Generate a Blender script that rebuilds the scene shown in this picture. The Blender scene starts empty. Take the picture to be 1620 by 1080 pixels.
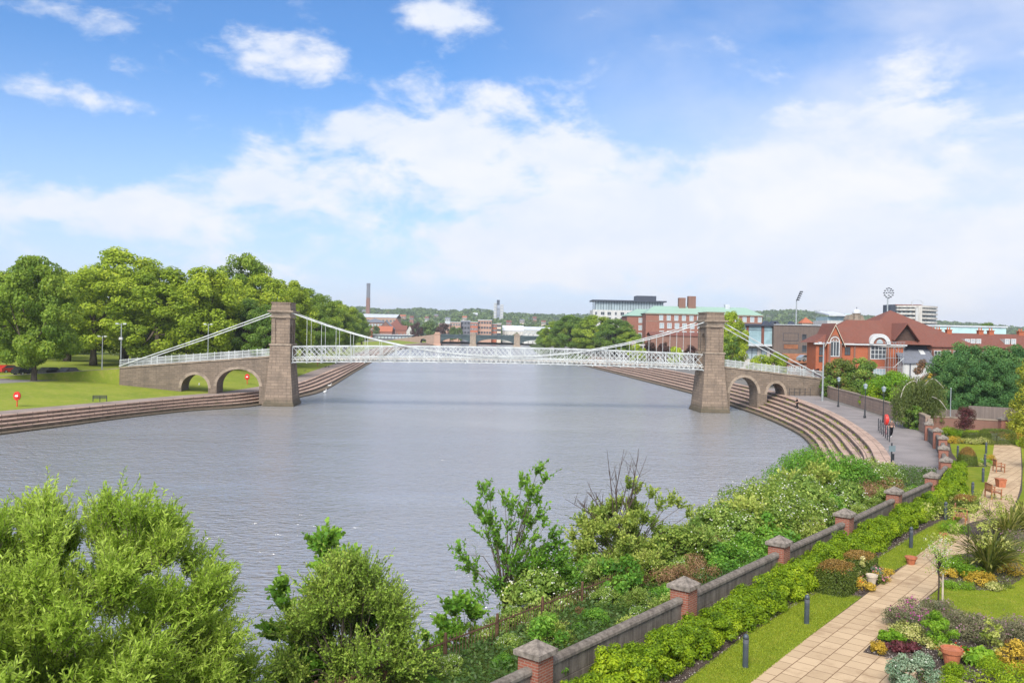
import bpy, math, random
import numpy as np
from mathutils import Vector, Matrix
S = bpy.context.scene
COL = S.collection
PI = math.pi
rad = math.radians

# ------------------------------------------------------------------ camera
H = 12.7                      # eye height above the river
FPX = 1400.0                  # focal length in pixels of the 1620 px wide photograph
cam_d = bpy.data.cameras.new('camera'); cam = bpy.data.objects.new('camera', cam_d); COL.objects.link(cam)
S.camera = cam
cam_d.sensor_width = 36.0
cam_d.lens = FPX / 1620 * 36
cam_d.clip_end = 20000; cam_d.clip_start = 0.1
pit = math.atan(16 / FPX); rol = rad(1.2)
Fw = Vector((0, math.cos(pit), -math.sin(pit))); R0 = Vector((1, 0, 0)); U0 = R0.cross(Fw)
Rc = R0 * math.cos(rol) + U0 * math.sin(rol); Uc = U0 * math.cos(rol) - R0 * math.sin(rol)
cam.matrix_world = Matrix(((Rc.x, Uc.x, -Fw.x, 0), (Rc.y, Uc.y, -Fw.y, 0), (Rc.z, Uc.z, -Fw.z, H), (0, 0, 0, 1)))

def ray(px, py): return Fw * FPX + Rc * (px - 810) - Uc * (py - 540)
def gz(px, py, z=3.0):
    d = ray(px, py); t = (z - H) / d.z
    return Vector((d.x * t, d.y * t, z))
def at(px, py, Y):
    d = ray(px, py); t = Y / d.y
    return Vector((d.x * t, Y, H + d.z * t))

# ------------------------------------------------------------------ nodes
class NT:
    def __init__(s, nt): s.nt = nt; s.n = nt.nodes; s.l = nt.links
    def new(s, t, **kw):
        nd = s.n.new(t)
        for k, v in kw.items(): setattr(nd, k, v)
        return nd
    def put(s, sock, v):
        if v is None: return
        if isinstance(v, bpy.types.NodeSocket): s.l.new(v, sock)
        elif isinstance(v, (tuple, list)) and len(v) == 3 and sock.type == 'RGBA': sock.default_value = (*v, 1)
        else: sock.default_value = v
    def math(s, op, a, b=None, c=None, clamp=False):
        nd = s.new('ShaderNodeMath', operation=op, use_clamp=clamp)
        for i, v in enumerate((a, b, c)): s.put(nd.inputs[i], v)
        return nd.outputs[0]
    def mix(s, f, a, b, blend='MIX'):
        nd = s.new('ShaderNodeMix', data_type='RGBA', blend_type=blend)
        s.put(nd.inputs[0], f); s.put(nd.inputs[6], a); s.put(nd.inputs[7], b)
        return nd.outputs[2]
    def noise(s, vec, scale, detail=4, rough=.55, dist=0.0):
        nd = s.new('ShaderNodeTexNoise')
        s.put(nd.inputs['Vector'], vec); nd.inputs['Scale'].default_value = scale
        nd.inputs['Detail'].default_value = detail; nd.inputs['Roughness'].default_value = rough
        nd.inputs['Distortion'].default_value = dist
        return nd.outputs['Fac']
    def ramp(s, fac, stops, interp='LINEAR'):
        nd = s.new('ShaderNodeValToRGB'); cr = nd.color_ramp; cr.interpolation = interp
        while len(cr.elements) < len(stops): cr.elements.new(.5)
        for e, (p, c) in zip(cr.elements, stops):
            e.position = p; e.color = (*c, 1) if len(c) == 3 else c
        s.put(nd.inputs[0], fac)
        return nd.outputs[0]
    def sstep(s, v, a, b):
        nd = s.new('ShaderNodeMapRange', interpolation_type='SMOOTHSTEP')
        s.put(nd.inputs[0], v); nd.inputs[1].default_value = a; nd.inputs[2].default_value = b
        return nd.outputs[0]
    def coord(s, kind='Object'): return s.new('ShaderNodeTexCoord').outputs[kind]
    def mapping(s, vec, loc=(0, 0, 0), rot=(0, 0, 0), scale=(1, 1, 1)):
        nd = s.new('ShaderNodeMapping'); s.put(nd.inputs[0], vec)
        nd.inputs[1].default_value = loc; nd.inputs[2].default_value = rot; nd.inputs[3].default_value = scale
        return nd.outputs[0]
    def attr(s, name): return s.new('ShaderNodeAttribute', attribute_name=name).outputs['Fac']
    def bump(s, h, strength=.5, distance=.02):
        nd = s.new('ShaderNodeBump'); s.put(nd.inputs['Height'], h)
        nd.inputs['Strength'].default_value = strength; nd.inputs['Distance'].default_value = distance
        return nd.outputs[0]

MATS = {}
def newmat(name):
    m = bpy.data.materials.new(name); m.use_nodes = True
    nt = NT(m.node_tree); b = nt.n['Principled BSDF']; MATS[name] = m
    return m, nt, b
def mul(c, k): return tuple(min(1, x * k) for x in c)

def simple(name, col, rough=.6, spec=.4, metal=0, nscale=3.0, namt=.25, col2=None, bump=0, streak=False):
    m, nt, b = newmat(name)
    v = nt.coord('Object')
    if streak: v2 = nt.mapping(v, scale=(1, 1, .15))
    else: v2 = v
    n1 = nt.noise(v2, nscale, 6, .65)
    c2 = col2 or mul(col, 1 - namt * 1.2)
    f = nt.sstep(n1, .3, .7)
    nt.put(b.inputs['Base Color'], nt.mix(f, c2, mul(col, 1 + namt * .3)))
    b.inputs['Roughness'].default_value = rough; b.inputs['Specular IOR Level'].default_value = spec
    b.inputs['Metallic'].default_value = metal
    if bump:
        nt.put(b.inputs['Normal'], nt.bump(nt.noise(v, nscale * 6, 4), .6, bump))
    return m

def bricky(name, c1, c2, mort, bw=.225, bh=.075, ms=.012, stain=.35, dark=(.08, .07, .06), off=.5, rough=.85, bump=.004, nscale=.6):
    m, nt, b = newmat(name)
    uv = nt.coord('UV'); ob = nt.coord('Object')
    br = nt.new('ShaderNodeTexBrick', offset=off)
    nt.put(br.inputs['Vector'], uv); nt.put(br.inputs['Color1'], c1); nt.put(br.inputs['Color2'], c2); nt.put(br.inputs['Mortar'], mort)
    br.inputs['Scale'].default_value = 1; br.inputs['Mortar Size'].default_value = ms
    br.inputs['Brick Width'].default_value = bw; br.inputs['Row Height'].default_value = bh
    br.inputs['Bias'].default_value = 0
    n1 = nt.noise(ob, nscale, 7, .65); n2 = nt.noise(ob, 9, 3, .6)
    c = nt.mix(nt.math('MULTIPLY', nt.sstep(n1, .42, .75), stain), br.outputs['Color'], dark)
    c = nt.mix(nt.math('MULTIPLY', n2, .35), c, mul(c1, 1.25))
    n3 = nt.noise(nt.mapping(ob, scale=(1, 1, .12)), 1.6, 6, .7)
    c = nt.mix(nt.math('MULTIPLY', nt.sstep(n3, .48, .72), stain), c, dark)
    if name == 'stone_tower':
        zz = nt.new('ShaderNodeSeparateXYZ'); nt.put(zz.inputs[0], ob)
        tide = nt.math('MULTIPLY', nt.math('SUBTRACT', 1.0, nt.sstep(nt.math('ADD', zz.outputs[2], nt.math('MULTIPLY', nt.math('SUBTRACT', n1, .5), 1.6)), .3, 1.5)), .7)
        c = nt.mix(tide, c, (.05, .047, .028))
    nt.put(b.inputs['Base Color'], c); b.inputs['Roughness'].default_value = rough; b.inputs['Specular IOR Level'].default_value = .25
    h = nt.math('ADD', nt.math('MULTIPLY', br.outputs['Fac'], -1.0), nt.math('MULTIPLY', n2, .6))
    nt.put(b.inputs['Normal'], nt.bump(h, .7, bump))
    return m

def leafy(name, dark, mid, light, trans=.3, rough=.5, spec=.25):
    m, nt, b = newmat(name)
    t = nt.attr('tone')
    info = nt.new('ShaderNodeObjectInfo')
    t2 = nt.math('ADD', t, nt.math('MULTIPLY', nt.math('SUBTRACT', info.outputs['Random'], .5), .22))
    c = nt.ramp(t2, [(0.05, dark), (.5, mid), (.95, light)])
    nt.put(b.inputs['Base Color'], c); b.inputs['Roughness'].default_value = rough; b.inputs['Specular IOR Level'].default_value = spec
    tr = nt.new('ShaderNodeBsdfTranslucent'); nt.put(tr.inputs[0], nt.mix(.5, c, (.42, .52, .05)))
    mx = nt.new('ShaderNodeMixShader'); mx.inputs[0].default_value = trans
    nt.l.new(b.outputs[0], mx.inputs[1]); nt.l.new(tr.outputs[0], mx.inputs[2])
    nt.l.new(mx.outputs[0], nt.n['Material Output'].inputs[0])
    return m

def M(k): return MATS[k]

# ------------------------------------------------------------------ mesh builder
class MB:
    def __init__(s): s.v = []; s.f = []; s.uv = None
    def face(s, pts):
        i = len(s.v); s.v.extend([tuple(p) for p in pts]); s.f.append(tuple(range(i, i + len(pts))))
    def raw(s, vs, fs):
        i = len(s.v); s.v.extend([tuple(p) for p in vs]); s.f.extend([tuple(a + i for a in f) for f in fs])
    def box(s, x0, y0, z0, x1, y1, z1):
        s.raw([(x0, y0, z0), (x1, y0, z0), (x1, y1, z0), (x0, y1, z0), (x0, y0, z1), (x1, y0, z1), (x1, y1, z1), (x0, y1, z1)],
              [(3, 2, 1, 0), (4, 5, 6, 7), (0, 1, 5, 4), (1, 2, 6, 5), (2, 3, 7, 6), (3, 0, 4, 7)])
    def frus(s, z0, ax, ay, z1, bx, by, cx=0, cy=0):
        s.raw([(cx - ax, cy - ay, z0), (cx + ax, cy - ay, z0), (cx + ax, cy + ay, z0), (cx - ax, cy + ay, z0),
               (cx - bx, cy - by, z1), (cx + bx, cy - by, z1), (cx + bx, cy + by, z1), (cx - bx, cy + by, z1)],
              [(3, 2, 1, 0), (4, 5, 6, 7), (0, 1, 5, 4), (1, 2, 6, 5), (2, 3, 7, 6), (3, 0, 4, 7)])
    def bar(s, p, q, w, t=None, up=(0, 0, 1)):
        p = Vector(p); q = Vector(q); d = (q - p).normalized(); t = t or w
        u = Vector(up)
        if abs(d.dot(u)) > .98: u = Vector((0, 1, 0))
        a = d.cross(u).normalized(); b = a.cross(d)
        a = a * t / 2; b = b * w / 2
        s.raw([p - a - b, p + a - b, p + a + b, p - a + b, q - a - b, q + a - b, q + a + b, q - a + b],
              [(3, 2, 1, 0), (4, 5, 6, 7), (0, 1, 5, 4), (1, 2, 6, 5), (2, 3, 7, 6), (3, 0, 4, 7)])
    def tube(s, pts, rs, n=8, cap=True):
        pts = [Vector(p) for p in pts]
        if not isinstance(rs, (list, tuple)): rs = [rs] * len(pts)
        vs = []; fs = []
        ref = None
        for i, p in enumerate(pts):
            d = (pts[min(i + 1, len(pts) - 1)] - pts[max(i - 1, 0)])
            if d.length < 1e-9: d = Vector((0, 0, 1))
            d.normalize()
            if ref is None or abs(ref.dot(d)) > .97:
                ref = Vector((1, 0, 0)) if abs(d.x) < .9 else Vector((0, 1, 0))
            a = d.cross(ref).normalized(); b = d.cross(a); ref = b.cross(d) if False else ref
            for k in range(n):
                t = 2 * PI * k / n
                vs.append(p + (a * math.cos(t) + b * math.sin(t)) * rs[i])
        for i in range(len(pts) - 1):
            for k in range(n):
                fs.append((i * n + k, i * n + (k + 1) % n, (i + 1) * n + (k + 1) % n, (i + 1) * n + k))
        if cap:
            fs.append(tuple(range(n - 1, -1, -1))); fs.append(tuple(range((len(pts) - 1) * n, len(pts) * n)))
        s.raw(vs, fs)
    def lathe(s, prof, n=16, c=(0, 0, 0)):
        vs = []; fs = []
        for r, z in prof:
            for k in range(n):
                t = 2 * PI * k / n; vs.append((c[0] + r * math.cos(t), c[1] + r * math.sin(t), c[2] + z))
        for i in range(len(prof) - 1):
            for k in range(n):
                fs.append((i * n + k, i * n + (k + 1) % n, (i + 1) * n + (k + 1) % n, (i + 1) * n + k))
        fs.append(tuple(range(n - 1, -1, -1))); fs.append(tuple(range((len(prof) - 1) * n, len(prof) * n)))
        s.raw(vs, fs)
    def prism_xz(s, poly, y0, y1):            # polygon in x,z extruded along y
        n = len(poly)
        vs = [(x, y0, z) for x, z in poly] + [(x, y1, z) for x, z in poly]
        fs = [tuple(range(n)), tuple(range(2 * n - 1, n - 1, -1))]
        for i in range(n): fs.append((i, i + n, (i + 1) % n + n, (i + 1) % n))
        s.raw(vs, fs)
    def prism_yz(s, poly, x0, x1):
        n = len(poly)
        vs = [(x0, y, z) for y, z in poly] + [(x1, y, z) for y, z in poly]
        fs = [tuple(range(n - 1, -1, -1)), tuple(range(n, 2 * n))]
        for i in range(n): fs.append((i, (i + 1) % n, (i + 1) % n + n, i + n))
        s.raw(vs, fs)
    def prism_xy(s, poly, z0, z1):
        n = len(poly)
        vs = [(p[0], p[1], z0) for p in poly] + [(p[0], p[1], z1) for p in poly]
        fs = [tuple(range(n - 1, -1, -1)), tuple(range(n, 2 * n))]
        for i in range(n): fs.append((i, (i + 1) % n, (i + 1) % n + n, i + n))
        s.raw(vs, fs)
    def xf(s, loc=(0, 0, 0), rotz=0, k=1.0):
        c, sn = math.cos(rotz), math.sin(rotz)
        s.v = [((x * c - y * sn) * k + loc[0], (x * sn + y * c) * k + loc[1], z * k + loc[2]) for x, y, z in s.v]
        return s
    def mesh(s, name, mat, origin=(0, 0, 0), smooth=False):
        me = bpy.data.meshes.new(name)
        vs = [(x - origin[0], y - origin[1], z - origin[2]) for x, y, z in s.v]
        me.from_pydata(vs, [], s.f)
        uvl = me.uv_layers.new(name='UVMap')
        co = np.array(vs) if len(vs) else np.zeros((0, 3))
        nl = len(me.loops)
        nor = np.zeros(len(me.polygons) * 3); me.polygons.foreach_get('normal', nor); nor = nor.reshape(-1, 3)
        tot = np.zeros(len(me.polygons), dtype=np.int32); me.polygons.foreach_get('loop_total', tot)
        li = np.zeros(nl, dtype=np.int32); me.loops.foreach_get('vertex_index', li)
        pn = np.repeat(nor, tot, axis=0); pc = co[li]
        flat = np.abs(pn[:, 2]) > .8
        hl = np.hypot(pn[:, 0], pn[:, 1]); hl[hl < 1e-6] = 1
        tx, ty = -pn[:, 1] / hl, pn[:, 0] / hl
        u = np.where(flat, pc[:, 0], pc[:, 0] * tx + pc[:, 1] * ty); v = np.where(flat, pc[:, 1], pc[:, 2])
        if s.uv is not None: u, v = np.array(s.uv)[li].T
        uvl.data.foreach_set('uv', np.stack([u, v], 1).ravel().astype(np.float32))
        if mat: me.materials.append(M(mat) if isinstance(mat, str) else mat)
        if smooth: me.polygons.foreach_set('use_smooth', np.ones(len(me.polygons), dtype=bool))
        me.update()
        return me
    def build(s, name, mat, parent=None, world=False, origin=(0, 0, 0), smooth=False):
        if world and parent is not None: origin = parent.location
        me = s.mesh(name, mat, origin, smooth)
        return link(name, me, parent, origin if parent is None else (0, 0, 0))

def link(name, me, parent=None, loc=(0, 0, 0)):
    o = bpy.data.objects.new(name, me); COL.objects.link(o); o.location = loc
    if parent is not None: o.parent = parent
    return o
def tag(o, label=None, cat=None, group=None, kind=None):
    if label: o['label'] = label
    if cat: o['category'] = cat
    if group: o['group'] = group
    if kind: o['kind'] = kind
    return o
def thing(name, label, cat, loc=(0, 0, 0), rotz=0, group=None):
    o = bpy.data.objects.new(name, None); COL.objects.link(o)
    o.location = loc; o.rotation_euler = (0, 0, rotz); o.empty_display_size = .2
    return tag(o, label, cat, group)
def struct(mb, name, mat, smooth=False): return tag(mb.build(name, mat, smooth=smooth), kind='structure')
def kids(o): return [c for c in o.children]
def dup(root, loc, rotz=0, label=None, group=None, scale=None):
    r = root.copy(); COL.objects.link(r); r.location = loc; r.rotation_euler = (0, 0, rotz)
    if label: r['label'] = label
    if group: r['group'] = group
    if scale is not None: r.scale = scale
    for ch in kids(root):
        c = ch.copy(); COL.objects.link(c); c.parent = r
        for g in kids(ch):
            d = g.copy(); COL.objects.link(d); d.parent = c
    return r

def leafmesh(name, mat, P, T, N, L, W, tone, fold=.12):
    """many leaf-sized quads: P centre, T long axis, N normal"""
    P = np.asarray(P, float); n = len(P)
    T = T / (np.linalg.norm(T, axis=1, keepdims=True) + 1e-9)
    B = np.cross(N, T); B /= (np.linalg.norm(B, axis=1, keepdims=True) + 1e-9)
    Nn = np.cross(T, B)
    L = np.broadcast_to(L, (n,))[:, None]; W = np.broadcast_to(W, (n,))[:, None]
    V = np.empty((n, 4, 3))
    V[:, 0] = P - T * L * .5; V[:, 1] = P + B * W * .5 + Nn * W * fold; V[:, 2] = P + T * L * .5; V[:, 3] = P - B * W * .5 + Nn * W * fold
    me = bpy.data.meshes.new(name)
    me.vertices.add(4 * n); me.vertices.foreach_set('co', V.ravel().astype(np.float32))
    me.loops.add(4 * n); me.loops.foreach_set('vertex_index', np.arange(4 * n, dtype=np.int32))
    me.polygons.add(n); me.polygons.foreach_set('loop_start', np.arange(0, 4 * n, 4, dtype=np.int32))
    me.polygons.foreach_set('loop_total', np.full(n, 4, dtype=np.int32))
    a = me.attributes.new('tone', 'FLOAT', 'POINT')
    a.data.foreach_set('value', np.repeat(np.clip(np.broadcast_to(tone, (n,)), 0, 1), 4).astype(np.float32))
    me.materials.append(M(mat) if isinstance(mat, str) else mat)
    me.update(calc_edges=True); me.validate()
    return me
def unit(a): return a / (np.linalg.norm(a, axis=-1, keepdims=True) + 1e-9)
def rdir(rng, n): return unit(rng.normal(size=(n, 3)))

def catmull(pts, m):
    pts = [Vector(p) for p in pts]; out = []
    for i in range(len(pts) - 1):
        p0 = pts[max(i - 1, 0)]; p1 = pts[i]; p2 = pts[i + 1]; p3 = pts[min(i + 2, len(pts) - 1)]
        for k in range(m):
            t = k / m
            out.append(.5 * ((2 * p1) + (p2 - p0) * t + (2 * p0 - 5 * p1 + 4 * p2 - p3) * t * t + (3 * p1 - p0 - 3 * p2 + p3) * t ** 3))
    out.append(pts[-1])
    return out
def loft(mb, lines):
    n = len(lines[0]); i0 = len(mb.v)
    for ln in lines: mb.v.extend([tuple(p) for p in ln])
    for j in range(len(lines) - 1):
        for i in range(n - 1):
            a = i0 + j * n + i; mb.f.append((a, a + 1, a + n + 1, a + n))
# ------------------------------------------------------------------ materials
bricky('stone_tower', (.245, .185, .138), (.165, .125, .095), (.085, .068, .055), 1.25, .46, .028, .6, (.075, .062, .052), bump=.02, nscale=.45)
bricky('stone_wall', (.215, .165, .125), (.14, .11, .085), (.09, .075, .06), .8, .3, .022, .6, (.09, .075, .06), bump=.02, nscale=.5)
simple('stone_trim', (.30, .24, .185), .85, .2, nscale=1.3, namt=.35, bump=.01)
bricky('stone_boundary', (.33, .235, .18), (.26, .185, .145), (.15, .12, .10), 1.1, .4, .02, .45, (.15, .11, .09), bump=.01)
bricky('brick_red', (.27, .088, .055), (.20, .064, .043), (.27, .20, .16), .225, .075, .012, .25, (.14, .06, .04))
bricky('brick_orange', (.40, .105, .042), (.31, .078, .036), (.27, .14, .09), .24, .08, .010, .3, (.22, .07, .04))
bricky('brick_brown', (.21, .10, .07), (.17, .08, .06), (.22, .16, .13), .25, .085, .012, .3, (.12, .07, .05))
bricky('brick_pink', (.40, .24, .17), (.33, .19, .14), (.35, .26, .21), .25, .085, .012, .25, (.22, .15, .11))
bricky('brick_pale', (.50, .42, .33), (.45, .37, .29), (.42, .36, .3), .3, .1, .012, .2, (.3, .26, .2))
bricky('tile_red', (.225, .08, .055), (.165, .06, .044), (.085, .04, .033), .22, .18, .025, .5, (.14, .075, .06), rough=.8, bump=.015)
bricky('tile_orange', (.42, .14, .075), (.36, .12, .065), (.2, .07, .045), .3, .25, .03, .3, (.2, .09, .06), rough=.8, bump=.015)
bricky('slate', (.17, .18, .215), (.14, .15, .18), (.08, .085, .1), .3, .22, .02, .35, (.10, .11, .10), rough=.5, bump=.008)
bricky('copper_green', (.26, .375, .31), (.23, .34, .28), (.17, .27, .22), 60, .65, .03, .2, (.17, .38, .30), off=0, rough=.6, bump=.02)
bricky('timber_boards', (.165, .125, .105), (.125, .098, .085), (.04, .035, .03), .25, 40, .02, .5, (.09, .075, .068), off=0, rough=.8, bump=.01)
bricky('fence_boards', (.20, .16, .14), (.155, .125, .11), (.06, .05, .045), .14, 40, .012, .4, (.10, .085, .075), off=0, rough=.85, bump=.01)
simple('white_paint', (.52, .53, .53), .45, .4, nscale=1.5, namt=.12)
simple('bridge_white', (.49, .515, .515), .5, .4, nscale=.8, namt=.3)
simple('white_render', (.50, .50, .48), .8, .2, nscale=.6, namt=.15, streak=True)
simple('pale_concrete', (.50, .48, .44), .8, .2, nscale=.8, namt=.25, streak=True)
simple('dark_metal', (.03, .034, .04), .45, .5, nscale=4, namt=.3)
simple('bollard_grey', (.055, .07, .085), .45, .5, nscale=5, namt=.2)
simple('galvanised', (.38, .41, .42), .4, .5, .4, nscale=3, namt=.2)
simple('rust_iron', (.16, .085, .05), .8, .3, nscale=6, namt=.5, col2=(.07, .04, .03))
simple('teak', (.36, .15, .07), .6, .3, nscale=6, namt=.35, streak=False)
simple('terracotta', (.44, .155, .08), .75, .2, nscale=5, namt=.25)
simple('beige_pot', (.52, .44, .34), .7, .3, nscale=5, namt=.2)
simple('bark', (.13, .105, .08), .9, .1, nscale=2.5, namt=.5, bump=.03, streak=True)
simple('bark_dark', (.07, .055, .045), .9, .1, nscale=3, namt=.4, bump=.02)
simple('bark_pale', (.42, .39, .33), .9, .1, nscale=4, namt=.3)
simple('dead_wood', (.09, .065, .055), .9, .1, nscale=4, namt=.3)
simple('lifebuoy_red', (.62, .03, .02), .4, .5, nscale=3, namt=.1)
simple('black_rubber', (.02, .02, .02), .6, .3)
simple('charcoal_panel', (.05, .06, .085), .5, .4, nscale=.5, namt=.2)
simple('teal_panel', (.42, .60, .60), .5, .4, nscale=.3, namt=.12)
simple('zinc_roof', (.52, .55, .58), .5, .4, nscale=.4, namt=.15)
simple('bridge_steel', (.045, .07, .075), .6, .3, nscale=.3, namt=.3)
simple('sign_blue', (.17, .22, .24), .5, .4, namt=.1)
simple('sign_white', (.8, .8, .8), .5, .3, namt=.05)
simple('skin', (.45, .27, .19), .6, .3, namt=.1)
simple('hair_brown', (.06, .035, .02), .7, .2, namt=.2)
simple('shirt_brown', (.17, .10, .085), .85, .1, namt=.2)
simple('trousers_black', (.014, .014, .018), .85, .1, namt=.2)
simple('shoe_white', (.65, .65, .65), .7, .2, namt=.1)
simple('feather_white', (.8, .79, .76), .8, .1, namt=.08)
simple('feather_brown', (.10, .08, .065), .8, .1, namt=.3)
simple('car_black', (.015, .015, .018), .25, .5, namt=.1)
simple('car_silver', (.45, .48, .5), .25, .5, .5, namt=.1)
simple('car_red', (.4, .03, .025), .25, .5, namt=.1)
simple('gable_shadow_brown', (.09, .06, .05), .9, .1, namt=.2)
simple('tarp_brown', (.27, .115, .06), .8, .2, nscale=1, namt=.3)

def glassy(name, col, rough=.08, spec=.6, namt=.4, nscale=.25):
    m, nt, b = newmat(name)
    f = nt.noise(nt.coord('Object'), nscale, 3)
    nt.put(b.inputs['Base Color'], nt.mix(nt.sstep(f, .35, .65), mul(col, 1 - namt), col))
    b.inputs['Roughness'].default_value = rough; b.inputs['Specular IOR Level'].default_value = spec
glassy('window_dark', (.06, .07, .08))
glassy('window_pale', (.34, .42, .45), .15, .5, .2)
glassy('glass_blue', (.30, .44, .48), .12, .6, .25, .5)
glassy('tower_glass', (.45, .50, .62), .15, .5, .6, .08)

# leaves
leafy('leaf_plane', (0.1425, 0.2238, 0.0183), (0.3241, 0.428, 0.0334), (0.6093, 0.6711, 0.0607), 0.42)
leafy('leaf_lime', (0.0882, 0.1673, 0.0218), (0.2363, 0.3457, 0.04), (0.5197, 0.5911, 0.0726), 0.42)
leafy('leaf_darkgreen', (0.0568, 0.1228, 0.0255), (0.1417, 0.2453, 0.04), (0.315, 0.4015, 0.0726), 0.37)
leafy('leaf_far', (0.049, 0.0938, 0.0275), (0.098, 0.1562, 0.0375), (0.168, 0.225, 0.0562), .2)
leafy('leaf_copper', (0.0431, 0.0198, 0.022), (0.0862, 0.0385, 0.0374), (0.1355, 0.066, 0.055), .2)
leafy('leaf_purple', (0.0431, 0.0088, 0.0154), (0.1047, 0.022, 0.033), (0.1848, 0.055, 0.0605), .25)
leafy('leaf_willow', (0.1147, 0.225, 0.0248), (0.2904, 0.45, 0.0413), (0.5504, 0.69, 0.1238), 0.5)
leafy('leaf_sycamore', (0.0452, 0.1384, 0.019), (0.1356, 0.3135, 0.035), (0.3165, 0.5165, 0.0636), 0.44)
leafy('leaf_bramble', (0.0741, 0.1493, 0.0295), (0.2117, 0.3248, 0.0575), (0.508, 0.5967, 0.1476), 0.42)
leafy('leaf_elder', (0.0741, 0.1493, 0.0263), (0.2328, 0.3334, 0.0575), (0.5292, 0.5792, 0.1313), 0.42)
leafy('leaf_hedge', (0.0616, 0.1344, 0.008), (0.2341, 0.3584, 0.012), (0.5174, 0.616, 0.03), 0.44)
leafy('leaf_conifer', (0.0279, 0.0924, 0.0286), (0.0776, 0.1848, 0.0495), (0.2018, 0.33, 0.077), .18, .6)
leafy('leaf_goldconifer', (0.1176, 0.1575, 0.0126), (0.3058, 0.3255, 0.0263), (0.541, 0.483, 0.0525), .25)
leafy('leaf_weeping', (0.049, 0.075, 0.0225), (0.119, 0.1562, 0.0438), (0.238, 0.2625, 0.075), 0.37)
leafy('leaf_bright', (0.07, 0.175, 0.0125), (0.21, 0.4, 0.025), (0.42, 0.6, 0.0625), 0.47)
leafy('leaf_brownhedge', (0.14, 0.0813, 0.0225), (0.266, 0.15, 0.0375), (0.378, 0.2375, 0.0625), .2)
leafy('leaf_clipped', (0.049, 0.0813, 0.015), (0.105, 0.1438, 0.0225), (0.182, 0.225, 0.0375), .2)
leafy('leaf_variegated', (0.1568, 0.22, 0.05), (0.4256, 0.42, 0.12), (0.7616, 0.66, 0.36), .3)
leafy('leaf_gold', (0.2912, 0.19, 0.02), (0.56, 0.37, 0.04), (0.7616, 0.52, 0.09), .3)
leafy('leaf_blue', (0.07, 0.1375, 0.0813), (0.182, 0.275, 0.175), (0.378, 0.4625, 0.325), .25)
leafy('leaf_mauve', (0.084, 0.1063, 0.0562), (0.182, 0.1812, 0.0938), (0.308, 0.2375, 0.1625), .25)
leafy('leaf_phormium', (0.058, 0.0862, 0.0184), (0.1674, 0.184, 0.0345), (0.541, 0.46, 0.161), .2)
leafy('leaf_palemagnolia', (0.1344, 0.204, 0.024), (0.3528, 0.391, 0.072), (0.5712, 0.561, 0.204), .35)
leafy('leaf_dry', (0.1232, 0.0605, 0.033), (0.2341, 0.1265, 0.066), (0.3696, 0.22, 0.121), .2)
leafy('blossom_white', (.55, .55, .45), (.75, .74, .66), (.82, .82, .78), .3)

leafy('blossom_magenta', (.22, .02, .13), (.42, .05, .27), (.55, .14, .40), .3)

leafy('blossom_pink', (.45, .12, .2), (.6, .22, .3), (.7, .4, .45), .3)

leafy('blossom_red', (.5, .02, .01), (.72, .04, .015), (.8, .1, .03), .25)

leafy('blossom_mauve', (.20, .08, .14), (.30, .14, .22), (.42, .24, .32), .3)

leafy('leaf_bronze', (0.1175, 0.205, 0.0315), (0.2613, 0.4017, 0.0523), (0.4703, 0.5411, 0.1045), .35)
leafy('leaf_gap_shade', (.028, .06, .016), (.06, .12, .028), (.12, .19, .05), .3)  # undergrowth leaves, shade of the gaps between shrubs put into the colour
leafy('bark_chip', (.05, .035, .028), (.16, .12, .10), (.42, .38, .34), .0)
leafy('grass_blade', (0.0875, 0.15, 0.011), (0.21, 0.285, 0.022), (0.385, 0.435, 0.044), .3)


# ground stuff
def grassmat(name, c1, c2, c3, fine=24):
    m, nt, b = newmat(name)
    v = nt.coord('Object')
    big = nt.noise(v, .18, 5, .6); mid = nt.noise(v, 1.3, 4, .6); fi = nt.noise(v, fine, 3, .7)
    c = nt.mix(nt.sstep(big, .35, .65), c1, c2)
    c = nt.mix(nt.math('MULTIPLY', nt.sstep(mid, .45, .75), .6), c, c3)
    c = nt.mix(nt.math('MULTIPLY', nt.sstep(fi, .35, .75), .5), c, mul(c1, .55))
    nt.put(b.inputs['Base Color'], c); b.inputs['Roughness'].default_value = .9; b.inputs['Specular IOR Level'].default_value = .1
    nt.put(b.inputs['Normal'], nt.bump(nt.math('ADD', fi, mid), .5, .03))
grassmat('park_grass', (.225, .265, .034), (.165, .22, .026), (.32, .285, .085), 9)
grassmat('garden_lawn', (.21, .245, .017), (.135, .185, .014), (.30, .275, .045), 30)
grassmat('rough_bank', (.075, .11, .025), (.05, .08, .02), (.13, .11, .05), 12)

def asphalt(name, col, s1=.3, amt=.18):
    m, nt, b = newmat(name)
    v = nt.coord('Object')
    n1 = nt.noise(v, s1, 6, .6); n2 = nt.noise(v, 18, 3, .7)
    c = nt.mix(nt.sstep(n1, .35, .65), mul(col, 1 - amt), mul(col, 1 + amt * .5))
    c = nt.mix(nt.math('MULTIPLY', nt.sstep(n2, .4, .8), .3), c, mul(col, .6))
    nt.put(b.inputs['Base Color'], c); b.inputs['Roughness'].default_value = .85; b.inputs['Specular IOR Level'].default_value = .3
    nt.put(b.inputs['Normal'], nt.bump(n2, .3, .01))
asphalt('asphalt_prom', (.235, .21, .205))
asphalt('asphalt_road', (.21, .195, .195))
asphalt('left_prom', (.27, .215, .19))
asphalt('soil', (.075, .055, .045), 2.0, .4)
asphalt('yard', (.17, .16, .15))

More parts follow.
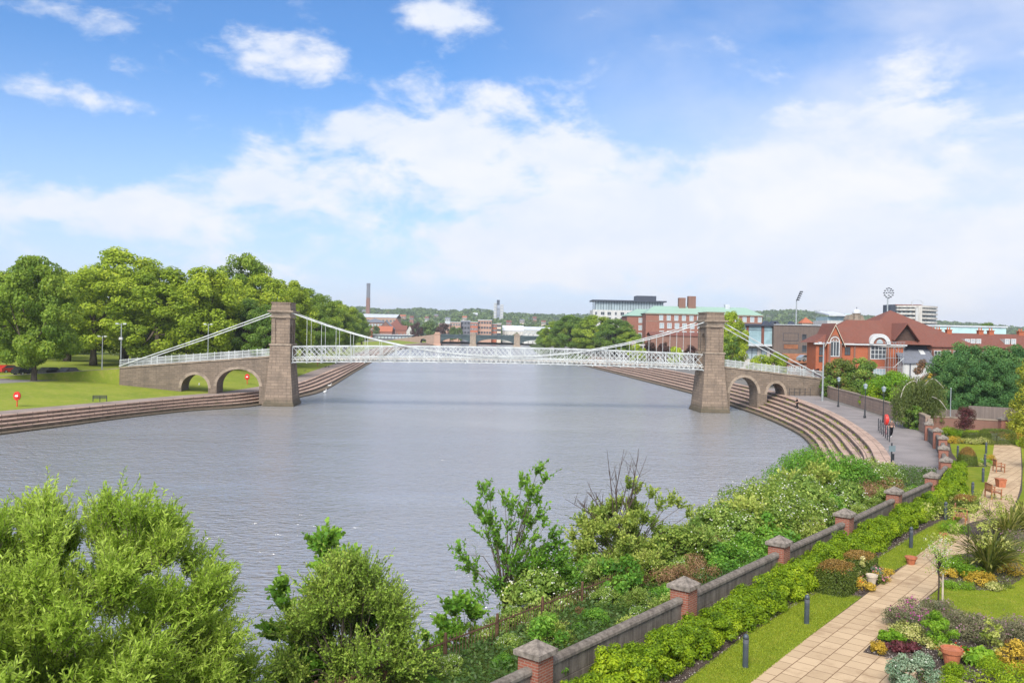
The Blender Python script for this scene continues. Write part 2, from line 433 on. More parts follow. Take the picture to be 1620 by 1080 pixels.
# concrete steps: pinkish, with joints and dirty patches
m, nt, b = newmat('step_tread')
v = nt.coord('Object'); uv = nt.coord('UV')
br = nt.new('ShaderNodeTexBrick', offset=.37); nt.put(br.inputs['Vector'], uv)
nt.put(br.inputs['Color1'], (.47, .335, .265)); nt.put(br.inputs['Color2'], (.38, .265, .21)); nt.put(br.inputs['Mortar'], (.10, .075, .06))
br.inputs['Scale'].default_value = 1; br.inputs['Brick Width'].default_value = 2.2; br.inputs['Row Height'].default_value = 1.0; br.inputs['Mortar Size'].default_value = .05
n1 = nt.noise(v, .35, 7, .68); n2 = nt.noise(v, 5, 4, .7)
c = nt.mix(nt.math('MULTIPLY', nt.sstep(n1, .45, .72), .55), br.outputs['Color'], (.17, .13, .105))
c = nt.mix(nt.math('MULTIPLY', nt.sstep(n2, .5, .8), .4), c, (.45, .38, .33))
zz = nt.new('ShaderNodeSeparateXYZ'); nt.put(zz.inputs[0], v); tide = nt.math('MULTIPLY', nt.math('SUBTRACT', 1.0, nt.sstep(nt.math('ADD', zz.outputs[2], nt.math('MULTIPLY', nt.math('SUBTRACT', n1, .5), .9)), .15, .75)), .75)
c = nt.mix(tide, c, (.055, .052, .028))
nt.put(b.inputs['Base Color'], c); b.inputs['Roughness'].default_value = .85; b.inputs['Specular IOR Level'].default_value = .2
nt.put(b.inputs['Normal'], nt.bump(n2, .4, .015))
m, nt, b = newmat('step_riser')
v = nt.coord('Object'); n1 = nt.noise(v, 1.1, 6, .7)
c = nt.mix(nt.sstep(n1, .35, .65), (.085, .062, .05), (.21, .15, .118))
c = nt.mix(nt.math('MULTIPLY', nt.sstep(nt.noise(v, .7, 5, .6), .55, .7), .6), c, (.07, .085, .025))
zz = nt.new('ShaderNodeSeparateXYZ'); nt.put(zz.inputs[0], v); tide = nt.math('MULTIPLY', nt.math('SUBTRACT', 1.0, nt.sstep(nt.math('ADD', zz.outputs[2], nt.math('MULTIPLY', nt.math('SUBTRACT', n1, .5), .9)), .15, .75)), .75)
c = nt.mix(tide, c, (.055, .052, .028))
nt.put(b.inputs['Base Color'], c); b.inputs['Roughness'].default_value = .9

# garden paving: 600 mm buff slabs, laid along the path (UV in metres along/across)
m, nt, b = newmat('paving')
uv = nt.coord('UV'); v = nt.coord('Object')
br = nt.new('ShaderNodeTexBrick', offset=.5, offset_frequency=2); nt.put(br.inputs['Vector'], uv)
nt.put(br.inputs['Color1'], (.50, .37, .235)); nt.put(br.inputs['Color2'], (.42, .305, .19)); nt.put(br.inputs['Mortar'], (.16, .095, .05))
br.inputs['Scale'].default_value = 1; br.inputs['Brick Width'].default_value = .6; br.inputs['Row Height'].default_value = .6; br.inputs['Mortar Size'].default_value = .016
br.inputs['Mortar Smooth'].default_value = .3
n1 = nt.noise(v, .8, 6, .65); n2 = nt.noise(v, 14, 4, .7)
c = nt.mix(nt.math('MULTIPLY', nt.sstep(n1, .46, .68), .65), br.outputs['Color'], (.26, .17, .10))
c = nt.mix(nt.math('MULTIPLY', nt.sstep(n2, .5, .85), .25), c, (.40, .30, .2))
nt.put(b.inputs['Base Color'], c); b.inputs['Roughness'].default_value = .85; b.inputs['Specular IOR Level'].default_value = .2
nt.put(b.inputs['Normal'], nt.bump(nt.math('MULTIPLY', br.outputs['Fac'], -1), .6, .006))

# concrete post-and-panel garden wall
m, nt, b = newmat('wall_concrete')
v = nt.coord('Object'); uv = nt.coord('UV')
st = nt.noise(nt.mapping(v, scale=(1, 1, .12)), 5, 5, .7); n1 = nt.noise(v, 1.2, 6, .7); n2 = nt.noise(v, 30, 3, .7)
c = nt.mix(nt.sstep(st, .3, .7), (.085, .072, .062), (.21, .18, .155))
c = nt.mix(nt.math('MULTIPLY', nt.sstep(n1, .5, .7), .5), c, (.29, .26, .225))
c = nt.mix(nt.math('MULTIPLY', nt.sstep(n2, .55, .8), .35), c, (.36, .34, .31))
nt.put(b.inputs['Base Color'], c); b.inputs['Roughness'].default_value = .9; b.inputs['Specular IOR Level'].default_value = .15
nt.put(b.inputs['Normal'], nt.bump(n2, .5, .01))
simple('coping_concrete', (.25, .215, .185), .9, .15, nscale=7, namt=.45, bump=.008)

# river water
m, nt, b = newmat('river_water')
v = nt.coord('Object')
patch = nt.sstep(nt.noise(nt.mapping(v, scale=(.018, .035, 1)), 1.0, 4, .6, .4), .38, .62)
w1 = nt.noise(nt.mapping(v, rot=(0, 0, rad(8)), scale=(.8, 1.35, 1)), 1.9, 2, .5, .6)
w2 = nt.noise(nt.mapping(v, rot=(0, 0, rad(-20)), scale=(1, 1.5, 1)), .55, 2, .5)
w3 = nt.noise(nt.mapping(v, rot=(0, 0, rad(30)), scale=(1, 1.3, 1)), 5.5, 3, .6)
hh = nt.math('ADD', nt.math('MULTIPLY', w1, .27), nt.math('ADD', nt.math('MULTIPLY', w2, .22), nt.math('MULTIPLY', w3, .025)))
hh = nt.math('MULTIPLY', hh, nt.math('ADD', .45, nt.math('MULTIPLY', patch, .8)))
bp = nt.new('ShaderNodeBump'); nt.put(bp.inputs['Height'], hh); bp.inputs['Strength'].default_value = 1; bp.inputs['Distance'].default_value = 1.0
nt.put(b.inputs['Base Color'], (.25, .245, .245)); b.inputs['Roughness'].default_value = .17; b.inputs['IOR'].default_value = 2.6
b.inputs['Specular IOR Level'].default_value = 1.0
nt.put(b.inputs['Normal'], bp.outputs[0])

# far hills
m, nt, b = newmat('hill_fields')
v = nt.coord('Object')
n1 = nt.noise(v, .006, 6, .7); n2 = nt.noise(v, .03, 5, .7)
c = nt.mix(nt.sstep(n1, .4, .62), (.04, .075, .03), (.10, .13, .05)); c = nt.mix(nt.math('MULTIPLY', nt.sstep(n2, .5, .7), .5), c, (.03, .055, .025))
nt.put(b.inputs['Base Color'], c); b.inputs['Roughness'].default_value = .95

# ------------------------------------------------------------------ sky, sun
w = bpy.data.worlds.new('World'); S.world = w; w.use_nodes = True
nt = NT(w.node_tree); bg = nt.n['Background']; bg.inputs[1].default_value = .1
SUN_EL, SUN_AZ = 42.0, -163.0            # degrees; azimuth from +Y, clockwise: behind the camera, to the left
sky = nt.new('ShaderNodeTexSky', sky_type='NISHITA'); sky.sun_disc = False
sky.sun_elevation = rad(SUN_EL); sky.sun_rotation = rad(SUN_AZ); sky.altitude = 50; sky.air_density = 1.0; sky.dust_density = .6; sky.ozone_density = 2.0
d = nt.new('ShaderNodeTexCoord').outputs['Generated']
sx = nt.new('ShaderNodeSeparateXYZ'); nt.put(sx.inputs[0], d)
az = nt.math('ARCTAN2', sx.outputs[0], sx.outputs[1]); el = nt.math('ARCSINE', sx.outputs[2])
cv = nt.new('ShaderNodeCombineXYZ'); nt.put(cv.inputs[0], az); nt.put(cv.inputs[1], nt.math('MULTIPLY', el, 1.9))
# wind-shear so that the streaks rise to the right
sh = nt.mapping(cv.outputs[0], rot=(0, 0, rad(-14)))
nA = nt.noise(sh, 9.0, 10, .58, .25); nB = nt.noise(sh, 2.6, 6, .55, .2); nC = nt.noise(nt.mapping(sh, loc=(3, 5, 1)), 22, 6, .65, .3)
fld = nt.math('ADD', nt.math('MULTIPLY', nA, .80), nt.math('ADD', nt.math('MULTIPLY', nB, .22), nt.math('MULTIPLY', nC, .18)))
def blob(ax, ey, rx, ry, amp, rot=0):
    # soft bank of cloud about a direction (degrees)
    x = nt.math('SUBTRACT', az, rad(ax)); y = nt.math('SUBTRACT', el, rad(ey))
    c_, s_ = math.cos(rad(rot)), math.sin(rad(rot))
    xr = nt.math('ADD', nt.math('MULTIPLY', x, c_), nt.math('MULTIPLY', y, s_)); yr = nt.math('SUBTRACT', nt.math('MULTIPLY', y, c_), nt.math('MULTIPLY', x, s_))
    q = nt.math('ADD', nt.math('POWER', nt.math('ABSOLUTE', nt.math('DIVIDE', xr, rad(rx))), 2), nt.math('POWER', nt.math('ABSOLUTE', nt.math('DIVIDE', yr, rad(ry))), 2))
    return nt.math('MULTIPLY', nt.math('EXPONENT', nt.math('MULTIPLY', q, -1)), amp)
def pdir(px, py):
    dd = ray(px, py).normalized(); return math.degrees(math.atan2(dd.x, dd.y)), math.degrees(math.asin(dd.z))
bias = None
for (px, py, rx, ry, amp, rot) in [
        (700, 200, 8, 3.0, .17, 20), (470, 95, 5.0, 2.0, .17, 12), (790, 255, 8, 2.8, .21, 0), (1000, 350, 12, 2.8, .22, 4),
        (1300, 270, 12, 3.2, .22, 10), (1540, 90, 9, 2.6, .15, 14), (680, 30, 4, 1.5, .18, 8), (390, 300, 6.5, 1.7, .22, 6), (190, 325, 4.5, 1.1, .21, 0), (300, 90, 5, 1.3, .12, 10), (500, 200, 4, 1.2, .14, 10), (250, 360, 8, 1.2, .13, 0),
        (1000, 410, 21, 2.8, .25, 2), (50, 145, 4, 1.1, .14, -8), (190, 165, 3.2, .8, .14, -5), (120, 30, 4.5, 1.0, .12, -5), (1480, 420, 13, 4, .23, 0), (10, 330, 3.5, 1, .16, 0)]:
    a_, e_ = pdir(px, py); q = blob(a_, e_, rx, ry, amp, rot)
    bias = q if bias is None else nt.math('ADD', bias, q)
elsewhere = nt.math('MULTIPLY', nt.sstep(nt.math('ABSOLUTE', az), rad(38), rad(70)), .12)
high = nt.math('MULTIPLY', nt.sstep(el, rad(22), rad(40)), .12)
bias = nt.math('ADD', bias, nt.math('ADD', elsewhere, high))
val = nt.math('ADD', fld, nt.math('SUBTRACT', bias, .0))
mask = nt.sstep(val, .66, .86)
# light and grey inside the cloud
shade = nt.noise(nt.mapping(sh, loc=(1.7, .6, 0)), 8, 6, .6, .3)
ccol = nt.mix(nt.sstep(shade, .3, .72), (3.85, 4.12, 4.7), (4.45, 4.5, 4.72))
base = nt.mix(1.0, sky.outputs[0], (.38, .585, .80), 'MULTIPLY')
hz = nt.math('POWER', nt.math('SUBTRACT', 1.0, nt.math('MAXIMUM', nt.math('MINIMUM', nt.math('DIVIDE', nt.math('MAXIMUM', el, 0.0), rad(17)), 1.0), 0.0)), 1.5)
base = nt.mix(nt.math('MULTIPLY', hz, .93), base, (3.6, 3.9, 4.8))
below = nt.sstep(el, rad(-1), rad(-4))
veil = nt.math('MULTIPLY', nt.math('MULTIPLY', nt.sstep(az, rad(-6), rad(24)), nt.sstep(nB, .25, .6)), .75)
base = nt.mix(veil, base, (3.95, 4.12, 4.72))
colr = nt.mix(nt.math('MULTIPLY', mask, .94), base, ccol)
nt.put(bg.inputs[0], colr)

sl = bpy.data.lights.new('sun', 'SUN'); so = bpy.data.objects.new('sun', sl); COL.objects.link(so)
sl.energy = 2.6; sl.angle = rad(30); sl.color = (1, .95, .87)
a_, e_ = rad(SUN_AZ), rad(SUN_EL)
sd = Vector((math.sin(a_) * math.cos(e_), math.cos(a_) * math.cos(e_), math.sin(e_)))
so.rotation_euler = sd.to_track_quat('Z', 'Y').to_euler(); so.location = (0, -20, 60)
S.view_settings.view_transform = 'Standard'; S.view_settings.look = 'None'; S.view_settings.exposure = 1.15; S.view_settings.gamma = 1
# ------------------------------------------------------------------ river, banks, ground
mb = MB(); mb.face([(-900, -120, 0), (900, -120, 0), (900, 1500, 0), (-900, 1500, 0)]); struct(mb, 'water', 'river_water')

ZL = 1.75
Lc = [gz(*p, ZL).to_2d() for p in [(-170, 670), (-60, 661), (0, 655.5), (100, 646), (200, 637), (300, 628), (400, 618.5), (474, 604), (520, 586), (564, 569)]] + [Vector((-66, 400)), Vector((-76, 560)), Vector((-70, 720)), Vector((-70, 800))]
Lw = [gz(*p, 0).to_2d() for p in [(-170, 712), (-60, 697), (0, 688), (100, 675), (200, 661.5), (300, 650.5), (400, 643), (474, 629), (518, 615.5), (565, 587)]] + [Vector((-58, 400)), Vector((-68, 560)), Vector((-62, 720)), Vector((-62, 800))]
Lc3 = catmull([p.to_3d() for p in Lc], 8); Lw3 = catmull([p.to_3d() for p in Lw], 8)

def steps(crest, water, n, ztop, zbot, tname, rname, tread_mat='step_tread', riser_mat='step_riser', lip=0.0):
    """a flight of n wide steps between two curves"""
    lines = []
    for i in range(n + 1):
        t = i / n; z = ztop + (zbot - ztop) * t
        lines.append([Vector((c.x + (w_.x - c.x) * t, c.y + (w_.y - c.y) * t, z)) for c, w_ in zip(crest, water)])
    tr = MB(); rs = MB(); uvs = []
    arc = [0]
    for a, b_ in zip(crest[:-1], crest[1:]): arc.append(arc[-1] + (b_ - a).length)
    for i in range(n):
        a = lines[i]; b_ = lines[i + 1]
        z0 = a[0].z; z1 = b_[0].z
        front = [Vector((q.x, q.y, z0)) for q in b_]
        back = [Vector((q.x, q.y, z0)) for q in a]
        foot = [Vector((q.x, q.y, z1)) for q in b_]
        # every tread projects a little over its riser
        nose = [f + (f - k).normalized() * .05 for f, k in zip(front, back)]
        noselow = [Vector((q.x, q.y, q.z - .12)) for q in nose]
        frlow = [Vector((q.x, q.y, z0 - .12)) for q in front]
        loft(tr, [back, nose, noselow, frlow])
        for r_ in range(4): uvs += [(s_, (i * 1.37 + (0, .9, .95, .98)[r_])) for s_ in arc]
        loft(rs, [frlow, foot])
    tr.uv = uvs
    struct(tr, tname, tread_mat); struct(rs, rname, riser_mat)
    return lines
steps(Lc3, Lw3, 5, ZL, -.15, 'river_steps', 'step_risers')

# left bank: promenade, sloping lawn, road, park
def off(line, dx, z): return [Vector((p.x + dx, p.y, z)) for p in line]
mb = MB(); loft(mb, [off(Lc3, -3.6, ZL + .004), off(Lc3, 0.0, ZL + .004)]); struct(mb, 'promenade', 'left_prom')
ln = [off(Lc3, -3.6, ZL + .0), off(Lc3, -8, ZL + .35), off(Lc3, -14, 2.7), off(Lc3, -21, 3.35), off(Lc3, -25, 3.5)]
mb = MB(); loft(mb, ln[::-1]); struct(mb, 'lawn', 'park_grass', True)
mb = MB(); loft(mb, [off(Lc3, -32.5, 3.5), off(Lc3, -25, 3.5)]); struct(mb, 'road', 'asphalt_road')
mb = MB(); loft(mb, [off(Lc3, -36, 3.62), off(Lc3, -32.5, 3.62), off(Lc3, -32.5, 3.5)]); struct(mb, 'pavement', 'left_prom')
mb = MB(); loft(mb, [off(Lc3, -1500, 3.7), off(Lc3, -36, 3.62)]); struct(mb, 'park_ground', 'park_grass')

# right bank
Rw = [(-31, -3), (-6.2, 28), (12.4, 51.4), (22, 68), (28.5, 80), (32.2, 93), (35.8, 106), (38.2, 120), (39.7, 142.5), (39.5, 165), (38.9, 192), (34.5, 254), (25.9, 366)]
Rcst = [(-27, -6.3), (-2.3, 24.9), (16.3, 48.3), (26.1, 60.9), (31.2, 74), (34.8, 85.4), (38.3, 99.3), (42, 117.6), (45.4, 143), (46.5, 165), (46, 192), (43.2, 247), (34, 366)]
Rw3 = catmull([Vector((*p, 0)) for p in Rw], 10); Rc3 = catmull([Vector((*p, 0)) for p in Rcst], 10)
k0 = 26
steps(Rc3[k0:], Rw3[k0:], 7, 3.0, -.15, 'river_steps', 'step_risers')
# wild slope of the near bank
rng = np.random.default_rng(5)
cA = Rc3[:k0 + 6]; wA = Rw3[:k0 + 6]
ls = []
for t in (0, .25, .5, .75, 1, 1.15):
    ls.append([Vector((c.x + (w_.x - c.x) * t, c.y + (w_.y - c.y) * t, 2.98 - 3.2 * t ** 1.2 + rng.normal() * .08)) for c, w_ in zip(cA, wA)])
mb = MB(); loft(mb, ls); struct(mb, 'riverbank', 'rough_bank', True)
# rough ground between the top of the bank and the garden wall
mb = MB(); wl_ = [(-9.2, 10), (-4.2, 16.2), (.77, 22.4), (5.74, 28.6), (10.7, 34.8), (15.5, 40.7), (20.5, 47), (25.2, 52.7), (27.5, 56)]
wl3 = catmull([Vector((x, y, 2.988)) for x, y in wl_], 4); cr3 = [Vector((p.x, p.y, 2.988)) for p in Rc3[5:k0 + 1]]
def _rs(l, n): return [l[min(len(l) - 1, int(i * (len(l) - 1) / (n - 1)))] for i in range(n)]
loft(mb, [_rs(cr3, 30), _rs(wl3, 30)]); struct(mb, 'riverbank', 'rough_bank')
# far right bank slope beyond the steps
fr_c = catmull([Vector((34, 366, 3)), Vector((24, 500, 3)), Vector((24, 725, 3)), Vector((24, 820, 3))], 6); fr_w = catmull([Vector((25.9, 366, -.2)), Vector((15, 500, -.2)), Vector((15, 725, -.2)), Vector((15, 820, -.2))], 6)
mb = MB(); loft(mb, [fr_c, fr_w]); struct(mb, 'far_bank', 'rough_bank')
# flat ground behind the whole right bank
gl = [Vector((p.x, p.y, 2.98)) for p in Rc3] + [Vector((p.x, p.y, 2.98)) for p in fr_c[1:]]
mb = MB(); loft(mb, [gl, [Vector((1500, p.y, 2.98)) for p in gl]]); struct(mb, 'ground', 'yard')
# promenade on the right bank, between step crest and walls
cl = Rc3[27:92]
rb = catmull([Vector((*p, 0)) for p in [(27, 56.5), (30, 60.5), (33, 67), (36, 74.2), (38.5, 80), (41.5, 88.5), (44.6, 99), (47.2, 119), (49.4, 139.5), (52, 150), (54, 165)]], 12)
def resample(l, n):
    s_ = [0]
    for a, b_ in zip(l[:-1], l[1:]): s_.append(s_[-1] + (b_ - a).length)
    out = []
    for i in range(n):
        t = s_[-1] * i / (n - 1); j = min(np.searchsorted(s_, t, 'right') - 1, len(l) - 2)
        f = (t - s_[j]) / max(1e-9, s_[j + 1] - s_[j]); out.append(l[j].lerp(l[j + 1], f))
    return out
A_ = [Vector((p.x, p.y, 3.004)) for p in resample(cl, 60)]; B_ = [Vector((p.x, p.y, 3.004)) for p in resample(rb, 60)]
mb = MB(); loft(mb, [A_, B_]); struct(mb, 'promenade', 'asphalt_prom')
# pale kerb along the top of the steps
K0 = [a.lerp(b_, 0) + Vector((0, 0, .006)) for a, b_ in zip(A_, B_)]; K1 = [a + (b_ - a).normalized() * .55 + Vector((0, 0, .006)) for a, b_ in zip(A_, B_)]
mb = MB(); loft(mb, [K0, K1]); struct(mb, 'kerb', 'step_tread')

# far hills: one sheet of rising land to the horizon
prof = [(-400, 500), (0, 490), (400, 489), (565, 488), (610, 492), (660, 490), (700, 493), (760, 491), (800, 497), (870, 500), (1000, 499), (1150, 497), (1200, 495), (1250, 492.5), (1300, 496), (1345, 500), (1420, 505), (1620, 520), (2100, 522)]
XS = np.array([p[0] for p in prof], float); YS = np.array([p[1] for p in prof], float)
mb = MB(); nx, ny = 90, 26
rows = []
for j in range(ny):
    Y = 830 + (3600 - 830) * (j / (ny - 1)) ** 1.2; row = []
    for i in range(nx):
        px = -420 + 2500 * i / (nx - 1)
        ypx = np.interp(px, XS, YS)
        zr = at(px, ypx, 2600).z - 9
        t = min(1, max(0, (Y - 1150) / (2600 - 1150))); t = t * t * (3 - 2 * t)
        z = 3.1 + (zr - 3.1) * t + (math.sin(px * .031 + Y * .004) * 5 + math.sin(px * .013 - Y * .007) * 4) * t * (1 - t) * 2
        if Y > 2650: z = max(z - (Y - 2650) * .06, 2)
        row.append(Vector(((px - 810) / FPX * Y, Y, z)))
    rows.append(row)
loft(mb, rows[::-1]); HILL = rows
struct(mb, 'hills', 'hill_fields', True)
def hill_z(X, Y):
    px = X / Y * FPX + 810
    zr = at(px, np.interp(px, XS, YS), 2600).z - 9
    t = min(1, max(0, (Y - 1150) / (2600 - 1150))); t = t * t * (3 - 2 * t)
    return 3.1 + (zr - 3.1) * t
# ------------------------------------------------------------------ suspension footbridge
PSI = math.atan2(5.0, 70.8)
BR = thing('suspension_bridge', 'white suspension footbridge with two stone towers crossing the river', 'bridge', (-1.9, 146.5, 0), PSI)
HS = 35.4
def tower_mb():
    m = MB()
    m.frus(-1.2, 2.5, 3.75, .25, 2.45, 3.7); m.frus(.25, 2.4, 3.62, .75, 2.25, 3.4)
    m.frus(.75, 2.22, 3.36, 7.7, 1.62, 2.72)
    for sg in (-1, 1):                       # the two legs either side of the walkway
        y0, y1 = (1.15 * sg, 2.72 * sg) if sg > 0 else (2.72 * sg, 1.15 * sg)
        m.box(-1.62, y0, 7.7, 1.62, y1, 9.65)
        y0, y1 = (1.15, 2.36) if sg > 0 else (-2.36, -1.15)
        m.box(-1.24, y0, 9.65, 1.24, y1, 14.1)
        for sx in (-1, 1):                   # corner pilasters
            xa, xb = (.84, 1.44) if sx > 0 else (-1.44, -.84)
            ya, yb = (1.96, 2.54) if sg > 0 else (-2.54, -1.96)
            m.box(xa, ya, 9.96, xb, yb, 13.95)
    # arched head over the walkway
    arc = [(1.15 * math.cos(t), 11.6 + 1.5 * math.sin(t)) for t in np.linspace(0, PI, 15)]
    m.prism_yz([(1.15, 14.1), (1.15, 11.6)][:1] + arc + [(-1.15, 14.1)], -1.24, 1.24)
    return m
def tower_trim():
    m = MB()
    m.box(-1.6, -2.7, 14.103, 1.6, 2.7, 14.3); m.box(-1.47, -2.58, 14.3, 1.47, 2.58, 14.85)
    m.frus(14.85, 1.6, 2.72, 15.05, 1.95, 3.05); m.box(-2.02, -3.12, 15.05, 2.02, 3.12, 15.24)
    return m
def plinth_band():
    m = MB(); m.box(-1.74, 1.15, 9.66, 1.74, 2.86, 9.95); return m
def tower_cap():
    m = MB(); m.frus(15.24, 1.55, 2.6, 16.4, 1.42, 2.5); m.box(-1.55, -2.62, 16.4, 1.55, 2.62, 16.6); return m
tm, tt, tc = tower_mb().mesh('tower', 'stone_tower'), tower_trim().mesh('cornice', 'stone_trim'), tower_cap().mesh('cap_block', 'stone_tower')
pb = plinth_band().mesh('plinth_band', 'stone_trim')
for sx in (-1, 1):
    t = link('tower', tm, BR, (sx * HS, 0, 0)); link('cornice', tt, t); link('cap_block', tc, t)
    for a_ in (0, PI): link('plinth_band', pb, t).rotation_euler = (0, 0, a_)

ztop = lambda s: 9.5 + .5 * (1 - (s / 34) ** 2)
DEP, MID = 2.5, 1.72
for sy in (-1.95, 1.95):
    m = MB(); pw = .78; n = 86; s0 = -n * pw / 2
    for i in range(n):
        a = s0 + i * pw; b_ = a + pw
        for z0, w in ((0, .17), (-MID, .10), (-DEP, .14)):
            m.bar((a, sy, ztop(a) + z0), (b_, sy, ztop(b_) + z0), w, .22 if z0 == 0 else .12)
        if i + 2 <= n:
            c = a + 2 * pw
            m.bar((a, sy - .03, ztop(a) - .05), (c, sy - .03, ztop(c) - MID), .06, .04)
            m.bar((a, sy + .03, ztop(a) - MID), (c, sy + .03, ztop(c) - .05), .06, .04)
        h = a + pw / 2
        m.bar((a, sy, ztop(a) - DEP), (h, sy, ztop(h) - MID), .075, .05); m.bar((h, sy, ztop(h) - MID), (b_, sy, ztop(b_) - DEP), .075, .05)
        if i % 3 == 0: m.bar((a, sy, ztop(a) - DEP - .02), (a, sy, ztop(a)), .14, .1)
    m.build('lattice_girder', 'bridge_white', BR)
m = MB(); k = 24
for i in range(k):
    a = -34 + 68 * i / k; b_ = a + 68 / k
    m.raw([(a, -1.85, ztop(a) - 2.15), (b_, -1.85, ztop(b_) - 2.15), (b_, 1.85, ztop(b_) - 2.15), (a, 1.85, ztop(a) - 2.15),
           (a, -1.85, ztop(a) - 1.95), (b_, -1.85, ztop(b_) - 1.95), (b_, 1.85, ztop(b_) - 1.95), (a, 1.85, ztop(a) - 1.95)], [(3, 2, 1, 0), (4, 5, 6, 7), (0, 1, 5, 4), (2, 3, 7, 6)])
m.build('deck', 'pale_concrete', BR)
m = MB()
for i in range(30):
    s_ = -33.6 + 2.32 * i
    m.bar((s_, -2.2, ztop(s_) - DEP - .1), (s_, 2.2, ztop(s_) - DEP - .1), .2, .12)
m.build('cross_beams', 'bridge_white', BR)
zc = lambda s: 8.55 + (15.1 - 8.55) * (s / 34.2) ** 2
gl_, gr_ = (-60.5, 5.9), (54.5, 6.0)
for sy in (-2.25, 2.25):
    m = MB()
    m.tube([(s_, sy, zc(s_)) for s_ in np.linspace(-34.6, 34.6, 61)], .085, 8)
    m.build('main_cable', 'bridge_white', BR)
    for (sx, ax, azz) in ((-1, *gl_), (1, *gr_)):
        m = MB(); m.tube([(sx * 36.3, sy, 15.12), (ax * .5 + sx * 18.1, sy, (15.12 + azz) / 2 - .12), (ax, sy, azz)], .085, 8)
        m.build('backstay_cable', 'bridge_white', BR)
    for i in range(30):
        s_ = -33.6 + 2.32 * i
        if zc(s_) > ztop(s_) + .1 and abs(s_) < 33:
            m = MB(); m.tube([(0, 0, ztop(s_) - DEP), (0, 0, zc(s_))], .034, 6)
            m.box(-.09, -.16, zc(s_) - .12, .09, .16, zc(s_) + .12)
            o = m.build('hanger', 'bridge_white', BR); o.location = (s_, sy, 0)

def approach(x0, x1, zt0, zt1, arches, name_, zb=-1.0, hw=2.05):
    """masonry approach with arches; x0 at the tower, x1 at the far end"""
    sgn = 1 if x1 > x0 else -1
    low = [(x0, zb)]
    ringl = []
    for (xa, xb, zs, zk) in arches:
        c, r = (xa + xb) / 2, abs(xb - xa) / 2
        pts = [(c - sgn * r * math.cos(t), zs + (zk - zs) * math.sin(t)) for t in np.linspace(0, PI, 19)]
        low += [(xa, zb)] + pts + [(xb, zb)]
        r2 = r + .45; o_ = [(c - sgn * r2 * math.cos(t), zs + (zk - zs + .45) * math.sin(t)) for t in np.linspace(0, PI, 19)]
        for yy in (-hw - .06, hw + .0):
            rings = MB(); ringl.append(rings)
            for q in range(18):
                rings.raw([(pts[q][0], yy, pts[q][1]), (pts[q + 1][0], yy, pts[q + 1][1]), (o_[q + 1][0], yy, o_[q + 1][1]), (o_[q][0], yy, o_[q][1]),
                           (pts[q][0], yy + .06, pts[q][1]), (pts[q + 1][0], yy + .06, pts[q + 1][1]), (o_[q + 1][0], yy + .06, o_[q + 1][1]), (o_[q][0], yy + .06, o_[q][1])],
                          [(0, 1, 2, 3), (3, 2, 6, 7), (0, 4, 5, 1), (0, 3, 7, 4), (1, 5, 6, 2)])
    poly = low + [(x1, zb), (x1, zt1), (x0, zt0)]
    m = MB(); m.prism_xz(poly, -hw, hw)
    wl = m.build(name_, 'stone_wall', BR)
    for r_ in ringl: r_.build('arch_ring', 'stone_trim', wl)
    for yy in (-hw + .06, hw - .06):
        m = MB(); m.raw([(x0, yy - .2, zt0), (x1, yy - .2, zt1), (x1, yy + .2, zt1), (x0, yy + .2, zt0), (x0, yy - .2, zt0 + .18), (x1, yy - .2, zt1 + .18), (x1, yy + .2, zt1 + .18), (x0, yy + .2, zt0 + .18)],
              [(3, 2, 1, 0), (4, 5, 6, 7), (0, 1, 5, 4), (1, 2, 6, 5), (2, 3, 7, 6), (3, 0, 4, 7)])
        m.build('coping', 'stone_trim', wl)
    # a line of slightly proud string course
    for yy in (-hw + .06, hw - .06):
        m = MB(); L = abs(x1 - x0); n = int(L / .17); up = (0, 0, 1)
        f = lambda t: (x0 + (x1 - x0) * t, yy, zt0 + (zt1 - zt0) * t + .18)
        for i in range(n + 1):
            x, y, z = f(i / n)
            if i % 13 == 0: m.box(x - .06, y - .06, z, x + .06, y + .06, z + 1.32)
            else: m.box(x - .022, y - .018, z + .1, x + .022, y + .018, z + 1.12)
        a, b_ = f(0), f(1)
        for dz, w in ((.1, .06), (.62, .04), (1.14, .08)): m.bar((a[0], a[1], a[2] + dz), (b_[0], b_[1], b_[2] + dz), w, .06)
        m.build('railing', 'bridge_white', BR)
approach(-36.9, -60.5, 7.75, 5.55, [(-38.7, -45.4, 3.0, 5.75), (-46.7, -50.9, 2.6, 4.75)], 'approach_wall')
approach(36.9, 54.0, 7.45, 5.75, [(38.3, 43.0, 3.2, 5.85), (44.6, 47.6, 3.0, 4.95)], 'approach_wall')
# ground ramps that meet the ends of the bridge
c_, s_ = math.cos(PSI), math.sin(PSI)
def bl(x, y, c_=c_, s_=s_): return (-1.9 + x * c_ - y * s_, 146.5 + x * s_ + y * c_)
def ramp_mound(nm, x0, x1, z0, z1, zf, side, mat):
    m = MB()
    P = lambda x, y, z: (*bl(x, y), z)
    m.raw([P(x0, -1.9, z0), P(x1, -2.2, z1), P(x1, 2.2, z1), P(x0, 1.9, z0), P(x0, -1.9 - side * .0, zf), P(x1, -2.2 - side, zf), P(x1, 2.2 + side, zf), P(x0, 1.9, zf)],
          [(0, 1, 2, 3)])
    struct(m, nm, mat)
    if side:
        e = MB(); e.raw([(x, y, z - .01) for x, y, z in m.v], [(4, 5, 1, 0), (3, 2, 6, 7), (1, 5, 6, 2)]); struct(e, 'embankment', 'park_grass')
ramp_mound('path', -60.4, -84, 5.5, 3.52, 2.2, 15, 'left_prom')
ramp_mound('path', 53.9, 72, 5.7, 4.2, 2.9, 0, 'asphalt_road')
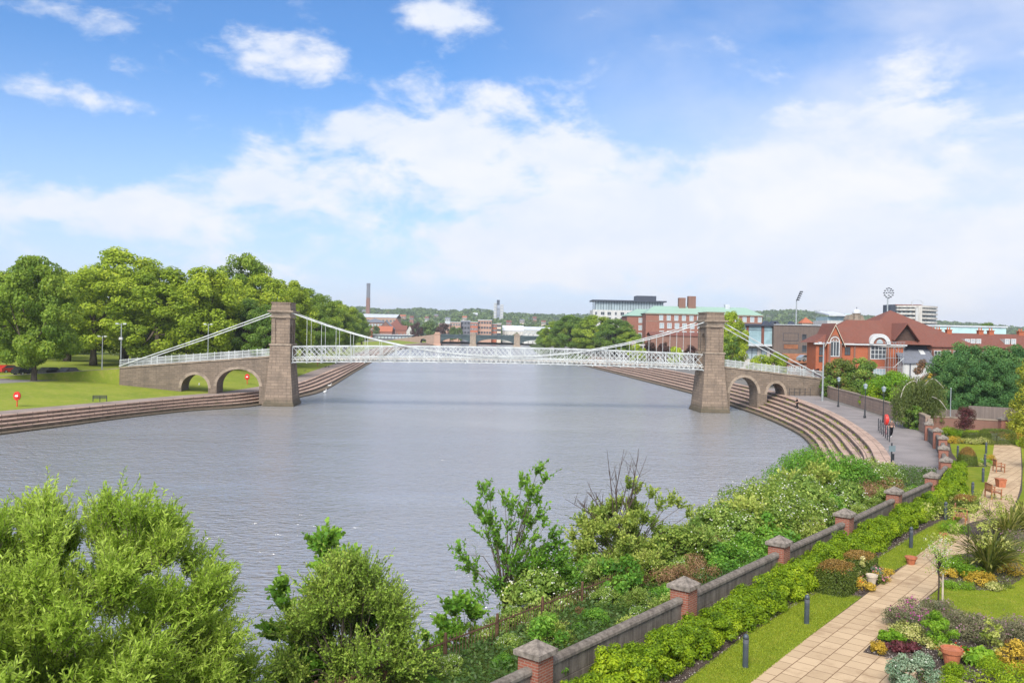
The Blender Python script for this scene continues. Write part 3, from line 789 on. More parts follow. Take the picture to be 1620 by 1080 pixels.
# ------------------------------------------------------------------ vegetation builders
def clump_crown(rng, clumps, n, ll, lw, mat, name='crown', up=.35, hang=0.0, jit=.75, tonevar=.22):
    C = np.array(clumps, float); wgt = C[:, 3] ** 2; k = rng.choice(len(C), n, p=wgt / wgt.sum())
    d = rdir(rng, n); r = C[k, 3] * (.45 + .6 * np.sqrt(rng.random(n)))
    P = C[k, :3] + d * r[:, None] * np.array([1, 1, .82])
    cen = C[:, :3].mean(0)
    out = unit(P - cen)
    N = unit(d * .8 + out * .5 + np.array([0, 0, up]) + rng.normal(size=(n, 3)) * jit)
    T = np.cross(N, rdir(rng, n)); T[:, 2] -= hang
    ct = rng.normal(size=len(C)) * .12
    tone = .46 + ct[k] + rng.normal(size=n) * tonevar * .6
    return leafmesh(name, mat, P, T, N, ll * rng.uniform(.7, 1.35, n), lw * rng.uniform(.7, 1.3, n), tone)

def dome_clumps(rng, R, z0, z1, k, prof, cr=.28, flat=1.0):
    out = []
    for i in range(k):
        t = (i + rng.random()) / k; a = rng.random() * 2 * PI + i * 2.4
        rr = R * prof(t) * (.55 + .45 * math.sqrt(rng.random()))
        c = R * cr * rng.uniform(.7, 1.35)
        out.append((rr * math.cos(a), rr * math.sin(a) * flat, z0 + c * .6 + (z1 - z0 - c * 1.2) * t, c))
    for i in range(k // 5):
        t = rng.random() * .8; a = rng.random() * 2 * PI; rr = R * prof(t) * .4 * rng.random()
        out.append((rr * math.cos(a), rr * math.sin(a), z0 + (z1 - z0) * t, R * cr * 1.1))
    return out
broad = lambda t: max(.15, math.sin(PI * min(1, .18 + t * .80)) ** .55)
oval = lambda t: max(.12, math.sin(PI * (.14 + .82 * t)) ** .8)
conic = lambda t: max(.08, (1 - t) ** .75)
column = lambda t: .35 + .65 * min(1, (1 - t) * 2.6)

def trunk_mb(rng, h, r, clumps=None, nl=6, base_flare=1.5):
    m = MB(); pts = []; x = y = 0
    for i in range(7):
        t = i / 6; pts.append((x, y, h * t)); x += rng.normal() * h * .012; y += rng.normal() * h * .012
    m.tube(pts, [r * (base_flare if i == 0 else 1.08 if i == 1 else 1 - .6 * i / 6) for i in range(7)], 9)
    if clumps:
        C = list(clumps); rng.shuffle(C)
        for c in C[:nl]:
            z0 = h * rng.uniform(.35, .85); b = Vector(pts[int(z0 / h * 6)]); e = Vector(c[:3]); mid = b.lerp(e, .5) + Vector((0, 0, -abs(e.z - b.z) * .1))
            m.tube([b, mid, e], [r * .42, r * .28, r * .08], 6)
    return m

# broadleaf prototypes (20 m tall), shared by every avenue tree
PROTO = []
for i in range(6):
    rng = np.random.default_rng(100 + i)
    cl = dome_clumps(rng, 6.6, 2.6 - (i % 2) * .6, 20, 84, [broad, oval, broad][i % 3], .205)
    me = clump_crown(rng, cl, 24000, .46, .32, 'leaf_plane', up=.5, jit=.6)
    tm = trunk_mb(rng, 13, .5, cl, 9).mesh('trunk', 'bark', smooth=True)
    PROTO.append((tm, me))
PROTO_D = []
for i in range(3):
    me = PROTO[i][1].copy(); me.materials.clear(); me.materials.append(M('leaf_darkgreen')); PROTO_D.append((PROTO[i][0], me))
PROTO_L = []
for i in range(2):
    me = PROTO[3 + i][1].copy(); me.materials.clear(); me.materials.append(M('leaf_lime')); PROTO_L.append((PROTO[3 + i][0], me))
FAR = []
for i in range(3):
    rng = np.random.default_rng(140 + i)
    cl = dome_clumps(rng, 6.6, 1.0, 14, 26, broad, .28)
    FAR.append((trunk_mb(rng, 8, .4).mesh('trunk', 'bark_dark'), clump_crown(rng, cl, 3600, .9, .7, 'leaf_far')))
FAR_C = []
for i in range(2):
    me = FAR[i][1].copy(); me.materials.clear(); me.materials.append(M('leaf_copper')); FAR_C.append((FAR[i][0], me))

def tree(proto, loc, sxy, sz, rot, label, group=None, name='broadleaf_tree', cat='tree'):
    o = thing(name, label, cat, loc, rot, group)
    o.scale = (sxy, sxy, sz)
    link('trunk', proto[0], o); link('crown', proto[1], o)
    return o

def shrub(name, label, loc, R, h, mat, n, ll, lw, seed, prof=broad, cr=.3, k=22, cat='shrub', group=None, flowers=None, stem=True, up=.35, flat=1.0, rot=0, jit=.75):
    rng = np.random.default_rng(seed)
    o = thing(name, label, cat, loc, rot, group)
    cl = dome_clumps(rng, R, -.05 * h, h, k, prof, cr, flat)
    link('foliage', clump_crown(rng, cl, n, ll, lw, mat, 'foliage', up, jit=jit), o)
    if stem:
        m = MB()
        for c in cl[::3]: m.tube([(c[0] * .1, c[1] * .1, -.1), (c[0] * .6, c[1] * .6, c[2] * .6), c[:3]], [.03 * R + .006, .02 * R + .005, .006], 5)
        m.build('stems', 'bark_dark', o)
    if flowers:
        fm, fn, fs = flowers
        C = np.array(cl); pw = C[:, 3] ** 2 * (rng.random(len(C)) < .5) * (C[:, 2] > h * .3); pw = pw if pw.sum() > 0 else C[:, 3] ** 2
        kk = rng.choice(len(C), fn, p=pw / pw.sum()); d = rdir(rng, fn); d[:, 2] = np.abs(d[:, 2])
        hub = rdir(rng, 24 * len(C)).reshape(len(C), 24, 3); hub[:, :, 2] = np.abs(hub[:, :, 2]); d = unit(hub[kk, rng.integers(24, size=fn)] + rng.normal(size=(fn, 3)) * .10)
        # blossoms sit in sprays on the outside of the foliage
        P = C[kk, :3] + d * (C[kk, 3] * 1.08)[:, None] + rng.normal(size=(fn, 3)) * fs * .8
        N = unit(d + np.array([0, 0, .6]) + rng.normal(size=(fn, 3)) * .4)
        link('blossom', leafmesh('blossom', fm, P, np.cross(N, rdir(rng, fn)), N, fs * rng.uniform(.6, 1.3, fn), fs * rng.uniform(.6, 1.2, fn), rng.random(fn)), o)
    return o

# ------------------------------------------------------------------ trees on the left bank
def ground_left(X, Y): return 3.55
g1 = 'big trees of the riverside avenue on the left bank'
AV = [ # px, top py, Y, half width px, proto, label
    (200, 390, 205, 62, PROTO[0], 'tallest yellow green plane tree behind the tall grey lamp post on the lawn'),
    (256, 418, 188, 62, PROTO[1], 'broad bright plane tree behind the low end of the bridge railing'),
    (150, 424, 186, 52, PROTO[2], 'rounded plane tree between the lone lawn tree and the tallest plane'),
    (108, 424, 205, 46, PROTO[3], 'plane tree peeping out just right of the lone lawn tree'),
    (322, 419, 190, 50, PROTO[4], 'leafy plane tree behind the lamp post on the left bridge approach'),
    (386, 397, 226, 46, PROTO_L[0], 'darker tall tree rising above its neighbours left of the bridge tower'),
    (352, 428, 205, 44, PROTO[5], 'plane tree behind the middle of the left bridge cables'),
    (418, 432, 222, 40, PROTO[0], 'plane tree whose crown meets the left bridge tower'),
    (455, 440, 236, 38, PROTO[2], 'plane tree directly behind the top of the left bridge tower'),
    (482, 452, 268, 32, PROTO_L[1], 'plane tree just right of the left bridge tower'),
    (507, 463, 300, 29, PROTO_L[0], 'deep green avenue tree behind the first hangers of the bridge'),
    (530, 473, 335, 25, PROTO_L[1], 'avenue tree behind the third pair of bridge hangers'),
    (548, 481, 380, 21, PROTO_L[0], 'small looking avenue tree well down the river bank'),
    (562, 489, 440, 17, PROTO_D[0], 'last but one avenue tree before the tall chimney'),
    (573, 500, 500, 13, PROTO_D[1], 'last avenue tree, at the foot of the tall chimney'),
    (-12, 425, 158, 62, PROTO_L[1], 'tree cut by the edge of the photograph beside the lone lawn tree'),
    (30, 440, 215, 60, PROTO[1], 'plane tree hidden behind the lone lawn tree'),
    (425, 480, 190, 34, PROTO_D[2], 'low dark tree under the cables against the left bridge tower'),
    (385, 470, 200, 36, PROTO_D[0], 'dark tree behind the upper half of the left cables'),
    (500, 490, 262, 26, PROTO_D[1], 'dark lower tree standing between bridge tower and second hangers'),
    (545, 497, 340, 20, PROTO_D[2], 'dark lower tree by the river behind the sixth hanger'),
    (300, 455, 240, 50, PROTO_D[0], 'dark tree in the second row behind the left bridge cables'),
    (225, 455, 250, 55, PROTO_D[1], 'dark tree in the second row behind the tallest plane'),
    (90, 455, 250, 55, PROTO_D[2], 'dark tree in the second row behind the parked cars'),
]
for i, (px, py, Y, hw, pr, lab) in enumerate(AV):
    p = at(px, py, Y); hgt = p.z - 3.55; R = hw / FPX * Y
    tree(pr, (p.x, Y, 3.55), R / 5.7, hgt / 20.4, i * 1.9, lab, g1, 'plane_tree')
# the lone tree on the lawn
rng = np.random.default_rng(77)
b = gz(53, 615, 2.25)
lone = thing('lime_tree', 'dense dark green tree standing alone on the left bank lawn', 'tree', b)
topz = at(60, 405, b.y).z - b.z
cl = dome_clumps(rng, 7.0, 4.0, topz, 110, lambda t: max(.1, math.sin(PI * (.16 + .80 * t)) ** .75 * (1.08 - .35 * t)), .175)
link('crown', clump_crown(rng, cl, 42000, .42, .26, 'leaf_lime', hang=.4), lone)
link('trunk', trunk_mb(rng, 10, .42, cl, 12).mesh('trunk', 'bark', smooth=True), lone)

# ------------------------------------------------------------------ trees of the far right bank
g2 = 'trees on the far right bank'
for i, (px, py, Y, hw, lab) in enumerate([
    (905, 497, 430, 30, 'rounded green tree nearest the river on the far right bank'),
    (880, 506, 460, 22, 'small green tree overhanging the water at the far right bank'),
    (945, 497, 410, 34, 'broad green tree below the white apartment block'),
    (975, 503, 385, 32, 'dark green tree in front of the end of the red brick civic building'),
    (925, 510, 470, 30, 'green tree behind the broad riverbank trees'),
    (995, 520, 380, 20, 'small green tree at the foot of the red brick civic building'),
    (862, 518, 480, 14, 'lowest tree at the tip of the far right bank')]):
    p = at(px, py, Y); hgt = p.z - 3.0
    tree(PROTO_L[i % 2] if i % 3 else PROTO_D[i % 3], (p.x, Y, 2.8), hw / FPX * Y / 6.4, hgt / 20.2, i * 2.3, lab, g2)
# ------------------------------------------------------------------ windows and simple buildings
_wm = {}
def winmesh(w, h, fm, pm, nx, nz, ft=.09):
    k = (round(w, 2), round(h, 2), fm, pm, nx, nz)
    if k not in _wm:
        f = MB(); a, c = w / 2, h / 2
        for b in ((-a - ft, -c - ft, -a, c + ft), (a, -c - ft, a + ft, c + ft), (-a, c, a, c + ft), (-a, -c - ft, a, -c)):
            f.box(b[0], -.07, b[1], b[2], .03, b[3])
        for i in range(1, nx): x = -a + w * i / nx; f.box(x - ft * .35, -.055, -c, x + ft * .35, .03, c)
        for i in range(1, nz): z = -c + h * i / nz; f.box(-a, -.05, z - ft * .3, a, .03, z + ft * .3)
        p = MB(); p.box(-a, -.018, -c, a, .03, c)
        _wm[k] = (f.mesh('window', fm), p.mesh('pane', pm))
    return _wm[k]
def window(parent, x, y, z, w, h, fm='white_paint', pm='window_dark', nx=2, nz=2, rot=0, ft=.09):
    fme, pme = winmesh(w, h, fm, pm, nx, nz, ft)
    o = link('window', fme, parent, (x, y, z)); o.rotation_euler = (0, 0, rot)
    link('pane', pme, o); return o
def gable_roof(m, x0, x1, y0, y1, ze, zr, ov=.35, th=.18):
    ym = (y0 + y1) / 2; k = (zr - ze) / (ym - y0)
    a, b = y0 - ov, y1 + ov; za = ze - ov * k
    m.prism_yz([(a, za), (ym, zr), (b, za), (b, za + th), (ym, zr + th), (a, za + th)], x0 - ov, x1 + ov)
def hip_roof(m, x0, x1, y0, y1, ze, zr, rl=None, ov=.4, rx=None):
    x0 -= ov; x1 += ov; y0 -= ov; y1 += ov; ym = (y0 + y1) / 2
    h = (y1 - y0) / 2
    if rx is None: rx = (x0 + h, x1 - h) if x1 - x0 > 2 * h else ((x0 + x1) / 2 - .01, (x0 + x1) / 2 + .01)
    r0, r1 = Vector((rx[0], ym, zr)), Vector((rx[1], ym, zr))
    A, B, C_, D = [Vector(p) for p in ((x0, y0, ze), (x1, y0, ze), (x1, y1, ze), (x0, y1, ze))]
    for f in ((A, B, r1, r0), (B, C_, r1), (C_, D, r0, r1), (D, A, r0), (D, C_, B, A)): m.face(f)
def building(name, label, cat, px0, px1, yeave, Y, dep, wall, roof=None, yridge=None, rtype='gable', zb=3.0, win=None, group=None, parapet=None):
    pm = (px0 + px1) / 2
    a, b = at(px0, yeave, Y).x, at(px1, yeave, Y).x; ze = at(pm, yeave, Y).z - zb; w = b - a
    o = thing(name, label, cat, ((a + b) / 2, Y, zb), 0, group)
    m = MB(); m.box(-w / 2, 0, -1, w / 2, dep, ze); m.build('wall', wall, o)
    zr = at(pm, yridge, Y).z - zb if yridge else ze + 1
    m = MB()
    if rtype == 'gable': gable_roof(m, -w / 2, w / 2, 0, dep, ze, zr)
    elif rtype == 'gablefront':
        ov = .4; k = (zr - ze) / (w / 2); za = ze - ov * k
        m.prism_xz([(-w / 2 - ov, za), (0, zr), (w / 2 + ov, za), (w / 2 + ov, za + .25), (0, zr + .25), (-w / 2 - ov, za + .25)], -ov, dep)
        g = MB(); g.prism_xz([(-w / 2, ze), (w / 2, ze), (0, zr)], .0, .3); g.build('gable', wall, o)
    elif rtype == 'hip': hip_roof(m, -w / 2, w / 2, 0, dep, ze, zr)
    else: m.box(-w / 2 - .4, -.4, ze, w / 2 + .4, dep + .4, ze + .5)
    m.build('roof', roof or 'zinc_roof', o)
    if win:
        nc, nr, ww, wh, fm, pmn = win[:6]
        z0 = win[6] if len(win) > 6 else 1.5
        for r in range(nr):
            for c in range(nc):
                window(o, -w / 2 + w * (c + .5) / nc, 0, z0 + (ze - z0) * (r + .5) / nr, ww, wh, fm, pmn, 2, 2, ft=.14)
    o['w'] = w; o['ze'] = ze
    return o

# ------------------------------------------------------------------ woods on the hills (a mass nobody could count)
rng = np.random.default_rng(11)
C = []
while len(C) < 5200:
    px = rng.uniform(-380, 1900); Y = 1180 + 1500 * rng.random() ** .8
    X = (px - 810) / FPX * Y
    dens = .5 + .5 * math.sin(X * .006 + 1.3) * math.sin(Y * .008 + X * .002) + (.35 if px > 1150 or 560 < px < 880 else 0)
    if rng.random() > dens + (.5 if Y > 2350 else 0): continue
    if 760 < px < 860 and Y < 1500 and rng.random() < .5: continue
    r = rng.uniform(6, 12); C.append((X, Y, hill_z(X, Y) + r * .5, r))
C = np.array(C); n = len(C) * 26; k = np.repeat(np.arange(len(C)), 26); d = rdir(rng, n); d[:, 2] = np.abs(d[:, 2]) * .9 - .1
P = C[k, :3] + d * C[k, 3][:, None] * np.array([1, 1, .85])
N = unit(d + rng.normal(size=(n, 3)) * .45)
ct = rng.normal(size=len(C)) * .2
o = link('hill_woods', leafmesh('hill_woods', 'leaf_far', P, np.cross(N, rdir(rng, n)), N, 6.0, 5.0, .45 + ct[k] + rng.normal(size=n) * .1))
tag(o, kind='stuff')

# ------------------------------------------------------------------ road bridge far upstream
bx = at(749, 530, 725).x
TB = thing('arch_bridge', 'long low road bridge with dark steel arches on stone piers far up the river', 'bridge', (bx, 725, 0))
U = 725 / FPX
xs = [(693 - 749) * U, 0, (818 - 749) * U, (887 - 749) * U, (956 - 749) * U]
for i, x in enumerate(xs):
    m = MB(); m.frus(-1, 3.2, 9, 1.6, 2.9, 8); m.box(-2.4, -7.5, 1.6, 2.4, 7.5, 9.0); m.box(-2.7, -7.9, 9.0, 2.7, 7.9, 9.5); m.box(-2.0, -7.4, 9.5, 2.0, 7.4, 10.8)
    m.build('pier', 'brick_pink' if i == 0 else 'stone_trim', TB).location = (x, 0, 0)
for a, b in zip(xs[:-1], xs[1:]):
    a += 2.3; b -= 2.3; c = (a + b) / 2; r = (b - a) / 2
    arc = [(c - r * math.cos(t), 1.4 + 4.7 * math.sin(t)) for t in np.linspace(0, PI, 21)]
    m = MB(); m.prism_xz(arc + [(b, 7.9), (a, 7.9)], -6.8, 6.8); m.build('arch_span', 'bridge_steel', TB)
    m = MB(); m.box(a, -7.3, 7.9, b, 7.3, 8.35)
    m.build('deck', 'bridge_steel', TB)
    for yy in (-7.2, 7.0):
        m = MB(); m.box(a, yy, 8.35, b, yy + .2, 9.3); m.build('parapet', 'bridge_steel', TB)
xa = (624 - 749) * U; xb = xs[0] - 2.3
m = MB(); arc = [(xb - 9 - 2.4 * math.cos(t), 3.2 + 2.2 * math.sin(t)) for t in np.linspace(0, PI, 11)]
m.prism_xz([(xa, -1), (xb - 11.4, -1)] + arc + [(xb - 6.6, -1), (xb, -1), (xb, 8.9), (xa, 4.2)], -7, 7); m.build('abutment', 'stone_boundary', TB)
xa2 = (575 - 749) * U
m = MB(); m.box(xa2, -2, -1, xa - .1, 2, 3.9); m.build('quay_wall', 'stone_wall', TB)

# ------------------------------------------------------------------ buildings along the far bank, left of the road bridge
ch = thing('factory_chimney', 'very tall slim chimney, brown below and grey above, rising over the far town', 'chimney', (at(582, 500, 1500).x, 1500, 5))
zt = at(582, 448, 1500).z - 5; zm = at(582, 471, 1500).z - 5
m = MB(); m.frus(0, 3.6, 3.6, zm, 2.9, 2.9); m.build('lower_stack', 'brick_brown', ch)
m = MB(); m.frus(zm, 2.85, 2.85, zt - 3, 2.6, 2.6); m.frus(zt - 3, 2.9, 2.9, zt, 2.8, 2.8); m.build('upper_stack', 'slate', ch)
m = MB(); m.box(-40, -15, -3, 40, 15, at(582, 500, 1500).z - 5); m.build('boiler_house', 'zinc_roof', ch)
gf = 'buildings of the town beyond the left bank'
building('warehouse', 'wide warehouse with pale grey roof below the tall chimney', 'warehouse', 568, 627, 502, 900, 40, 'brick_pink', 'zinc_roof', 496.5, group=gf, win=(10, 1, 2.2, 2.6, 'white_paint', 'window_dark', 14))
building('inn', 'old inn with rows of white windows under a slate roof by the far left trees', 'building', 577, 606, 510, 800, 16, 'brick_brown', 'slate', 503, 'hip', group=gf, win=(6, 3, 1.6, 2.2, 'white_paint', 'window_pale', 1))
building('hall', 'large hall with steep dark brown roof left of the copper trees', 'hall', 612, 638, 519, 820, 20, 'brick_red', 'tile_red', 504, 'hip', group=gf, win=(6, 1, 1.3, 2.4, 'white_paint', 'window_dark', 2))
building('chapel', 'slate roofed building in front of the steep brown roofed hall', 'building', 598, 622, 520, 790, 14, 'brick_brown', 'slate', 508, 'gablefront', group=gf, win=(5, 1, 1.4, 2.2, 'white_paint', 'window_dark', 2))
building('cottage', 'long low house with a red tiled roof by the far quay', 'house', 590, 620, 524, 770, 10, 'brick_red', 'tile_orange', 516, group=gf, win=(6, 1, 1.3, 1.6, 'white_paint', 'window_dark', 1))
building('cottage', 'small house with white gable beside the copper trees', 'house', 643, 653, 523, 775, 10, 'white_render', 'tile_red', 515, 'gablefront', group=gf, win=(2, 1, 1.0, 1.4, 'white_paint', 'window_dark', 1))
building('cottage', 'red roofed house between the hall and the white gabled house', 'house', 626, 643, 522, 780, 10, 'brick_red', 'tile_red', 515, group=gf, win=(3, 1, 1.2, 1.5, 'white_paint', 'window_dark', 1))
building('boathouse', 'dark flat roofed boathouse at the left end of the road bridge', 'boathouse', 586, 652, 530, 745, 12, 'charcoal_panel', 'zinc_roof', None, 'flat', 3.0, group=gf, win=(12, 1, 2.0, 1.5, 'white_paint', 'window_pale', .3))
building('kiosk', 'small red brick kiosk by the far left trees', 'kiosk', 579, 588, 524, 735, 6, 'brick_orange', 'tile_red', 520, 'hip', group=gf, win=(2, 1, 1.0, 1.2, 'white_paint', 'window_dark', .5))
ga = 'riverside flats behind the road bridge'
APT = [(694, 712, 512, 'brick_pink', 'small pink brick block of flats right of the copper trees'), (712, 729, 510, 'brick_pink', 'pale pink block of flats second from the copper trees'),
       (729, 744, 507.5, 'slate', 'grey clad block of flats between two pink brick blocks'), (744, 756, 510, 'brick_orange', 'narrow reddish block of flats with stacked balconies'),
       (756, 778, 506.5, 'brick_pink', 'tallest pink brick block of flats behind the road bridge'), (778, 786, 513, 'brick_orange', 'small reddish block of flats beside the tallest block'), (786, 793, 512, 'brick_pale', 'cream end block of the riverside flats')]
for i, (a, b, yt, wm, lb) in enumerate(APT):
    building('apartment_block', lb, 'flats', a + .3, b - .3, yt, 815 + (i % 3) * 6, 16, wm, 'zinc_roof', None, 'flat', group=ga, win=(max(2, int((b - a) / 4)), 4, 1.6, 1.7, 'white_paint' if i % 2 else 'charcoal_panel', 'window_dark', 1))
building('shed', 'long low grey roofed shed right of the riverside flats', 'shed', 795, 828, 523, 830, 18, 'pale_concrete', 'zinc_roof', 515, group=ga, win=(7, 1, 2, 1.4, 'white_paint', 'window_dark', 1))
for i, px in enumerate((832, 839.5, 847)):
    building('boathouse', ['leftmost of three small white boathouses beyond the road bridge', 'middle one of three small white boathouses beyond the road bridge', 'rightmost of three small white boathouses beyond the road bridge'][i], 'boathouse', px - 3.3, px + 3.3, 529, 790, 10, 'white_render', 'zinc_roof', 524.5, 'gablefront', group='white boathouses beyond the road bridge')
building('warehouse', 'long white roofed warehouse behind the three boathouses', 'warehouse', 822, 870, 522, 900, 20, 'white_render', 'zinc_roof', 517, group=ga)
# tower block on the hill
tbx = at(788.5, 500, 1900); tb = thing('tower_block', 'slab sided pale tower block standing alone on the far hill', 'tower block', (tbx.x, 1900, hill_z(tbx.x, 1900) - 4))
q = 1900 / FPX; z1 = at(788, 481, 1900).z - tb.location.z
for x0, x1, top, dpt in ((-7.5, -3.2, z1 + 2, 0), (-3.0, 2.6, z1 - 2, 2.5), (2.8, 7.5, z1 - 1, 0)):
    m = MB(); m.box(x0 * q, dpt, 0, x1 * q, 22, top); m.build('wing', 'tower_glass' if dpt else 'white_render', tb)
m = MB(); m.box(-3 * q, 3, z1 - 2, 1.5 * q, 18, z1 + 9); m.build('plant_room', 'charcoal_panel', tb)
for x0, x1, top in ((-7.5, -3.2, z1 + 2), (2.8, 7.5, z1 - 1)):
    for fl in range(7):
        z = top * (fl + .5) / 7
        window(tb, (x0 + x1) / 2 * q, 0, z, (x1 - x0) * q * .62, top / 7 * .45, 'white_render', 'tower_glass', 3, 1, ft=.2)
gh = 'houses scattered over the far hill'
HH = [(637, 500, 1700, 9, 'brick_pink', 'tile_orange', 'pink walled house block on the wooded hill right of the chimney'), (651, 502, 1600, 6, 'brick_red', 'tile_red', 'small red house on the hill above the copper trees'),
      (600, 494, 2200, 8, 'brick_pale', 'slate', 'pale house on the ridge just right of the chimney'), (612, 495, 2250, 6, 'brick_red', 'tile_red', 'red house on the ridge right of the chimney'),
      (752, 497, 2000, 7, 'white_render', 'zinc_roof', 'white house on the hill left of the tower block'), (764, 493, 2300, 5, 'brick_brown', 'slate', 'dark blockish house on the ridge left of the tower block'),
      (735, 502, 1700, 7, 'brick_pale', 'tile_orange', 'pale house halfway down the hill above the riverside flats'), (708, 504, 1500, 8, 'zinc_roof', 'slate', 'grey house above the pink riverside flats'),
      (846, 503, 1800, 6, 'brick_red', 'tile_red', 'red house in the woods right of the tower block'), (826, 507, 1600, 7, 'brick_pale', 'slate', 'pale house below the tower block on its right'),
      (805, 509, 1450, 8, 'brick_red', 'tile_red', 'red roofed house low on the hill under the tower block'), (860, 509, 1500, 7, 'brick_pale', 'tile_red', 'pale house at the right end of the far hill'),
      (576, 492, 2100, 6, 'white_render', 'slate', 'white house on the ridge left of the chimney'), (675, 503, 1600, 6, 'white_render', 'tile_red', 'white house with red roof halfway up the far hill'), (690, 499, 1900, 6, 'brick_red', 'slate', 'dark red house on the far hill above the copper trees')]
for px, ye, Y, hw, wm, rm, lb in HH:
    p = at(px, ye, Y); zb_ = min(hill_z(p.x, Y) - 1, p.z - 6)
    building('house', lb, 'house', px - hw * .5, px + hw * .5, ye, Y, 12, wm, rm, ye - 2.2, zb=zb_, group=gh, win=(3, 1, 2.0, 2.4, 'white_paint', 'window_dark', max(.5, p.z - zb_ - 5)))
# trees by the road bridge
gt = 'trees beside the far road bridge'
for i, (px, py, Y, hw, pr, lb) in enumerate([
    (660, 509, 775, 9, FAR_C[0], 'dark copper tree right of the white gabled house'), (680, 507, 780, 14, FAR[0], 'round green tree between the two copper trees'), (701, 510, 775, 10, FAR_C[1], 'copper tree in front of the pink flats'),
    (717, 516, 770, 6, FAR[1], 'small light green tree in front of the pink flats'), (726, 517, 768, 6, FAR[2], 'small tree at the foot of the grey flats'), (817, 526, 760, 5, FAR[0], 'small tree on the road bridge bank under the shed'),
    (800, 516, 900, 8, FAR[1], 'green tree behind the low grey shed'), (845, 513, 980, 10, FAR[2], 'green tree behind the long white warehouse'), (595, 515, 760, 7, FAR[0], 'green tree hiding the foot of the old inn'), (860, 514, 950, 9, FAR[0], 'dark tree left of the far right bank trees'),
    (770, 505, 1000, 12, FAR[1], 'tree showing above the riverside flats'), (735, 506, 1000, 14, FAR[2], 'tree showing behind the grey clad flats'), (640, 508, 1000, 16, FAR[0], 'green tree behind the steep roofed hall')]):
    p = at(px, py, Y); tree(pr, (p.x, Y, 3), hw / FPX * Y / 6.4, (p.z - 3) / 14.2, i * 1.3, lb, gt, cat='tree')
# ------------------------------------------------------------------ right bank: flats, civic hall, school, brick house
# white block of flats with dark top storeys
Y = 560; q = Y / FPX
a = at(938, 490, Y).x; b = at(1052, 490, Y).x; zb = 3; ze = at(995, 491, Y).z - zb; zt = at(995, 477, Y).z - zb
wa = thing('apartment_block', 'white block of flats with a dark glazed top storey behind the round trees', 'flats', ((a + b) / 2, Y, zb))
w_ = b - a
m = MB(); m.box(-w_ / 2, 0, -1, w_ / 2, 22, ze); m.build('wall', 'white_render', wa)
m = MB(); m.box(-w_ / 2 + 1.5, 1.2, ze, w_ / 2 - 1, 21, zt); m.build('glazed_storey', 'window_pale', wa)
m = MB(); m.box(-w_ / 2 - .4, -.9, zt, w_ / 2 + .9, 22.5, zt + .8); m.build('roof', 'charcoal_panel', wa)
m = MB(); m.box(w_ / 2 - 18, 1, zt + .8, w_ / 2 - 5.5, 14, zt + 3.9); m.build('penthouse', 'charcoal_panel', wa)
for i in range(26):
    x = -w_ / 2 + 1.6 + (w_ - 2.7) * i / 25
    m = MB(); m.box(x - .14, 1.0, ze, x + .14, 1.2, zt); m.build('mullion', 'charcoal_panel', wa)
for r in range(5):
    for c in range(11): window(wa, -w_ / 2 + w_ * (c + .5) / 11, 0, ze - 2.2 - r * 3.3, 2.2 if c % 3 else 1.2, 1.9, 'zinc_roof', 'window_dark', 2, 1, ft=.12)

# red brick civic hall with green copper roof
Y = 430; q = Y / FPX
def cx(px, y=500): return at(px, y, Y).x
x0, x1 = cx(1022), cx(1206); ze = at(1110, 497, Y).z - 3; zr = at(1110, 484.5, Y).z - 3; xm = (x0 + x1) / 2; w_ = x1 - x0
CH = thing('civic_hall', 'long red brick civic hall with green copper roof and two square chimneys', 'civic hall', (xm, Y, 3))
m = MB(); m.box(-w_ / 2, 0, -1, w_ / 2, 16, ze); m.build('wall', 'brick_red', CH)
m = MB(); hip_roof(m, -w_ / 2, w_ / 2, 0, 16, ze, zr, ov=.6, rx=(-w_ / 2 + 5, w_ / 2 - 6)); rf = m.build('roof', 'copper_green', CH)
m = MB(); m.box(-w_ / 2 - .5, -.5, ze - .5, w_ / 2 + .5, 0, ze - .02); m.build('eaves_band', 'stone_trim', CH)
for px0, px1, yt in ((1077.5, 1088, 470), (1092.5, 1104.5, 467.5)):
    m = MB(); m.box(cx(px0) - xm, 6, zr - 2, cx(px1) - xm, 9.5, at(px0, yt, Y).z - 3); m.build('chimney', 'brick_brown', rf)
m = MB(); m.box(cx(1152) - xm, 6, zr - 1, cx(1159) - xm, 9, zr + 1.4); m.build('vent_housing', 'zinc_roof', rf)
sp = 12.0 * q
for i in range(15):
    x = (1046 - 1022) * q - w_ / 2 + i * sp
    if x < w_ / 2 - 1:
        window(CH, x, 0, ze - 2.1, 1.55, 2.2, 'white_paint', 'window_pale', 2, 3, ft=.22)
        window(CH, x + .4, 0, ze - 5.9, 1.75, 2.2, 'white_paint', 'window_pale', 2, 3, ft=.25)
        window(CH, x + .4, 0, ze - 9.8, 1.75, 2.4, 'white_paint', 'window_pale', 2, 3, ft=.25)
m = MB(); m.box(-w_ / 2 + .05, -.12, ze - 3.9, w_ / 2 - .05, 0.01, ze - 3.7); m.build('string_course', 'stone_trim', CH)
# its lower wing to the left, set back
xa, xb = cx(992) * 1.03, cx(1022.5) * 1.03
m = MB(); m.box(xa - xm, 12, -1, xb - xm + 2, 34, ze - 1.2); wg = m.build('side_wing', 'brick_red', CH)
m = MB(); hip_roof(m, xa - xm, xb - xm + 6, 12, 34, ze - 1.2, zr - 1.3, ov=.6, rx=(xa - xm + 6, xb - xm + 5)); m.build('wing_roof', 'copper_green', CH)
for px in (1013, 1021):
    for r in range(3): window(CH, (cx(px) * 1.03 - xm), 12, ze - 3.4 - r * 3.7, 1.5, 2.1, 'white_paint', 'window_pale', 2, 3, ft=.22)
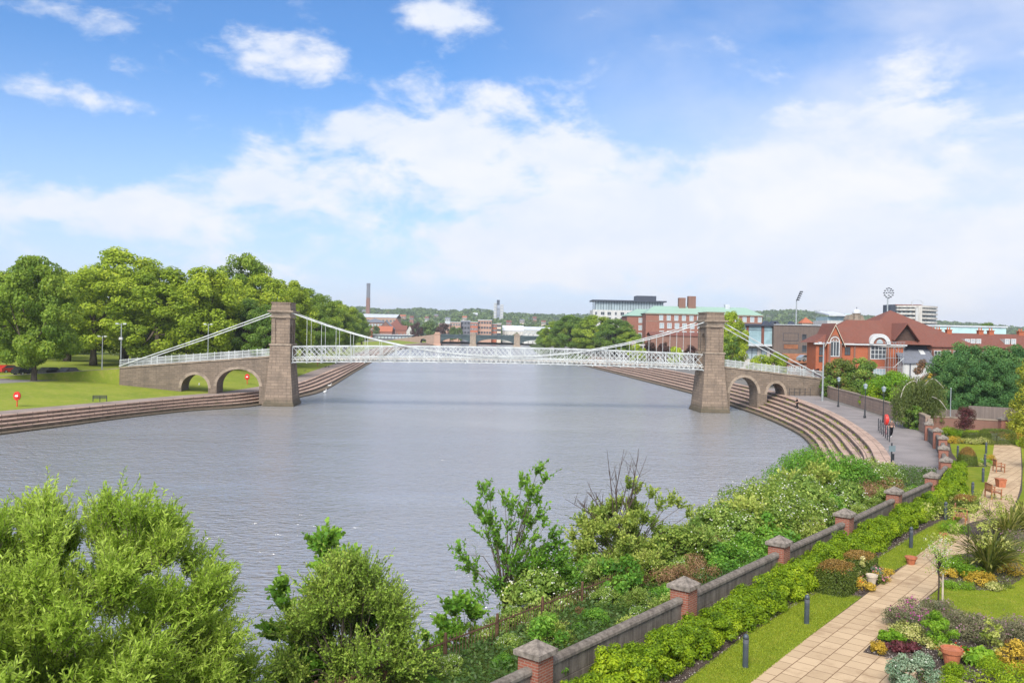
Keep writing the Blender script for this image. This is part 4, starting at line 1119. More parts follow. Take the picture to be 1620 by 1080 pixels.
# low arched range in front of the hall
lo = building('arcade', 'low purple brown brick range with white arched windows below the civic hall', 'building', 1030, 1112, 531, 345, 10, 'brick_brown', 'tile_red', 526, group=None)
for px in (1053, 1058.5, 1080, 1089):
    x = at(px, 540, 345).x - lo.location.x
    m = MB(); m.prism_xz([(x - .75, .4), (x + .75, .4), (x + .75, 3)] + [(x + .75 * math.cos(t), 3 + .9 * math.sin(t)) for t in np.linspace(.3, PI - .3, 7)] + [(x - .75, 3)], -.06, .05); m.build('window', 'white_paint', lo)
pv = thing('pavilion', 'flat roofed white pavilion on slim posts at the foot of the civic hall', 'pavilion', (at(1022, 540, 352).x, 352, 3))
m = MB(); m.box(-5, 0, 5.0, 5, 5, 5.6); m.build('roof', 'white_render', pv)
for i in range(6):
    m = MB(); x = -4.7 + 1.88 * i; m.box(x - .2, .2, -.2, x + .2, .6, 5.0); m.build('post', 'white_render', pv)
m = MB(); m.box(-4.8, 2, -.2, 4.8, 4.8, 5.0); m.build('wall', 'pale_concrete', pv)

# timber and glass school building
Y = 232; q = Y / FPX
xa, xs_, xb = at(1146, 530, Y).x, at(1222, 530, Y).x, at(1302, 530, Y).x; zt = at(1225, 513.5, Y).z - 3
SC = thing('school_building', 'flat roofed building, half pale glass and half grey weathered timber boards', 'building', (xs_, Y, 3))
m = MB(); m.box(0, -1.2, -1, xb - xs_, 14, zt - .05); m.build('timber_wall', 'timber_boards', SC)
m = MB(); m.box(xa - xs_, 2.0, -1, 0, 14, zt - .4); m.build('wall', 'pale_concrete', SC)
m = MB(); m.box(xa - xs_ - .6, -.7, zt - .4, 0, 14.3, zt + .1); m.build('roof', 'charcoal_panel', SC)
m = MB(); m.box(-.02, -1.5, zt - .04, xb - xs_ + .3, 14.3, zt + .12); m.build('parapet', 'zinc_roof', SC)
zf = at(1190, 545, Y).z - 3
for px0, px1 in ((1149, 1160.5), (1163.5, 1180.5), (1184.5, 1204.5), (1209, 1221.5)):
    x0, x1 = at(px0, 530, Y).x - xs_, at(px1, 530, Y).x - xs_
    m = MB(); m.box(x0, .1, zf + .2, x1, .3, zt - .5); g = m.build('glass_panel', 'glass_blue', SC)
    m = MB(); m.box(x0, .02, (zf + zt) / 2 + 1.1, x1, .099, (zf + zt) / 2 + 1.2); m.build('transom', 'charcoal_panel', g)
for px0, px1 in ((1160.7, 1163.3), (1180.7, 1184.3), (1204.7, 1208.8)):
    x0, x1 = at(px0, 530, Y).x - xs_, at(px1, 530, Y).x - xs_
    m = MB(); m.box(x0, -.05, zf, x1, .5, zt - .4); m.build('timber_fin', 'tile_red', SC)
m = MB(); m.box(xa - xs_, .0, zf - .35, -.01, 2.4, zf + .19); m.build('floor_slab', 'zinc_roof', SC)
m = MB(); m.box(xa - xs_, .2, -1, -.01, 1.99, .1); m.build('terrace', 'pale_concrete', SC)
for px in (1166, 1175, 1189, 1197, 1212):
    window(SC, at(px, 550, Y).x - xs_, 2.0, zf - 2.3, 1.3, 2.7, 'charcoal_panel', 'window_pale', 1, 2)
m = MB()
for i in range(42):
    x = xa - xs_ + .2 + (xs_ - xa - .4) * i / 41; m.box(x - .025, .22, .1, x + .025, .27, 1.25)
m.box(xa - xs_, .2, 1.25, -.05, .3, 1.32); m.build('balustrade', 'galvanised', SC)
for px, py, ww, wh, pm in ((1270, 533, 1.0, 1.3, 'window_dark'), (1270, 551, 1.0, 1.5, 'window_dark'), (1249, 533, 3.8, 1.9, 'timber_boards'), (1249, 548, 3.8, 1.2, 'tarp_brown')):
    p = at(px, py, Y); window(SC, p.x - xs_, -1.2, p.z - 3, ww, wh, 'charcoal_panel', pm, 1, 1, ft=.07)
for px in (1216, 1227, 1232, 1257):
    m = MB(); x = at(px, 512, Y).x - xs_; m.prism_xz([(x - .8, zt + .11), (x + .8, zt + .11), (x + .5, zt + .9), (x - .2, zt + 1.05)], 2, 4); m.build('roof_light', 'charcoal_panel', SC)

# ------------------------------------------------------------------ red brick house with tiled roofs
BZ = 3.6; BY = 165
BH = thing('brick_house', 'rambling orange brick house with steep red tiled roofs and scaffolding', 'house', (66, BY, BZ))
def bx_(px, Y=BY): return at(px, 545, Y).x - 66
def bz_(px, py, Y=BY): return at(px, py, Y).z - BZ
ze = bz_(1370, 543.5)
xl, xr = bx_(1291), bx_(1429)
m = MB(); m.box(xl, 0, -1, bx_(1345), 5, ze - .02); m.box(bx_(1345) + .001, 0, -1, xr, 14, ze - .02); m.build('wall', 'brick_orange', BH)
m = MB(); m.box(xl - .45, -.55, ze - .3, xr + .5, 0.0, ze); m.build('gutter', 'white_paint', BH)
# left hipped roof, big pyramid roof, cross wing
m = MB(); hip_roof(m, xl, bx_(1400), 0, 7.4, ze, bz_(1350, 506, BY + 3.7), ov=.55, rx=(bx_(1338, BY + 3.7), bx_(1392, BY + 3.7))); m.build('roof', 'tile_red', BH)
apx = bx_(1407, BY + 11); half = 11.5
m = MB(); A = [(-half + apx, -.6, ze + .003), (half + apx, -.6, ze + .003), (half + apx, 23, ze + .003), (-half + apx, 23, ze + .003)]; T_ = (apx, 11, bz_(1407, 490.5, BY + 11))
for i in range(4): m.face([A[i], A[(i + 1) % 4], T_])
m.face(A[::-1]); m.build('roof', 'tile_red', BH)
gx0, gx1, gxa = bx_(1416), bx_(1450), bx_(1433); z0_, z1_ = bz_(1416, 535), bz_(1433, 513); gxm = (gx0 + gx1) / 2; k_ = (z1_ - z0_) / (gxm - gx0)
m = MB(); m.prism_xz([(gx0 - .4, z0_ - .4 * k_), (gxm, z1_), (gx1 + .4, z0_ - .4 * k_), (gx1 + .4, z0_ - .4 * k_ + .25), (gxm, z1_ + .28), (gx0 - .4, z0_ - .4 * k_ + .25)], -.5, 9); m.build('roof', 'tile_red', BH)
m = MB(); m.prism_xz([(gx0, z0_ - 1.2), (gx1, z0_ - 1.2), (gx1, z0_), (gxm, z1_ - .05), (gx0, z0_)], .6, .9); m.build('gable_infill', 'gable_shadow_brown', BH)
# front gable with the big arched window
g0, g1_, ga_ = bx_(1304.5), bx_(1330.5), bx_(1317.5); zg = bz_(1317, 513, BY - 1); zge = bz_(1305, 541, BY - 1)
m = MB(); m.prism_xz([(g0 + .25, -1), (g1_ - .25, -1), (g1_ - .25, zge), (ga_, zg - .3), (g0 + .25, zge)], -1.0, .5); gw = m.build('front_gable', 'brick_orange', BH)
m = MB(); k = (zg - zge) / (ga_ - g0)
m.prism_xz([(g0 - .3, zge - .3 * k), (ga_, zg), (g1_ + .3, zge - .3 * k), (g1_ + .3, zge - .3 * k + .2), (ga_, zg + .22), (g0 - .3, zge - .3 * k + .2)], -1.25, 6); m.build('gable_roof', 'tile_red', gw)
m = MB(); m.prism_xz([(g0 - .35, zge - .3 * k - .25), (ga_, zg - .25), (g1_ + .35, zge - .3 * k - .25), (g1_ + .35, zge - .3 * k), (ga_, zg + .02), (g0 - .35, zge - .3 * k)], -1.33, -1.253); m.build('bargeboard', 'beige_pot', gw)
def arched(parent, xc, y, z0, z1, w, fm, pm, nm='window', n=3):
    a = w / 2; arc = lambda r, t: (xc + r * math.cos(t), z1 + r * math.sin(t))
    f = MB(); ts = np.linspace(0, PI, 13)
    pane = MB(); pane.prism_xz([(xc - a, z0), (xc + a, z0)] + [arc(a, t) for t in ts], y - .02, y + .05)
    for i in range(12):
        p = [arc(a, ts[i]), arc(a, ts[i + 1]), arc(a + .16, ts[i + 1]), arc(a + .16, ts[i])]
        f.prism_xz([(p[0][0], p[0][1]), (p[1][0], p[1][1]), (p[2][0], p[2][1]), (p[3][0], p[3][1])], y - .1, y + .05)
    f.box(xc - a - .16, y - .1, z0 - .1, xc - a, y + .05, z1); f.box(xc + a, y - .1, z0 - .1, xc + a + .16, y + .05, z1); f.box(xc - a, y - .1, z0 - .1, xc + a, y + .05, z0 + .05)
    for i in range(1, n): x = xc - a + w * i / n; f.box(x - .05, y - .07, z0, x + .05, y + .03, z1 + a * .8 * (1 - abs(i * 2 / n - 1)))
    f.box(xc - a, y - .07, z1 - .06, xc + a, y + .03, z1 + .06)
    o = f.build(nm, fm, parent); pane.build('pane', pm, o); return o
arched(BH, ga_, -1.0, bz_(1318, 563), bz_(1318, 540), 1.5, 'white_paint', 'window_dark')
m = MB(); m.prism_xz([(ga_ + 1.05 * math.cos(t), bz_(1318, 540) + 1.25 * math.sin(t)) for t in np.linspace(0, PI, 13)], -1.03, -.9); m.build('arch_surround', 'brick_brown', gw)
for px, py, w, h in ((1300, 555, .75, 1.4), (1341, 555, .9, 1.4), (1300, 568, .8, .9)): window(BH, bx_(px), 0, bz_(px, py), w, h, 'gable_shadow_brown', 'window_dark', 2, 2)
for px, w in ((1309.5, .35), (1327, .35), (1352, .3), (1375, .35), (1403.5, .35)):
    m = MB(); x = bx_(px); m.box(x - w / 2, -.16 if px > 1331 else -1.12, -1, x + w / 2, 0.0 if px > 1331 else -.99, ze - .32 if px > 1331 else zge - .2); m.build('buttress', 'brick_brown', BH)
# bay window with lunette dormer
xw = bx_(1390)
window(BH, xw, 0, bz_(1390, 557), 2.75, 2.35, 'white_paint', 'window_dark', 4, 3, ft=.16)
window(BH, bx_(1392), 0, bz_(1392, 589), 2.2, 1.3, 'white_paint', 'window_pale', 4, 2, ft=.12)
zd = ze - .05; m = MB(); ts = np.linspace(0, PI, 17)
m.prism_xz([(xw + 1.25 * math.cos(t), zd + 1.25 * math.sin(t)) for t in ts], -.45, 2.5); dm = m.build('dormer', 'brick_red', BH)
m = MB()
for i in range(16):
    m.prism_xz([(xw + r * math.cos(t), zd + r * math.sin(t)) for r, t in ((1.26, ts[i]), (1.95, ts[i]), (1.95, ts[i + 1]), (1.26, ts[i + 1]))], -.75, 3)
m.build('dormer_hood', 'white_paint', dm)
m = MB(); m.prism_xz([(xw + .62 * math.cos(t), zd + .15 + .75 * math.sin(t)) for t in ts], -.5, -.44); m.build('lunette', 'window_pale', dm)
# scaffold
sc = thing('scaffold', 'tubular scaffold against the corner of the orange brick house', 'scaffold', (66 + bx_(1415, BY - 3), BY - 3.2, BZ))
xs2 = [bx_(p, BY - 3) - bx_(1415, BY - 3) for p in (1403, 1411, 1419, 1427)]; zz = [bz_(1415, y, BY - 3) for y in (589, 581, 566, 549, 541)]
for x in xs2:
    for y in (-.6, .7):
        m = MB(); m.tube([(x, y, -1), (x, y, zz[-1])], .035, 6); m.build('standard', 'galvanised', sc)
for z in zz[1:]:
    for y in (-.6, .7):
        m = MB(); m.tube([(xs2[0] - 1.5, y, z), (xs2[-1] + .3, y, z)], .03, 6); m.build('ledger', 'galvanised', sc)
for a, b in (((xs2[1], -.65, zz[3]), (xs2[3], -.65, zz[2])), ((xs2[1], -.65, zz[1]), (xs2[3], -.65, zz[2]))):
    m = MB(); m.tube([a, b], .03, 6); m.build('brace', 'galvanised', sc)
m = MB(); m.box(xs2[0] - 1, -.55, zz[3] + .04, xs2[-1] + .2, .65, zz[3] + .1); m.build('boards', 'beige_pot', sc)
# slate roofed white outbuilding
ot = thing('outbuilding', 'white walled outbuilding with slate roof and skylight beside the brick house', 'outbuilding', (at(1454, 570, 162.6).x, 162.6, BZ))
w_ = at(1480, 570, 162.6).x - at(1429, 570, 162.6).x; zo = at(1452, 573.5, 162.6).z - BZ; zo2 = at(1452, 548, 167).z - BZ
m = MB(); m.box(-w_ / 2, 0, -1, w_ / 2, 8, zo); m.build('wall', 'white_render', ot)
m = MB(); gable_roof(m, -w_ / 2, w_ / 2, 0, 9, zo, zo2, ov=.3); m.build('roof', 'slate', ot)
m = MB(); m.box(-w_ / 2 + 1.25, -.05, -1, -w_ / 2 + 1.45, 0.01, zo - .1); m.build('corner_board', 'charcoal_panel', ot)
t = .45; m = MB(); y_ = 4.5 * t; z_ = zo + (zo2 - zo) * t + .19
m.raw([(1.2, y_, z_), (2.1, y_, z_), (2.1, y_ + 1.1, z_ + 1.1 * (zo2 - zo) / 4.5), (1.2, y_ + 1.1, z_ + 1.1 * (zo2 - zo) / 4.5), (1.2, y_, z_ + .1), (2.1, y_, z_ + .1), (2.1, y_ + 1.1, z_ + .1 + 1.1 * (zo2 - zo) / 4.5), (1.2, y_ + 1.1, z_ + .1 + 1.1 * (zo2 - zo) / 4.5)], [(4, 5, 6, 7), (0, 1, 5, 4), (1, 2, 6, 5), (3, 0, 4, 7)]); m.build('skylight', 'white_paint', ot)

# long terrace behind the conifers
Y = 183
TR = building('terrace', 'long terrace with a straight red tiled roof and many chimneys behind the conifers', 'terrace', 1445, 1690, 549.5, Y, 11, 'brick_red', 'tile_red', 529, 'gable', 3.5, win=(16, 2, 1.2, 1.5, 'white_paint', 'window_dark', 1))
zr = at(1560, 529, Y + 5.5).z - 3.5
for px in (1475.5, 1484, 1500.5, 1550.5, 1567, 1614):
    x = at(px, 525, Y + 5.5).x - TR.location.x
    m = MB(); m.box(x - .5, 5, zr - .8, x + .5, 6, zr + .75); m.box(x - .62, 4.88, zr + .75, x + .62, 6.12, zr + .9); c_ = m.build('chimney', 'brick_orange', TR)
    for k_ in (-.25, .25):
        m = MB(); m.lathe([(.14, 0), (.11, .5)], 8, (x + k_, 5.5, zr + .9)); m.build('chimney_pot', 'terracotta', c_)
for px in (1527, 1536, 1545, 1590, 1600):
    x = at(px, 540, Y + 2).x - TR.location.x; z = at(px, 540, Y + 2).z - 3.5
    window(TR, x, 1.2, z - .1, .6, .9, 'white_paint', 'window_pale', 2, 2, ft=.2)
    m = MB(); m.box(x - .45, 1.21, z - 1.3, x + .45, 4, z + .5); m.build('dormer', 'white_render', TR)

# cricket ground: stands, turret, flats, floodlights
Y = 420
st = thing('grandstand', 'white grandstand with blue glazing and a sloping roof behind the brick house', 'grandstand', (at(1326, 505, Y).x, Y, 3)); q = Y / FPX
z = lambda y: at(1326, y, Y).z - 3
m = MB(); m.box(-17 * q, 0, -1, 19 * q, 20, z(507)); m.build('wall', 'white_render', st)
m = MB(); m.prism_yz([(-2, z(500)), (18, z(493)), (18, z(493) + .7), (-2, z(500) + .7)], -17 * q, 12 * q); m.build('roof', 'zinc_roof', st)
m = MB(); m.box(-16 * q, .5, z(507), 11 * q, 17, z(501)); m.build('glazing', 'glass_blue', st)
m = MB(); m.box(12.1 * q, 1, z(507), 20 * q, 12, z(496)); m.build('end_box', 'teal_panel', st)
Y = 330; q = Y / FPX
tu = thing('domed_turret', 'stone turret with grey dome and finial peeping over the brick house', 'turret', (at(1355, 505, Y).x, Y, 3)); z = lambda y: at(1355, y, Y).z - 3
m = MB(); m.lathe([(6 * q, -1), (6 * q, z(497)), (7.2 * q, z(496.5)), (7.2 * q, z(495.5))], 8); m.build('drum', 'stone_trim', tu)
m = MB(); m.lathe([(6.3 * q, z(495.5)), (6.0 * q, z(493)), (5 * q, z(491)), (3.2 * q, z(489.4)), (1 * q, z(488.6))], 16); m.build('dome', 'zinc_roof', tu)
m = MB(); m.lathe([(.8 * q, z(488.6)), (.8 * q, z(487)), (.25 * q, z(486.7)), (.2 * q, z(485))], 8); m.build('finial', 'charcoal_panel', tu)
for sgn in (-1, 1):
    m = MB(); m.prism_xz([(sgn * 6 * q, -1), (sgn * 13 * q, -1), (sgn * 13 * q, z(505)), (sgn * 9.5 * q, z(499)), (sgn * 6 * q, z(497.5))], 0, 5); m.build('shoulder_wall', 'stone_trim', tu)
Y = 430; q = Y / FPX
cf = thing('apartment_block', 'curved block of flats with pale balcony bands and brown top behind the floodlight', 'flats', (at(1452, 510, Y).x, Y, 3)); z = lambda y: at(1452, y, Y).z - 3
def arcpoly(r_): return [(x * q, 7 * (abs(x) / 40) ** 2 - r_) for x in np.linspace(-30, 39, 20)] + [(39 * q, 14), (-30 * q, 14)]
m = MB(); m.prism_xy(arcpoly(0), -1, z(486)); m.build('wall', 'window_dark', cf)
for yb in (518, 511, 504.5, 498, 491.5, 486.5):
    m = MB(); m.prism_xy(arcpoly(1.5), z(yb), z(yb) + .95); m.build('balcony_band', 'pale_concrete', cf)
m = MB(); m.prism_xy([(x * q, y) for x, y in ((-30, 5), (10, 2), (10, 13), (-30, 13))], z(486) + .6, z(481.5)); m.build('roof_storey', 'tile_red', cf)
m = MB(); m.prism_xy([(x * q, y) for x, y in ((-38, 4), (-30.2, 4), (-30.2, 13), (-38, 13))], z(518), z(482)); m.build('end_tower', 'charcoal_panel', cf)
m = MB(); m.box(-5.5 * q, -4, -1, .5 * q, 1, z(486)); m.build('stair_tower', 'pale_concrete', cf)
for c in range(12):
    for r in range(5):
        x = -27 + c * 5.6
        if -8 < x < 3: continue
        zz_ = z(515 - 6.5 * r); window(cf, x * q, 7 * (abs(x) / 40) ** 2 - .02, zz_, 1.3, 1.1, 'teal_panel', 'window_pale', 2, 1, ft=.08)
building('grandstand', 'long low stand with pale teal cladding behind the terrace chimneys', 'grandstand', 1461, 1592, 517, 320, 12, 'teal_panel', 'zinc_roof', None, 'flat')
building('grandstand', 'pale teal stand showing between the brick house roof and the terrace', 'grandstand', 1430, 1462, 517.5, 330, 12, 'teal_panel', 'white_render', None, 'flat')
sp_ = thing('pavilion', 'small pavilion with a red pyramid roof above the timber school', 'pavilion', (at(1277, 510, 300).x, 300, 3)); q = 300 / FPX; z = lambda y: at(1277, y, 300).z - 3
m = MB(); m.box(-8 * q, 0, -1, 8 * q, 16 * q, z(511)); m.build('wall', 'brick_pale', sp_)
m = MB(); hip_roof(m, -8 * q, 8 * q, 0, 16 * q, z(511), z(501.5), ov=.4); m.build('roof', 'tile_orange', sp_)
# floodlights
Y = 320; q = Y / FPX; f1 = thing('floodlight_mast', 'floodlight mast with a tilted comb of lamps above the timber school', 'floodlight', (at(1259.5, 505, Y).x, Y, 3)); z = lambda y: at(1260, y, Y).z - 3
m = MB(); m.tube([(0, 0, -1), (0, 0, z(476))], [.35, .22], 8); m.build('pole', 'galvanised', f1)
m = MB(); m.bar((-.1, 0, z(476)), (1.35, 0, z(460.5)), .25); m.build('head_frame', 'dark_metal', f1)
for i in range(5):
    t = i / 4; p = Vector((.15 + 1.2 * t, -.1, z(474) + (z(461) - z(474)) * t)); m = MB(); m.box(p.x - .2, -.5, p.z - .28, p.x + .75, .3, p.z + .14); m.build('lamp', 'dark_metal', f1)
Y = 340; q = Y / FPX; f2 = thing('floodlight_mast', 'tall floodlight mast with a round cluster of lamps above the pyramid roof', 'floodlight', (at(1404, 490, Y).x, Y, 3)); z = lambda y: at(1405, y, Y).z - 3
m = MB(); m.tube([(0, 0, -1), (0, 0, z(472))], [.4, .26], 8); m.build('pole', 'galvanised', f2)
zc_ = z(463.5)
m = MB(); m.tube([(.25 + 1.65 * math.cos(t), -.1, zc_ + 1.9 * math.sin(t)) for t in np.linspace(0, 2 * PI, 25)], .06, 5); m.tube([(0, 0, z(472)), (-1.0, 0, zc_ - .7)], .08, 5); m.tube([(0, 0, z(472)), (1.4, 0, zc_ - .7)], .08, 5); m.build('head_ring', 'galvanised', f2)
for (x, zz_) in [(-1.5, 0), (-1.3, -.9), (-.6, -1.6), (.25, -1.9), (1.1, -1.5), (1.8, -.8), (2.0, .1), (1.8, 1.0), (1.1, 1.6), (.3, 1.9), (-.5, 1.7), (-1.2, .9), (-.6, 0), (.3, .2), (1.1, 0), (.3, -.9), (-.2, 1), (.9, .9)]:
    m = MB(); m.box(x - .26, -.4, zc_ + zz_ - .18, x + .26, .1, zc_ + zz_ + .18); m.build('lamp', 'dark_metal', f2)
Y = 400; q = Y / FPX; f3 = thing('floodlight_mast', 'pale floodlight with a bowl shaped gantry in front of the curved flats', 'floodlight', (at(1450.5, 500, Y).x, Y, 3)); z = lambda y: at(1450, y, Y).z - 3
m = MB(); m.tube([(0, 0, -1), (0, 0, z(487))], [.75, .65], 10); m.build('pole', 'white_render', f3)
m = MB(); m.tube([(2.6 * math.cos(t), -.1, z(477) + (z(487.5) - z(477)) * -math.sin(t) * 1.0) for t in np.linspace(PI, 2 * PI, 17)], .14, 6); m.build('bowl_frame', 'white_render', f3)
for i in range(9):
    a = PI * i / 8; m = MB(); x = 2.3 * math.cos(a); zz_ = z(478) + .9 * math.sin(a); m.box(x - .22, -.4, zz_ - .14, x + .22, .1, zz_ + .14); m.build('lamp', 'zinc_roof', f3)
# ------------------------------------------------------------------ garden ground
GZ = 3.0
def sheet(name, pts, z, mat):
    m = MB(); m.face([(p.x, p.y, z) for p in (gz(*q, GZ) for q in pts)]); 
    return struct(m, name, mat)
PIER = [(-9.2, 10), (-4.2, 16.2), (.77, 22.4), (5.74, 28.6), (10.7, 34.8), (15.5, 40.7), (20.5, 47), (25.2, 52.7), (29.5, 59.7), (32.6, 66.4), (35.9, 73.3), (38.3, 79.3), (40.4, 85.4)]
PV = [Vector((*p, 0)) for p in PIER]
uw = Vector((.622, .783, 0)).normalized(); nw = Vector((uw.y, -uw.x, 0))
m = MB(); m.face([(p.x, p.y, 2.993) for p in PV] + [(62, 90, 2.993), (70, 60, 2.993), (45, 22, 2.993), (5, 5, 2.993)]); m.f[-1] = m.f[-1][::-1]; struct(m, 'flower_bed', 'soil')
sheet('lawn', [(1040, 1110), (1190, 1000), (1240, 968), (1283, 939), (1362, 945), (1270, 1013), (1190, 1076.5), (1100, 1149)], 3.0, 'garden_lawn')
sheet('lawn', [(1381, 887), (1440, 851), (1495, 822), (1530, 811), (1500, 837.5), (1433, 891.5), (1405, 906)], 3.0, 'garden_lawn')
sheet('lawn', [(1521, 738), (1571, 738), (1568, 768), (1558, 793), (1538, 806), (1520, 780)], 3.0, 'garden_lawn')
sheet('lawn', [(1503, 701.6), (1574, 701.6), (1571, 735), (1521, 736), (1506, 716)], 3.0, 'garden_lawn')
sheet('lawn', [(1455, 956), (1484, 932), (1530, 889), (1566, 852), (1602, 812), (1617, 776), (1618, 740), (1615, 701.5), (1720, 701.5), (1800, 800), (1800, 1010), (1620, 986), (1540, 976), (1480, 964)], 3.0, 'garden_lawn')
sheet('flower_bed', [(1552 + 70 * math.cos(t), 903 + 30 * math.sin(t)) for t in np.linspace(0, -2 * PI, 25)[:-1]], 3.006, 'soil')
sheet('flower_bed', [(1600 + 80 * math.cos(t), 838 + 20 * math.sin(t)) for t in np.linspace(0, -2 * PI, 25)[:-1]], 3.006, 'soil')
le = [gz(*p, GZ) for p in [(1050, 1190), (1100, 1149), (1190, 1077), (1270, 1014), (1350, 955), (1433, 892), (1500, 838), (1535, 806), (1556, 775), (1566, 745), (1573, 702)]]
ri = [gz(*p, GZ) for p in [(1220, 1190), (1270, 1120), (1365, 1031), (1400, 999), (1464, 946), (1505, 912), (1553, 862), (1597, 812), (1613, 775), (1616, 740), (1614, 702)]]
le = catmull(le, 6); ri = catmull(ri, 6)
m = MB(); uvs = []
for l_, k_ in ((le, 0), (ri, 1)):
    for p in l_:
        mid = p; uvs.append((p.dot(uw), p.dot(nw)))
loft(m, [[Vector((p.x, p.y, 3.004)) for p in le], [Vector((p.x, p.y, 3.004)) for p in ri]]); m.uv = uvs
m.f = [f[::-1] for f in m.f]; struct(m, 'path', 'paving')
pp = [gz(*p, GZ) for p in [(1180, 1170), (1330, 1040), (1340, 1026), (1432, 1046), (1470, 1060), (1540, 1081), (1600, 1100), (1600, 1200), (1300, 1250)]]
m = MB(); m.face([(p.x, p.y, 3.008) for p in pp][::-1]); m.uv = [(p.dot(uw), p.dot(nw)) for p in pp][::-1]; struct(m, 'path', 'paving')

# ------------------------------------------------------------------ garden wall: brick piers with stone caps, concrete panels
GW = thing('garden_wall', 'low grey concrete panel wall with red brick piers and stone caps', 'garden wall', (PV[2].x, PV[2].y, GZ))
m = MB(); m.box(-.32, -.32, -.6, .32, .32, 1.53); pm_ = m.mesh('pier', 'brick_red')
m = MB(); m.box(-.41, -.41, 1.53, .41, .41, 1.66); m.frus(1.661, .40, .40, 1.9, .02, .02); cm_ = m.mesh('cap', 'coping_concrete')
for i, p in enumerate(PV):
    d = (PV[min(i + 1, len(PV) - 1)] - PV[max(i - 1, 0)]); a = math.atan2(d.y, d.x)
    o = link('pier', pm_, GW, p - PV[2]); o.rotation_euler = (0, 0, a); link('cap', cm_, o)
for a, b in zip(PV[:-1], PV[1:]):
    d = (b - a); L = d.length - .64; ang = math.atan2(d.y, d.x)
    m = MB(); m.box(.0, -.085, .62, L, .085, 1.12)
    m.box(.0, -.10, -.6, L, .10, .60); pn = m.build('panel', 'wall_concrete', GW)
    m = MB(); prof = [(-.15, 1.121), (.15, 1.121), (.15, 1.2), (.11, 1.26), (.04, 1.29), (-.04, 1.29), (-.11, 1.26), (-.15, 1.2)]; m.prism_yz(prof, 0, L); cpo = m.build('coping', 'wall_concrete', pn)
    pn.location = a - PV[2] + d.normalized() * .32; pn.rotation_euler = (0, 0, ang)
def wp(s, o, z=GZ):            # s metres along the wall, o metres to the river side
    # follow the real pier line
    if s <= 39:
        q = PV[2] + uw * s
    else:
        q = PV[7] + (PV[9] - PV[7]).normalized() * (s - 39)
    q = q - nw * o; return Vector((q.x, q.y, z))

# hedge on the garden side: individual rounded shrubs
HP = []
for i in range(5):
    rng = np.random.default_rng(300 + i)
    cl = dome_clumps(rng, .60, -.05, .98 + .1 * (i % 3), 26, lambda t: max(.3, math.sin(PI * min(1, .34 + t * .58)) ** .5), .34)
    HP.append(clump_crown(rng, cl, 6500, .085, .05, 'leaf_hedge', 'foliage', .6, jit=.6))
bays = ['nearest', 'second', 'third', 'fourth', 'fifth', 'sixth', 'seventh', 'eighth', 'ninth']
rng = np.random.default_rng(8); s = -9.0
while s < 53:
    p = wp(s, -.98 + rng.normal() * .06)
    bay = int(max(0, (s + .3) / 7.75)) if s < 39 else 5 + int((s - 39) / 7.5)
    o = thing('hedge_shrub', 'bright yellow green hedge shrub at the foot of the %s wall bay from the camera' % bays[min(bay, 8)], 'hedge shrub', p, rng.random() * 6, 'yellow green hedge shrubs along bay %d of the low wall' % (bay + 1))
    k = rng.uniform(.85, 1.1) * (1.2 if 38 < s < 47 else 1); o.scale = (k, k, k * rng.uniform(.9, 1.15))
    link('foliage', HP[rng.integers(5)], o)
    s += rng.uniform(.72, 1.0)

# ------------------------------------------------------------------ bollard lights
m = MB(); m.lathe([(.085, -.05), (.085, .72)], 14); b1 = m.mesh('post', 'bollard_grey', smooth=False)
m = MB(); m.lathe([(.087, .721), (.087, .84)], 14); b2 = m.mesh('louvre_band', 'slate')
m = MB(); m.lathe([(.085, .841), (.085, .90), (.07, .95), (.04, .98), (.01, .99)], 14); b3 = m.mesh('cap', 'bollard_grey', smooth=True)
BO = [(1179, 1055, 'grey bollard light on the nearest lawn strip, closest to the bottom of the picture'), (1276, 986, 'grey bollard light at the far end of the nearest lawn strip'), (1340, 940, 'grey bollard light beside the brown topped clipped hedge cubes'),
      (1441, 866, 'grey bollard light on the second lawn strip'), (1495.7, 822, 'dark bollard light behind the nearest teak seat'), (1538.5, 787, 'bollard light on the lawn left of the middle teak seat'),
      (1555, 762, 'bollard light on the small lawn below the round clipped dome'), (1558, 738, 'bollard light beside the farthest teak seat'), (1560, 717, 'bollard light at the far end of the garden path'), (1515, 723, 'slim bollard light left of the round clipped dome')]
for px, py, lb in BO:
    o = thing('bollard_light', lb, 'bollard', gz(px, py, GZ), 0, 'bollard lights along the garden path')
    link('post', b1, o); link('louvre_band', b2, o); link('cap', b3, o)

# ------------------------------------------------------------------ teak seats
def seat(label, loc, w, rot):
    o = thing('garden_armchair', label, 'garden chair', loc, rot, 'teak seats along the garden path')
    for sx in (-1, 1):
        for y, h in ((-.28, .62), (.28, .92)):
            m = MB(); m.box(sx * w / 2 - .03, y - .03, -.01, sx * w / 2 + .03, y + .03, h); m.build('leg', 'teak', o)
        m = MB(); m.box(sx * w / 2 - .045, -.33, .62, sx * w / 2 + .045, .26, .655); m.build('arm', 'teak', o)
    m = MB()
    for i in range(5): m.box(-w / 2 + .03, -.29 + i * .115, .40, w / 2 - .03, -.20 + i * .115, .43)
    m.box(-w / 2 + .03, -.3, .33, w / 2 - .03, -.27, .399); m.build('seat', 'teak', o)
    m = MB(); m.box(-w / 2 + .03, .262, .84, w / 2 - .03, .30, .93); m.box(-w / 2 + .03, .262, .46, w / 2 - .03, .30, .52)
    n = int(w / .11)
    for i in range(n): x = -w / 2 + .06 + (w - .12) * i / max(1, n - 1); m.box(x - .025, .268, .521, x + .025, .292, .839)
    m.build('backrest', 'teak', o); return o
seat('farthest teak seat, standing on the edge of the buff path', gz(1580, 746, GZ), .75, rad(78))
